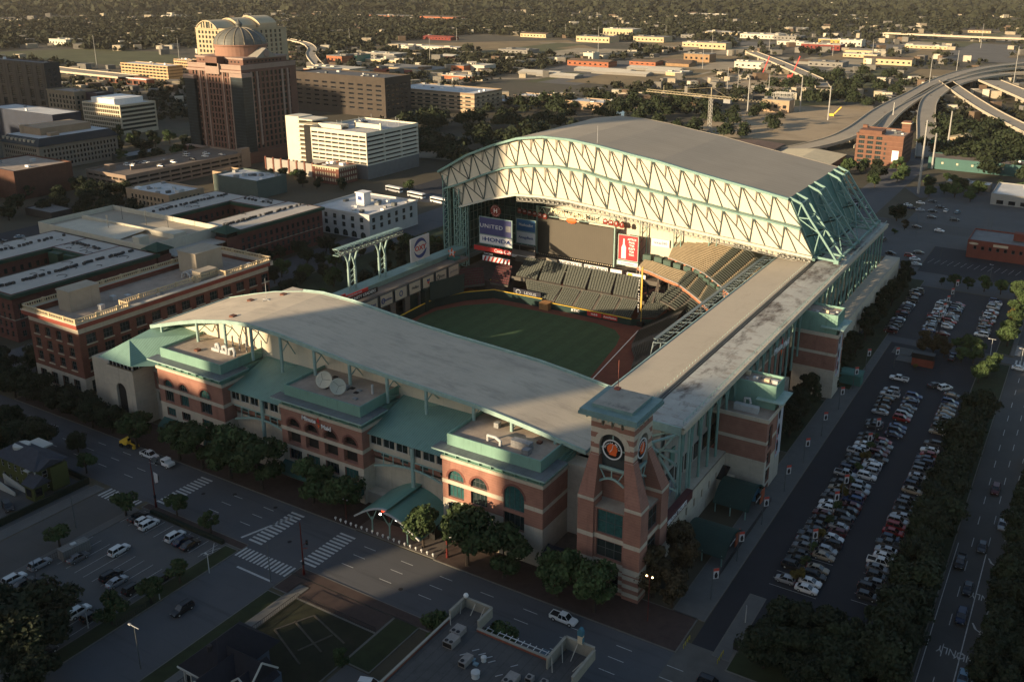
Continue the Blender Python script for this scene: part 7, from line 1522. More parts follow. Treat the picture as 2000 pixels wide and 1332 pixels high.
def tree(kind,x,y,s,label,group,z=0,i=None,gold=0):
    cm,tm=treevar(kind,rt.randrange(4) if i is None else i); o=thing('tree',label,'tree',(x,y,z),rt.uniform(0,6.28),group); o.scale=(s*rt.uniform(.93,1.08),s*rt.uniform(.93,1.08),s*rt.uniform(.92,1.1)); link('crown',cm,o); link('trunk',tm,o); return o
def series(pts,kind,lab,group,s=1.0,z=.12):
    for k,p in enumerate(pts):
        tree(kind if len(p)<4 else p[3],p[0],p[1],(p[2] if len(p)>2 else 1)*s,lab%ORD[k],group,z)
series([(-206,137.5,1.05),(-191,139,1.0),(-182.5,139,1.05),(-172.5,139.3,1.25),(-162,139.5,1.2),(-147,141.6,1.05),(-137,141.5,1.0),(-113.5,140.5,.85),(-101.5,140.2,1.25),(-92.5,140.6,1.1),(-79.8,140.8,1.05),(-71.2,140.6,1.0)],'street','green pavement tree, %s from the left along the stadium front','trees along the stadium front',1.5)
series([(-63.2,151,1.0),(-60.2,157,1.05),(-62.5,163,.95),(-58.6,150,.8)],'bronze','bronze-leaved tree, %s of the clump at the stadium corner by the clock tower','bronze trees at the stadium corner',1.2)
series([(-169.8,121,.72,'street'),(-157.5,120.3,1.1,'small'),(-180,115,1.35,'small'),(-205.5,122.5,1.1,'small'),(-181.5,99.5,1.2,'small'),(-147.8,97,.75,'street'),(-148.5,104.5,1.15,'small'),(-149,89,.75,'street'),(-153.5,78.5,1.15,'big'),(-160,76.5,1.0,'big'),(-168,76,1.0,'big'),(-145,71,.9,'big'),(-150,72,1,'big'),(-178,74,.9,'big')],'small','tree, %s of those around the small west parking lot','trees around the west lot',1.15)
series([(-79.5,119,1.0,'street'),(-76.6,117.8,.8,'street'),(-91.5,116.2,.8,'street'),(-103,103,.5,'street'),(-67,121,.5,'small'),(-58,112,.6,'small')],'street','dark bushy tree, %s of those around the grill building','trees around the grill building',1.1)
series([(-258,139.5,1),(-250,140,1.05),(-242,139.8,.95),(-233.5,140,1.05),(-226,138.6,1),(-219,139.3,.85),(-263,139,.9),(-270,139.5,1),(-278,142,1),(-276,154,1),(-277,164,1),(-283,147,1),(-240,125,.9),(-232,118,1.0),(-225,122,1.0),(-222,116,.8),(-246,118,1.1),(-238,110,1.1),(-229,108,1.1),(-252,110,1),(-217,128,.6)],'big','dark crowned tree, %s of the mass around the station building corner','trees around the station building',.95)
pts=[]
for k,y in enumerate([148,153,158.5,164,170,176,182,188.5,195,201,207,213.5,220,226,232,238.5,245.5,253,260,267]): pts.append((-18.2+rt.uniform(-1,1),y,rt.uniform(.85,1.1)))
for (x,y) in((-37,147,),(-33,144),(-36,151),(-31,152),(-27,148),(-24,144),(-26,153),(-22,149),(-37.5,142.5),(-30,140.5),(-24,140)): pts.append((x,y,rt.uniform(.7,.9)))
series(pts,'big','dark oak, %s of the row between the long east lot and the avenue','oaks between the east lot and avenue',1.02,.13)
series([(-1.2,y,rt.uniform(.75,.95)) for y in(130,139,147,155.5,163,170.5,178,186,194,203,212,222,233)]+[(4+rt.uniform(-2,3),y,.9) for y in(150,160,172,184,196,208,222,240)],'big','dark oak, %s along the right side of the east avenue','oaks right of the east avenue',.95,.13)
series([(-17.2,346,.9),(-16.5,353,1,),(-16.8,362,.9,'gold'),(-16.9,368,1),(-16.6,338,1),(-17,382,1),(-16.8,388,1.1)],'street','tree, %s of the row right of the lot beyond the cross street','trees right of the far lot',1.1,.13)
series([(-59.5+rt.uniform(-1.2,.8),y,rt.uniform(.8,1.05)) for y in(276,283,290,297,304,318,325,332,339,346,353,360,367,374,381,388,395)],'cone','dark upright tree, %s along the far east sidewalk of the stadium','trees along the far east sidewalk',1.4,.15)
series([(-62.5,229,1),(-60.3,233.5,1.05),(-63.2,238,1),(-60.5,243,1.05),(-63,248,.95),(-60.6,254,1.1),(-63.5,258,.9)],'cone','dark upright tree, %s between the two brick wings','trees between the brick wings',1.35,.15)
series([(-59,276,1),(-57.8,271,.9)],'cone','dark upright tree, %s beside the teal bus shelter wall','trees by the teal shelter',.7,.15)
series([(-40,316,1,'bronze'),(-37,317,.9,'bronze'),(-33.5,316.5,.9,'bronze'),(-35.5,325.8,.6),(-31,326,.7),(-28,315,.8),(-27.5,325.5,1),(-24.8,324,1),(-24.5,316,1),(-21,300,1),(-19,306,1),(-18,312,1),(-38,310,.5,'gold'),(-39.6,300,.4,'gold')],'street','tree, %s of the planting between the two east lots','trees between the two east lots',.88,.1)
series([(-39.7,y,rt.uniform(.38,.5),'gold' if k%3==0 else 'small') for k,y in enumerate([171,177,183,189,196,203,210,217,224,231,238,244])],'small','small island tree, %s between the nose-to-nose car rows','island trees in the east lot',1.3,.1)
series([(-42,397.6,.9),(-37,398,.8),(-31,397.8,1),(-25,397.5,1),(-19.5,397,1.0),(-47,398.2,.5),(-84.5,498,1.1,'big'),(-77.5,482,.7,'bronze'),(-92,472,.7),(-63,410,.4),(-80,470,.5)],'street','tree, %s along the cross street beyond the far lot','trees along the far cross street',.9,.0)
WOOD=[]
# park behind left field and dark belts of trees
def scatter(poly,n,kinds,lab,group,smin,smax,z=0,mind=5):
    pts=[];xs=[p[0] for p in poly];ys=[p[1] for p in poly];tries=0
    while len(pts)<n and tries<n*60:
        tries+=1;x=rt.uniform(min(xs),max(xs));y=rt.uniform(min(ys),max(ys)); ins=False;j=len(poly)-1
        for i in range(len(poly)):
            if (poly[i][1]>y)!=(poly[j][1]>y) and x<(poly[j][0]-poly[i][0])*(y-poly[i][1])/(poly[j][1]-poly[i][1])+poly[i][0]: ins=not ins
            j=i
        if ins and all((x-a)**2+(y-c)**2>mind**2 for a,c in pts): pts.append((x,y))
    pts.sort(key=lambda p:math.hypot(*p))
    for k,(x,y) in enumerate(pts): tree(rt.choice(kinds),x,y,rt.uniform(smin,smax),lab%ORD[k],group,z)
    return pts
scatter([(-303,228),(-236,228),(-236,335),(-300,322)],40,['far','far','big','other'],'dark tree, %s from the camera in the park behind left field','trees in the park behind left field',.6,.95,.1,6)
scatter([(-270,310),(-242,310),(-240,345),(-275,330)],7,['gold','other','gold'],'yellowing tree, %s by the tall lattice towers','yellowing trees by the lattice towers',.7,1,.1,5)
WOOD.append(([(-470,500),(-270,470),(-300,560),(-440,690),(-500,640)],96,.9,1.5,6))
WOOD.append(([(-480,690),(-380,640),(-330,700),(-340,860),(-400,900),(-480,760)],56,.9,1.5,8))
WOOD.append(([(-240,620),(-215,840),(-340,900),(-330,700)],38,.8,1.3,7))
scatter([(-475,255),(-440,262),(-410,300),(-460,330),(-520,315),(-540,270)],30,['far','far','big'],'dark tree, %s from the camera in the belt by the brown warehouse','trees by the brown warehouse',.8,1.1,0,7)
scatter([(-560,380),(-512,400),(-535,470),(-640,450),(-640,400),(-600,398)],34,['far','far','other'],'dark tree, %s from the camera around the left downtown square','trees in the left downtown square',.8,1.1,0,8)
scatter([(-440,395),(-370,385),(-330,425),(-380,405),(-430,412)],12,['far','other','gold'],'small street tree, %s from the camera near the white garage','street trees by the white garage',.5,.8,0,7)
WOOD.append(([(-110,700),(-40,620),(-20,650),(-50,760),(-70,850),(-130,900)],80,.8,1.4,6))
scatter([(-146,625),(-108,630),(-95,600),(-118,560),(-150,585)],12,['other','other','far'],'tree, %s from the camera around the six-storey brick block','trees around the brick block',.7,1.1,0,7)
scatter([(-95,560),(-60,560),(-30,610),(-60,625),(-92,600)],14,['other','far'],'tree, %s from the camera around the filling station','trees around the filling station',.6,.9,0,7)
WOOD.append(([(-330,930),(-180,900),(-190,1100),(-240,1250),(-330,1130)],36,1.1,1.7,9))
# ---------------------------------------------------------------- distant tree canopy as one mass
CLEAR=[(-1134,1279,-700,1640),(-1500,790,-990,950),(-1160,655,-890,720),(-990,670,-880,765),(-890,715,-800,810),(-660,600,-470,770),(-310,790,-170,960),(-620,800,-480,960)]
FARB=[]
def inpoly(P_,x,y):
    ins=np.zeros(x.shape,bool);j=len(P_)-1
    for i in range(len(P_)):
        xi,yi=P_[i];xj,yj=P_[j]
        c=((yi>y)!=(yj>y))&(x<(xj-xi)*(y-yi)/(yj-yi+1e-9)+xi); ins^=c; j=i
    return ins
def canopy(name,label,xs,ys,rs,hs,nq,ls,mat,seed=1):
    g=np.random.default_rng(seed);n=len(xs);N_=n*nq
    u=g.normal(size=(N_,3)); u/=np.linalg.norm(u,axis=1)[:,None]; u[:,2]=np.abs(u[:,2])*1.0-.12
    R=np.repeat(rs,nq)[:,None];c=np.stack([np.repeat(xs,nq),np.repeat(ys,nq),np.repeat(hs*.45,nq)],1)
    lump=(1+.25*g.normal(size=(N_,1)))*g.uniform(.6,1,(N_,1))
    c=c+u*R*lump*np.array([1,1,.0])+np.stack([0*xs.repeat(nq),0*xs.repeat(nq),u[:,2]*np.repeat(hs*.55,nq)*lump[:,0]],1)
    nn=u+g.normal(scale=.5,size=(N_,3)); nn/=np.linalg.norm(nn,axis=1)[:,None]; t=np.cross(nn,g.normal(size=(N_,3))); t/=np.linalg.norm(t,axis=1)[:,None]; w_=np.cross(nn,t); s=np.repeat(rs,nq)[:,None]*ls*g.uniform(.6,1.4,(N_,1))
    v=np.stack([c-t*s-w_*s*.7,c+t*s-w_*s*.6,c+t*s*.8+w_*s*.8,c-t*s*.7+w_*s*.7],1).reshape(-1,3)
    o=bpy.data.objects.new(name,meshq(name,v,mat)); COL.objects.link(o); o['kind']='stuff'
    if label: tag(o,label,'trees')
    return o
WX=[];WY=[];WR=[];WH=[]
for poly,n,s0,s1,md in WOOD:
    xs=[p[0] for p in poly];ys=[p[1] for p in poly];m=0;tr_=0;pl=[]
    while m<n and tr_<n*50:
        tr_+=1;x=rt.uniform(min(xs),max(xs));y=rt.uniform(min(ys),max(ys))
        if inpoly(poly,np.array([x]),np.array([y]))[0] and all((x-a)**2+(y-c)**2>md*md for a,c in pl): pl.append((x,y));WX.append(x);WY.append(y);s_=rt.uniform(s0,s1);WR.append(4.8*s_);WH.append(9.5*s_);m+=1
canopy('woodland','belts of dark trees beyond the stadium and under the freeway ramps',np.array(WX),np.array(WY),np.array(WR),np.array(WH),420,.14,M('wood_leaf',(.017,.026,.009),.85,.5,.12,detail=(.04,.5,(.03,.029,.011))),3)
# ---------------------------------------------------------------- fields, water, far roads
FG=M('field_green',(.075,.078,.03),.95,.25,.03,detail=(.02,.6,(.075,.07,.03))); FB=M('field_brown',(.19,.14,.07),.95,.25,.02,detail=(.015,.6,(.09,.085,.035))); DIRT=M('bare_earth',(.32,.25,.16),.95,.25,.03,detail=[(.03,.6,(.14,.115,.07)),(.12,.5,(.32,.27,.2))])
sheet('grass_field',[(-1500,800),(-1420,960),(-1280,985),(-1125,925),(-990,820),(-1010,790),(-1206,812),(-1287,775)],.0,FG); sheet('brown_field',[(-1134,1279),(-900,1600),(-700,1383),(-760,1240),(-967,1112)],.0,FB)
sheet('grass_field',[(-330,1180),(-270,1342),(-225,1130),(-262,1069)],.01,FG); sheet('grass_field',[(-304,960),(-272,1039),(-222,950),(-268,900)],.01,FG)
sheet('bare_earth',[(-300,740),(-285,890),(-198,960),(-172,860),(-178,720),(-253,700)],0,DIRT); sheet('bare_earth',[(-470,1150),(-380,1420),(-260,1300),(-250,1000),(-330,960)],-.005,DIRT)
sheet('river',[(-425,859),(-404,872),(-380,830),(-340,700),(-365,690),(-395,800)],.02,M('water',(.10,.115,.12),.08,.1,.2,spec=.8))
for k,pts in enumerate(([(-1300,640),(-700,645)],[(-1180,700),(-880,685)],[(-820,1090),(-540,1420)],[(-700,900),(-560,1010),(-100,1330)],[(-560,1180),(-150,1700)],[(-178,560),(-500,500)],[(-900,1500),(200,2400)],[(-1800,1500),(-300,3200)],[(-420,2200),(500,2500)],[(-260,1700),(400,1900)])):
    b=MB()
    for p,q in zip(pts,pts[1:]):
        d=Vector((q[0]-p[0],q[1]-p[1],0)).normalized();n=Vector((-d.y,d.x,0))*(9+k%3*3); b.poly([(p[0]+n.x,p[1]+n.y,.02+.002*k),(p[0]-n.x,p[1]-n.y,.02+.002*k),(q[0]-n.x,q[1]-n.y,.02+.002*k),(q[0]+n.x,q[1]+n.y,.02+.002*k)])
    struct('far_road',b,M('far_road_concrete',(.24,.20,.14),.9,.15,.05))
FRW=M('freeway_concrete',(.30,.27,.215),.9,.12,.1,detail=(.03,.4,(.22,.2,.17))); FRB=M('freeway_barrier',(.46,.40,.30),.9,.1,.3); FRD=M('freeway_deck',(.27,.24,.19),.9,.1,.08)
def ramp(name,label,pts,W,piers=True,bar=.9,step=1):
    # smooth centre line
    P_=[Vector(p) for p in pts];C_=[]
    for i in range(len(P_)-1):
        p0=P_[max(i-1,0)];p1=P_[i];p2=P_[i+1];p3=P_[min(i+2,len(P_)-1)]
        for k in range(8):
            t=k/8; C_.append(.5*((2*p1)+(-p0+p2)*t+(2*p0-5*p1+4*p2-p3)*t*t+(-p0+3*p1-3*p2+p3)*t**3))
    C_.append(P_[-1]); t_=thing(name,label,'bridge',(0,0,0)); D=MB();B=MB();Q=MB();Lr=[]
    for i,c in enumerate(C_):
        d=(C_[min(i+1,len(C_)-1)]-C_[max(i-1,0)]);d.z=0;d.normalize();n=Vector((-d.y,d.x,0)); Lr.append((c+n*W/2,c-n*W/2,c,n))
    for (a,c,m_,n),(a2,c2,m2,n2) in zip(Lr,Lr[1:]):
        dz=Vector((0,0,1.3)); D.poly([a,c,c2,a2],0); D.poly([a-dz,a2-dz,c2-dz,c-dz],1); 
        for (p,q) in((a,a2),(c,c2)): B.beam(p+Vector((0,0,-.2)),q+Vector((0,0,-.2)),.5,2.2)
    if piers:
        for i in range(3,len(Lr)-1,4):
            a,c,m_,n=Lr[i]
            if m_.z>3.5: Q.beam((m_.x,m_.y,-.5),(m_.x,m_.y,m_.z-2.2),2.6); Q.beam(m_+n*W*.42-Vector((0,0,2.1)),m_-n*W*.42-Vector((0,0,2.1)),2.2,1.6)
    D.build('deck',[FRD,FRW],t_);B.build('barrier',FRB,t_)
    if Q.v: Q.build('pier',FRW,t_)
    return t_
ramp('freeway_ramp','elevated freeway ramp sweeping up right from the parked roof, leftmost of the ramps',[(-200,640,1),(-172,690,5),(-163,740,8),(-168,860,9),(-168,1000,9),(-168,1150,9),(-154,1300,9),(-120,1420,9),(-60,1540,9),(60,1640,9)],15)
ramp('freeway_ramp','elevated freeway ramp curving between the two others above the brick block',[(-150,700,2),(-150,760,6),(-156,860,9),(-160,1000,9),(-158,1130,9),(-140,1270,9),(-100,1380,9),(0,1480,9)],8.5)
ramp('freeway_ramp','elevated freeway ramp dropping to the street right of the brick block',[(-103,690,1),(-113,750,5),(-132,856,9),(-147,970,9),(-150,1090,9),(-136,1200,9),(-100,1290,9),(0,1370,9)],14)
ramp('freeway_viaduct','straight elevated freeway crossing the right edge of the view',[(-160,1140,9),(-118,1000,9),(-84,895,9),(-49,803,9),(-10,700,9)],14)
ramp('freeway_viaduct','wide elevated freeway with barriers at the far right, behind the straight one',[(-120,1180,9),(-76,1060,9),(-30,930,9),(30,780,9)],24)
ramp('freeway_viaduct','curving far freeway ramp at the right edge behind the others',[(-60,1180,12),(-30,1100,12),(-20,1010,11),(10,920,10)],9)
ramp('unfinished_viaduct','unfinished concrete viaduct on bare piers amid the construction ground',[(-480,1425,8),(-400,1290,8),(-332,1168,8),(-290,1090,8)],17); ramp('unfinished_viaduct','short detached end span of the unfinished viaduct',[(-278,1062,8),(-262,1015,8)],15)
ramp('rail_viaduct','curving pale light-rail viaduct right of the domed tower',[(-1300,1240,9),(-1163,1174,9),(-1060,1090,9),(-990,1015,8),(-930,960,6),(-863,905,2)],13)
ramp('freeway_viaduct','sunlit multi-lane freeway left of the domed tower',[(-1180,704,8),(-1104,690,8),(-1030,683,8),(-940,680,8)],26)
ramp('far_overpass','far grey overpass behind the brown field',[(-700,1110,6),(-672,1250,6),(-630,1350,6)],11); ramp('far_overpass','far pale freeway at the upper right',[(-420,2050,9),(-200,2020,9),(100,2050,9),(500,2200,9)],22)
ramp('bayou_bridge','low steel bridge over the bayou above the parked roof',[(-430,880,4),(-350,905,4)],10)
# ---------------------------------------------------------------- far buildings (x, y, width, depth, height, wall, roof, words)
CW_=M('far_cream_wall',(.46,.37,.22),.9,.1,.1); BRW=M('far_brick_wall',(.28,.10,.05),.9,.15,.1,stripe=('Z',3.5,-.6,.2)); WW_=M('far_white_wall',(.5,.47,.38),.9,.08,.1); GW_=M('far_grey_wall',(.2,.19,.17),.9,.1,.1); RDW=M('far_red_wall',(.17,.035,.028),.9,.1,.1)
FR={'w':M('far_white_roof',(.50,.46,.37),.8,.1,.05),'g':M('far_grey_roof',(.20,.19,.165),.8,.15,.05),'b':M('far_brown_roof',(.15,.105,.07),.9,.15,.05),'r':M('far_red_roof',(.25,.06,.04),.9,.15,.05)}
from math import tan
def gp(px,py,z=0):
    # map a direction given as image-plane angles to the ground, used once to lay out far blocks in world metres
    d=fv*1843.49+r2*(px-1062.43)-u2*(py-546.89); t=(z-120)/d.z; return d.x*t,d.y*t
FARL=[(85,130,90,9,30,WW_,'w','white hall with a blue gable'),(632,668,124,9,30,BRW,'g','red brick block with green corner'),(668,697,122,9,30,M('green_glass_wall',(.04,.16,.13),.3),'g','green glass fronted block'),(583,640,150,7,26,BRW,'w','rust brick block with pale plant'),(580,683,143,4,30,CW_,'w','long cream industrial block'),(735,892,101,5,26,WW_,'w','long white warehouse roof'),(816,880,80,5,26,RDW,'r','bright red barn'),(810,890,42,9,50,BRW,'b','long distant brick school'),(708,795,37,6,50,BRW,'g','faint long brick row'),(1012,1066,75,7,26,CW_,'b','long beige hall'),
(1122,1190,85,10,40,CW_,'g','cream apartment block, left part'),(1176,1235,74,15,40,CW_,'w','cream apartment tower block'),(1236,1296,84,9,40,CW_,'g','cream apartment block, right part'),(705,770,117,7,30,GW_,'w','grey decked building beside a cream one'),(702,772,124,3,18,CW_,'w','low cream strip building'),(715,845,143,3,44,CW_,'g','yellowish flat-roofed works'),(716,800,147,3,14,BRW,'r','rust coloured low row'),(878,906,144,9,26,BRW,'g','red half of a two-storey corner block'),(906,946,144,9,26,WW_,'w','white half of a two-storey corner block'),(855,882,118,5,24,RDW,'w','gabled cream and orange shed'),(1103,1188,133,7,26,BRW,'b','brick warehouse row'),(1138,1158,122,12,20,WW_,'w','white water tank house'),(967,1030,106,5,36,GW_,'g','grey tree-hidden hall'),(850,920,158,4,18,BRW,'w','long brick garage row'),
(1005,1085,150,3,26,GW_,'w','long white train shed'),(1040,1122,155,3,22,GW_,'w','second white train shed'),(1115,1225,146,3,26,GW_,'w','third white train shed'),(1150,1262,151,3,22,GW_,'w','fourth white train shed'),(1222,1325,143,3,26,GW_,'w','fifth white train shed'),(1260,1340,148,3,22,GW_,'w','sixth white train shed'),(1228,1280,130,5,30,BRW,'b','brown roofed long store'),(1290,1345,130,5,30,GW_,'b','taupe long store'),
(1333,1366,93,7,30,CW_,'w','sunlit beige works'),(1367,1417,98,10,30,CW_,'g','beige flat block'),(1450,1520,78,8,50,WW_,'w','large white warehouse'),(1515,1562,80,7,40,GW_,'g','grey roofed warehouse'),(1522,1570,90,6,28,WW_,'w','pale long store'),(1572,1640,100,9,34,RDW,'w','red walled factory'),(1604,1650,88,8,34,M('far_yellow_wall',(.42,.28,.08),.8,.1,.1),'w','yellow fronted store'),(1645,1682,93,11,30,WW_,'w','white block with window rows'),(1658,1705,105,4,26,CW_,'g','grey barrel-roofed shed'),(1782,1850,98,5,26,CW_,'w','cream store by the ramp'),(1336,1385,123,11,26,M('far_brown_wall',(.27,.17,.09),.9),'g','tan block with flat top'),(1437,1490,136,8,24,WW_,'w','small white factory'),(1700,1780,130,8,30,CW_,'b','long cream shed with brown roof'),(1655,1712,115,5,26,CW_,'w','cream row below the tree belt'),(1585,1645,133,6,34,GW_,'g','flat grey depot'),(1555,1600,128,4,26,GW_,'b','low brown depot'),(1300,1345,132,4,26,M('far_brown_wall',(.27,.17,.09),.9),'b','brown low store'),(1300,1330,150,4,20,CW_,'w','low cream store'),
(1491,1540,222,11,16,TANB,'g','tan substation house with steel deck'),(1455,1500,18,6,60,CW_,'w','far white store under the skyline'),(1515,1562,14,6,60,WW_,'w','second far white store'),(1580,1655,20,6,60,CW_,'w','far long sheds'),(1620,1690,35,5,50,CW_,'w','far cream row'),(1300,1340,22,5,50,CW_,'w','far cream building'),(1330,1420,33,5,50,GW_,'w','far pale yards'),(960,990,22,6,50,CW_,'w','far isolated cream hall'),(310,335,38,8,50,WW_,'w','distant white block left of centre'),(1110,1142,50,5,40,CW_,'w','small gold hall'),(1380,1440,70,5,34,CW_,'w','pale sheds'),(1900,1935,66,5,40,CW_,'b','small brown hall'),(1535,1570,62,6,40,CW_,'w','pale store in the trees'),(1330,1352,75,5,30,GW_,'g','small grey store'),(455,475,64,8,50,WW_,'w','distant white tower house')]
for k,(a,c,by,h,dp,wm,rf,words) in enumerate(FARL):
    (X1_,Y1_)=gp(c,by); (X0_,_)=gp(a,by); sc_=Y1_; X0_=X1_-(c-a)*Vector((X1_,Y1_,120)).length/1843.49/.95
    t=thing('distant_building','%s among the far trees, %d percent across the photo'%(words,round((a+c)/40)),'building',((X0_+X1_)/2,Y1_+dp/2,0)); W_=(X1_-X0_)/2
    b=MB(); b.box(-W_,W_,-dp/2,dp/2,0,h); b.build('wall',wm,t)
    b=MB()
    if rf in 'br' or 'shed' in words: b.extr([(-W_-.5,-dp/2-.5,h+.05),(-W_-.5,dp/2+.5,h+.05),(-W_-.5,0,h+2.2)],(2*W_+1,0,0))
    else: 
        b.box(-W_-.4,W_+.4,-dp/2-.4,dp/2+.4,h,h+.6)
        for q in range(3): x=-W_+2*W_*rt.random()*.9; b.box(x,x+W_*.15+1,-dp*.2,dp*.1,h+.6,h+2)
    b.build('roof',FR[rf],t)
    if h>=5:
        b=MB(); n=max(2,int(W_*2/7)); 
        for q in range(n): x=-W_+2*W_*(q+.3)/n; b.box(x,x+2*W_/n*.4,-dp/2-.06,-dp/2-.001,h*.35,h*.62)
        o=b.build('window_row',GLASSD,t); o['kind']='stuff'
    FARB.append((X0_,X1_,Y1_,Y1_+dp))
qy=random.Random(5)
for k in range(40):
    px,py=qy.uniform(1000,1980),qy.uniform(60,150); X_,Y_=gp(px,py); W_,D_=qy.uniform(18,60),qy.uniform(40,120); rect('yard_paving',X_-W_,X_+W_,Y_-D_,Y_+D_,.03+.004*k,qy.choice([M('pale_yard',(.30,.25,.17),.95,.25,.03),FG,FB,M('grey_yard',(.11,.105,.095),.95,.2,.03),M('pale_yard',(.2,.2,.2))])); CLEAR.append((X_-W_,Y_-D_,X_+W_,Y_+D_))
b=MB(); qr=random.Random(21)
for k in range(1700):
    d=math.exp(qr.uniform(math.log(900),math.log(5200))); a=-30.6+qr.uniform(-31,29); x=d*math.sin(math.radians(a)); y=d*math.cos(math.radians(a)); s_=qr.uniform(5,12)*(1+d/4000); hh=qr.uniform(4,7)*(1+d/6000)
    if any(p[0]<x<p[2] and p[1]<y<p[3] for p in CLEAR): continue
    m_=qr.choice([0,0,1,1,2,3]); b.obox((x,y),s_,s_*.7,0,hh,qr.uniform(0,1.5),m_)
    
o=b.build('distant_houses',[M('house_pale',(.34,.29,.21),.9),M('house_grey',(.16,.15,.13),.9),M('house_brown',(.13,.09,.06),.9),M('house_white',(.48,.43,.33),.9)]); tag(o,'scattered tiny roofs showing through the distant tree cover','houses',kind='stuff')
# distant canopy
g=np.random.default_rng(77)
def ring(d0,d1,area,r0,r1,nq,ls,seed,thr):
    A_=.5*(d1*d1-d0*d0)*math.radians(66); n=int(A_/area); d=np.sqrt(g.uniform(d0*d0,d1*d1,n)); a=np.radians(-30.6+g.uniform(-33,33,n)); x=d*np.sin(a);y=d*np.cos(a)
    k=np.ones(n,bool)
    for p in CLEAR: k&=~((x>p[0])&(x<p[2])&(y>p[1])&(y<p[3]))
    for p in FARB: k&=~((x>p[0]-8)&(x<p[1]+8)&(y>p[2]-70)&(y<p[3]+8))
    def dens(sx,sy,ph): return np.sin(x/sx+ph)*np.sin(y/sy+ph*2)
    dn=1.2*dens(130,170,1)+1.2*dens(310,260,2.3)+.9*dens(60,75,.4); k&=dn+g.uniform(-1.0,1.0,n)>thr
    # right-centre industrial district is open
    ind=(x>-620)&(x<0)&(y>1000)&(y<2600); k&=~(ind&(g.random(n)<.8)); near=(x>-640)&(x<-60)&(y<1150); k&=~(near&(g.random(n)<.68))
    x,y=x[k],y[k]; r=r0*.75+(r1*1.25-r0*.75)*g.random(len(x))**1.8; h=r*g.uniform(1.4,2,len(x))
    return x,y,r,h
CL=M('distant_leaf',(.022,.025,.012),.9,.35,.02,detail=[(.012,.5,(.038,.034,.017)),(.05,.4,(.013,.017,.009))])
for j,(d0,d1,ar,r0,r1,nq,ls,thr) in enumerate(((850,1500,50,2.4,4.6,30,.3,-.5),(1500,3000,95,3.4,6,13,.48,-.9),(3000,6500,330,6.5,11,6,.8,-1.2))):
    x,y,r,h=ring(d0,d1,ar,r0,r1,nq,ls,j,thr); canopy('distant_trees',['tree cover of the nearer distant districts','tree cover of the middle distance','dark tree cover reaching to the top of the view'][j],x,y,r,h,nq,ls,CL,20+j)
# ================================================================= poles, lamps, banners, fences
def polemesh():
    pass
PG=M('galvanised_pole',(.33,.32,.29),.6,.1,.5)
def simple(name,label,cat,x,y,z,parts,group=None,rz=0):
    o=thing(name,label,cat,(x,y,z),rz,group)
    for n,bb,mt in parts: bb.build(n,mt,o)
    return o
BW=M('banner_white',(.5,.5,.5),.7,.1,2); BR=M('banner_red',(.5,.07,.05),.7)
b=MB(); b.tube((0,0,0),(0,0,7.4),.11,.07); b.beam((0,-.1,7.2),(0,-1.3,7.2),.07); q=b.build('post',DGREY); pm_=q.data; bpy.data.objects.remove(q)
b=MB(); b.box(-.03,.03,-1.35,-.2,4.7,7.1,0); b.box(-.04,.04,-1.35,-.2,6.5,7.1,1); b.extr([(-.05,-1.0,4.9),(-.05,-.5,4.9),(-.05,-.4,5.6),(-.05,-.65,6.2),(-.05,-.9,6.2),(-.05,-1.15,5.5)],(.1,0,0),2); q=b.build('banner',[BW,BR,BLK]); bnm=q.data; bpy.data.objects.remove(q)
for k,(x,y) in enumerate([(-52.9,156.3),(-52.9,171.5),(-52.9,188),(-52.9,205),(-52.9,221.4),(-53,239),(-53.2,258),(-53.2,275),(-53.3,292),(-45.8,298)]):
    o=thing('banner_post','thin post with a red-topped white banner, %s from the near end along the east sidewalk'%ORD[k],'banner post',(x,y,.13),math.pi*.75,'banner posts on the east sidewalk'); link('post',pm_,o); link('banner',bnm,o)
for k,(x,y) in enumerate([(-39.8,181),(-39.8,199),(-39.8,208),(-39.9,233),(-39.9,243),(-40,343),(-40,352),(-40.2,362),(-40.2,372),(-40.2,384)]):
    o=thing('banner_post','thin post with a red-topped white banner, %s from the near end among the parked cars'%ORD[k],'banner post',(x,y,0),math.pi*.75,'banner posts among the parked cars'); link('post',pm_,o); link('banner',bnm,o)
def lamp(x,y,h,label,glow=False,z=.13,group='street lamps'):
    b=MB(); b.tube((0,0,0),(0,0,h),.1,.07); b.beam((-.6,0,h-.1),(.6,0,h-.1),.08); c=MB(); c.lathe((-.6,0,h-.05),[(.05,0),(.2,.12),(.05,.34)],8); c.lathe((.6,0,h-.05),[(.05,0),(.2,.12),(.05,.34)],8)
    return simple('street_lamp',label,'street lamp',x,y,z,[('post',b,RUST),('lamp_globe',c,M('lamp_on',(1,.62,.28),emit=7) if glow else LGREY)],group)
def signalmast(x,y,h,label,fl=0):
    b=MB(); b.tube((0,0,0),(0,0,h),.2,.1); b.tube((0,0,0),(0,0,1.3),.3,.26); b.beam((0,0,h*.55),(0.2,1.4,h*.55+.3),.1); b.beam((0,0,h*.5),(1.4,.2,h*.5+.5),.1)
    c=MB(); c.box(-.18,.18,1.3,1.6,h*.55-.5,h*.55+.6); c.box(-.2,.2,-.2,.2,2.4,3.2); parts=[('mast',b,RUST),('signal_head',c,BLK)]
    if fl: d=MB(); d.extr([(.5,.1,h*.75),(1.6,.3,h*.72),(1.5,.3,h*.55),(.6,.1,h*.5)],(0,.04,0),0); parts.append(('banner',d,BW))
    return simple('signal_mast',label,'signal mast',x,y,.13,parts)
signalmast(-177.2,121,12.5,'oxblood mast with traffic signals and a flag at the left crosswalk',1); signalmast(-128.8,119.8,12.5,'oxblood mast with traffic signals at the right-hand crossing')
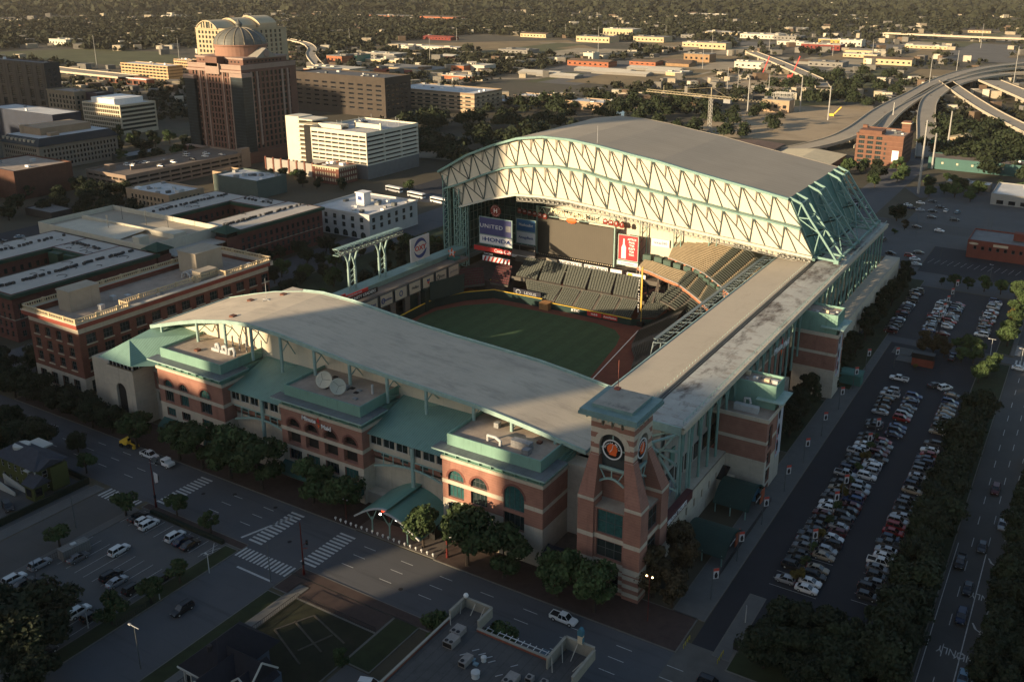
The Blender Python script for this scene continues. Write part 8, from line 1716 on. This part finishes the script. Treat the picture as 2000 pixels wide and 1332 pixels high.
lamp(-61,143.5,10,'oxblood lamp standard with two glowing globes below the clock tower',True); signalmast(-106.8,140.2,8,'short oxblood mast with a flag among the pavement trees',1)
lamp(-122.7,140.3,5,'small post lamp by the ball bollards, the right one'); lamp(-135.6,140.3,5,'small post lamp by the ball bollards, the left one'); lamp(-84.5,121.3,6,'short lamp behind the grill building corner')
b=MB(); b.extr([(0,0,4.6),(1.4,0,4.4),(1.4,0,5.4),(0,0,5.6)],(0,.03,0),0); b.extr([(.55,-.01,4.5),(1.4,-.01,4.4),(1.4,-.01,4.9),(.5,-.01,5.05)],(0,.05,0),1); c=MB(); c.tube((0,0,0),(0,0,8.4),.08); simple('flagpole','oxblood pole with a blue white and red flag in the sunlit corner by the pavilion','flagpole',-108.2,141.8,.13,[('pole',c,RUST),('flag',b,[BLUE,BW])])
def plainpole(x,y,h,label,arm=0,mat=DGREY,cat='light pole',r=.12,grp=None):
    b=MB(); b.tube((0,0,0),(0,0,h),r,r*.6)
    parts=[('pole',b,mat)]
    if arm: c=MB(); c.beam((-arm,0,h),(arm,0,h),.1); c.box(-arm-.4,-arm+.2,-.15,.15,h-.1,h+.1); parts.append(('lamp_arm',c,LGREY))
    return simple('light_pole',label,cat,x,y,0,parts,grp)
for x,y,h,l,am in((-185.5,106,8,'thin wooden pole at the left side street',0),(-133,114.5,9,'thin dark pole at the side street corner',0),(-146.2,110,4.6,'white post lamp near the hatched bays of the west lot',.4),(-147.6,98.8,5,'white post lamp under the trees right of the west lot',.4),(-152,86,5,'white post lamp lower on the side street',.4),(-134,84,9,'thin lamp pole with a double arm beside the side street',1.2),(-176,90.5,4,'short dark post in the west lot',0),(-44.5,153,4,'small white post by the lot entry',0),(-20.5,326,6,'white lamp pole at the lot corner',1),(-11,322,6,'white lamp pole by the cross street',.8),(-52,424,9,'dark pole at the black asphalt lot',0),(-70,470,12,'dark pole beyond the far lot',0),(-39,468,14,'dark clustered pole frame above the brick shop row',0),(-37.6,468,14,'second dark pole of the frame above the brick shop row',0),(-31,418,6,'lamp pole on the far cross street',.6),(-92,455,10,'dark pole on the queueing street',0)): plainpole(x,y,h,l,am,LGREY if 'white' in l else DGREY)
for k,(px,py,h) in enumerate(((1400,375,55),(1470,327,50),(1560,312,48),(1240,0,0))):
    if h: pass
def mono(px,by,ty,label,r=.9):
    x,y=gp(px,by); d=math.hypot(x,y,120); h=min(60,(by-ty)*d/1843*1.03); b=MB(); b.tube((0,0,0),(0,0,h),r,r*.55,8); simple('transmission_pole',label,'utility pole',x,y,0,[('pole',b,PG)],'tall steel utility poles')
for px,by,ty,l in((1793,378,250,'tall tapering steel pole at the corner of the pale lots'),(1848,305,228,'thick steel pole beside the right freeway ramp'),(1820,330,268,'leaning-looking steel pole with lamp beside the ramp end'),(1460,218,157,'steel pole left of the substation'),(1562,218,157,'steel pole right of the substation'),(1617,235,175,'steel pole by the yellow crane'),(1813,178,118,'steel pole above the curving ramps'),(1978,173,105,'steel pole at the right edge'),(1742,245,205,'small pole beside the left ramp'),(1390,110,72,'steel pole left of the beige works'),(1372,135,95,'second steel pole left of the beige works'),(1168,115,58,'tall pole behind the train sheds'),(840,128,80,'tall pole right of the decked building'),(892,80,58,'far pole beside the red barn'),(190,134,80,'tall pole over the left freeway'),(683,86,60,'far pole in the tree line'),(1702,123,84,'pole by the curving road'),(1626,110,84,'pole by the red factory'),(1915,95,55,'far tall pole at right'),(1868,140,105,'pole above the ramp fork'),(350,114,80,'pole left of the cream courthouse'),(1104,70,50,'far pole before the apartments'),(1300,75,52,'far pole beside the apartments'),(1502,101,60,'far pole by the white warehouse'),(1420,180,136,'slim pole at the substation'),(1440,186,140,'second slim pole at the substation'),(1500,195,150,'lattice-thin pole behind the substation')): mono(px,by,ty,l,.75 if by>200 else .45)
# tower crane over the construction ground
x,y=gp(1385,258); o=thing('tower_crane','pale lattice tower crane with a long level jib beyond the parked roof','crane',(x,y,0),math.radians(-10)); b=MB(); Hh=27
for s1 in(-1,1):
    for s2 in(-1,1): b.beam((s1*1.1,s2*1.1,0),(s1*1.1,s2*1.1,Hh),.3)
for k in range(9): b.beam((-1.1,-1.1,3*k),(1.1,-1.1,3*k+3),.2); b.beam((1.1,1.1,3*k),(-1.1,1.1,3*k+3),.2); b.beam((1.1,-1.1,3*k),(1.1,1.1,3*k+3),.2)
b.build('mast',PG,o); b=MB(); J=M('crane_yellow',(.30,.25,.16),.6)
for z,yy in((Hh,-.8),(Hh,.8),(Hh+1.8,0)): b.beam((-62,yy,z),(18,yy,z),.35)
for k in range(40): b.beam((-62+3*k,-.8,Hh),(-60.5+3*k,0,Hh+1.8),.2); b.beam((-60.5+3*k,0,Hh+1.8),(-59+3*k,.8,Hh),.2)
b.beam((0,0,Hh),(0,0,Hh+8),.6); b.beam((0,0,Hh+8),(-45,0,Hh+1.8),.15); b.beam((0,0,Hh+8),(16,0,Hh+1),.15); b.beam((-45,0,Hh+1.8),(-45,0,Hh+6),.3); b.build('jib',J,o); b=MB(); b.box(12,18,-1.5,1.5,Hh-3,Hh); b.build('counterweight',GREYB,o)
x,y=gp(1626,228); b=MB(); b.beam((0,0,1),(7,0,9),.8); b.box(-3,1.5,-1.5,1.5,.6,2.6); simple('yellow_crane','small yellow mobile crane on the construction ground','crane',x,y,0,[('body',b,YEL)])
for px,l in((1486,'left red lattice crane boom by the unfinished viaduct'),(1545,'right red lattice crane boom by the unfinished viaduct')):
    x,y=gp(px,152); b=MB(); b.beam((0,0,0),(9,0,26),1); b.box(-4,2,-2,2,0,3); simple('red_crane',l,'crane',x,y,0,[('boom',b,RED)])
# substation steelwork
x,y=gp(1517,212); b=MB()
for k in range(6):
    for j in range(4): b.beam((-9+3.6*k,-3+5*j,0),(-9+3.6*k,-3+5*j,13),.3)
for j in range(4): b.beam((-9,-3+5*j,12.5),(9,-3+5*j,12.5),.4); b.beam((-9,-3+5*j,9),(9,-3+5*j,9),.3)
simple('substation_frame','grey steel substation frame on top of a tan base','substation',x,y+14,0,[('steelwork',b,PG)])
# overhead green highway signs
b=MB(); b.box(-5,-.3,-.1,.1,6.5,9,0); b.box(.5,4.4,-.1,.1,6,8,0); c=MB(); c.beam((-7,0,0),(-7,0,7.5),.35); c.beam((7,0,0),(7,0,7.5),.35); c.beam((-7,.2,7.4),(7,.2,7.4),.35); x,y=gp(1830,300); simple('highway_sign','overhead green highway signs on a gantry at the ramp end','sign',x,y,0,[('panel',b,M('sign_green',(.02,.25,.14),.5)),('gantry',c,PG)])
# bus-shelter-like teal wall by the east sidewalk, kiosk booths
b=MB(); b.extr([(-4.5,-5,3.2),(4.5,-5,3.6),(4.5,-4,3.9),(-4.5,-4,3.9)],(0,4,0)); b.box(-4.3,4.3,-4.4,-.4,0,3.2); simple('teal_shelter','teal walled shelter with a sloping roof jutting over the far east sidewalk','shelter',-56,282,0,[('shell',b,M('shelter_teal',(.06,.17,.14),.7,.1))])
b=MB(); b.box(-3.3,3.3,-1.4,1.4,0,2.6); c=MB(); c.box(-3.4,3.4,-1.5,1.5,2.6,4.3); simple('ticket_booth','dark booth with a red brick-coloured base in the lot planting','booth',-38.3,305.8,0,[('base',b,M('booth_red',(.2,.05,.03))),('upper_band',c,BLK)])
b=MB(); b.box(-.5,.5,-.1,.1,.6,2.6); c=MB(); c.beam((-.45,0,0),(-.45,0,.6),.08); c.beam((.45,0,0),(.45,0,.6),.08); simple('parking_sign','small dark sandwich sign at the lot entry','sign',-43.2,143.8,.13,[('panel',b,BLK),('leg',c,DGREY)])
for k,(x,y) in enumerate(((-51.9,139.8),(-45,139.2))):
    b=MB()
    for j in range(4): b.tube((0,j*1.0,0),(0,j*1.0,.9),.08)
    b.beam((0,0,.85),(0,3,.85),.09); simple('yellow_rail','yellow guard rail on the %s side of the lot entry'%('left','right')[k],'railing',x,y,.1,[('rail',b,M('faded_yellow',(.3,.26,.04)))])
for k,(x0_,y0_,x1_,y1_,l) in enumerate(((-124.2,82,-124.2,113,'dark picket fence along the side walk of the vacant lawn'),(-124.2,113.4,-104,113.4,'dark picket fence along the avenue side of the vacant lawn'),(-54.2,163,-54.2,199,'dark fence in front of the green vaulted canopies'),(-147.6,89,-147.6,98,'black gate fence at the right of the west lot'),(-178.5,95,-178.5,101,'black fence beside the storage container'))):
    b=MB(); n=int(math.dist((x0_,y0_),(x1_,y1_))/.5)
    for j in range(n+1): X=x0_+(x1_-x0_)*j/n;Y=y0_+(y1_-y0_)*j/n; b.beam((X,Y,.1),(X,Y,1.35),.05)
    for z_ in(.3,1.3): b.beam((x0_,y0_,z_),(x1_,y1_,z_),.07)
    tag(b.build('picket_fence',BLK),l,'fence')
for k,(x,y,l) in enumerate(((-126.5,111,'grey pedestrian-side post'),)): pass
b=MB(); 
for k in range(4): b.box(-98+.9*k-.12,-98+.9*k+.12,93.4,93.6,0,1.1)
tag(b.build('traffic_delineators',WHT),'row of short white posts in the small lot left of the grill building','delineators')
b=MB(); b.box(-94.5,-93.2,92.4,92.9,0,.9); tag(b.build('road_barrier',RED),'red plastic road barrier left of the grill building','barrier'); b=MB(); b.box(-93,-91.7,92,92.5,0,.9); tag(b.build('road_barrier',WHT),'white plastic road barrier left of the grill building','barrier')
# ================================================================= downtown towers behind the viewpoint that shade the foreground
ca,sa=math.cos(a_),math.sin(a_)
def shade(u0,u1,s,top,label,d=45):
    te=math.tan(e_); h=top-te*s; cx=(u0+u1)/2; X=cx*ca+s*sa; Y=-cx*sa+s*ca
    t=thing('office_tower',label,'building',(X,Y,0),-a_); b=MB(); W_=(u1-u0); fl=int(h/4)
    b.box(-W_/2,W_/2,-d,0,0,h); b.build('wall',M('tower_wall',(.3,.26,.2),.8,.1,.1,stripe=('Z',4,.7,.5)),t); b=MB(); b.box(-W_/2+3,W_/2-3,-d+3,-3,h,h+.5); b.build('roof',GRAVEL,t)
for u0,u1,s,top,l in((-145,-60,-330,69,'broad office tower behind the viewpoint, right of the sunlit gap'),(-154.6,-145,-330,61,'narrow wing of the broad tower behind the viewpoint'),(-167.5,-154.6,-330,8.5,'low annex filling the sunlit gap behind the viewpoint'),(-60,240,-300,75,'second broad office tower behind the viewpoint'),(240,460,-300,70,'farthest right office tower behind the viewpoint'),(-236,-167.5,-330,58,'office tower behind the viewpoint, left of the sunlit gap'),(-299,-236,-330,26,'low office block behind the viewpoint'),(-320,-299,-330,40,'mid-height office block behind the viewpoint'),(-346,-320,-420,131,'slender tall tower behind the viewpoint'),(-398,-346,-420,100,'tall tower behind the viewpoint next to the slender one'),(-410,-398,-420,33,'low block between two towers behind the viewpoint'),(-545,-424,-420,50,'wide tower left behind the viewpoint'),(-600,-545,-420,17,'low block left behind the viewpoint'),(-705,-600,-380,88,'tall block far left behind the viewpoint'),(-800,-705,-380,20,'low block far left behind the viewpoint'),(-1040,-806,-380,88,'widest tower far left behind the viewpoint'),(-424,-410,-420,30,'narrow low block left behind the viewpoint')): shade(u0,u1,s,top,l)
# ================================================================= air
b=MB(); b.box(-23000,23000,-23000,23000,-4,132); hz=b.build('haze',[]) ; hm_=bpy.data.materials.new('haze'); hm_.use_nodes=True; t_=hm_.node_tree; t_.nodes.clear(); o_=t_.nodes.new('ShaderNodeOutputMaterial'); v_=t_.nodes.new('ShaderNodeVolumePrincipled'); v_.inputs['Color'].default_value=(.86,.80,.70,1); v_.inputs['Density'].default_value=3.2e-5; v_.inputs['Anisotropy'].default_value=.2; t_.links.new(v_.outputs[0],o_.inputs['Volume']); hz.data.materials.append(hm_); tag(hz,'thin pale haze over the whole city','haze',kind='stuff')
# ================================================================= render
S.cycles.samples=128; S.cycles.use_denoising=True; S.cycles.max_bounces=5; S.cycles.diffuse_bounces=3; S.cycles.glossy_bounces=2; S.cycles.transmission_bounces=2; S.cycles.caustics_reflective=False; S.cycles.caustics_refractive=False
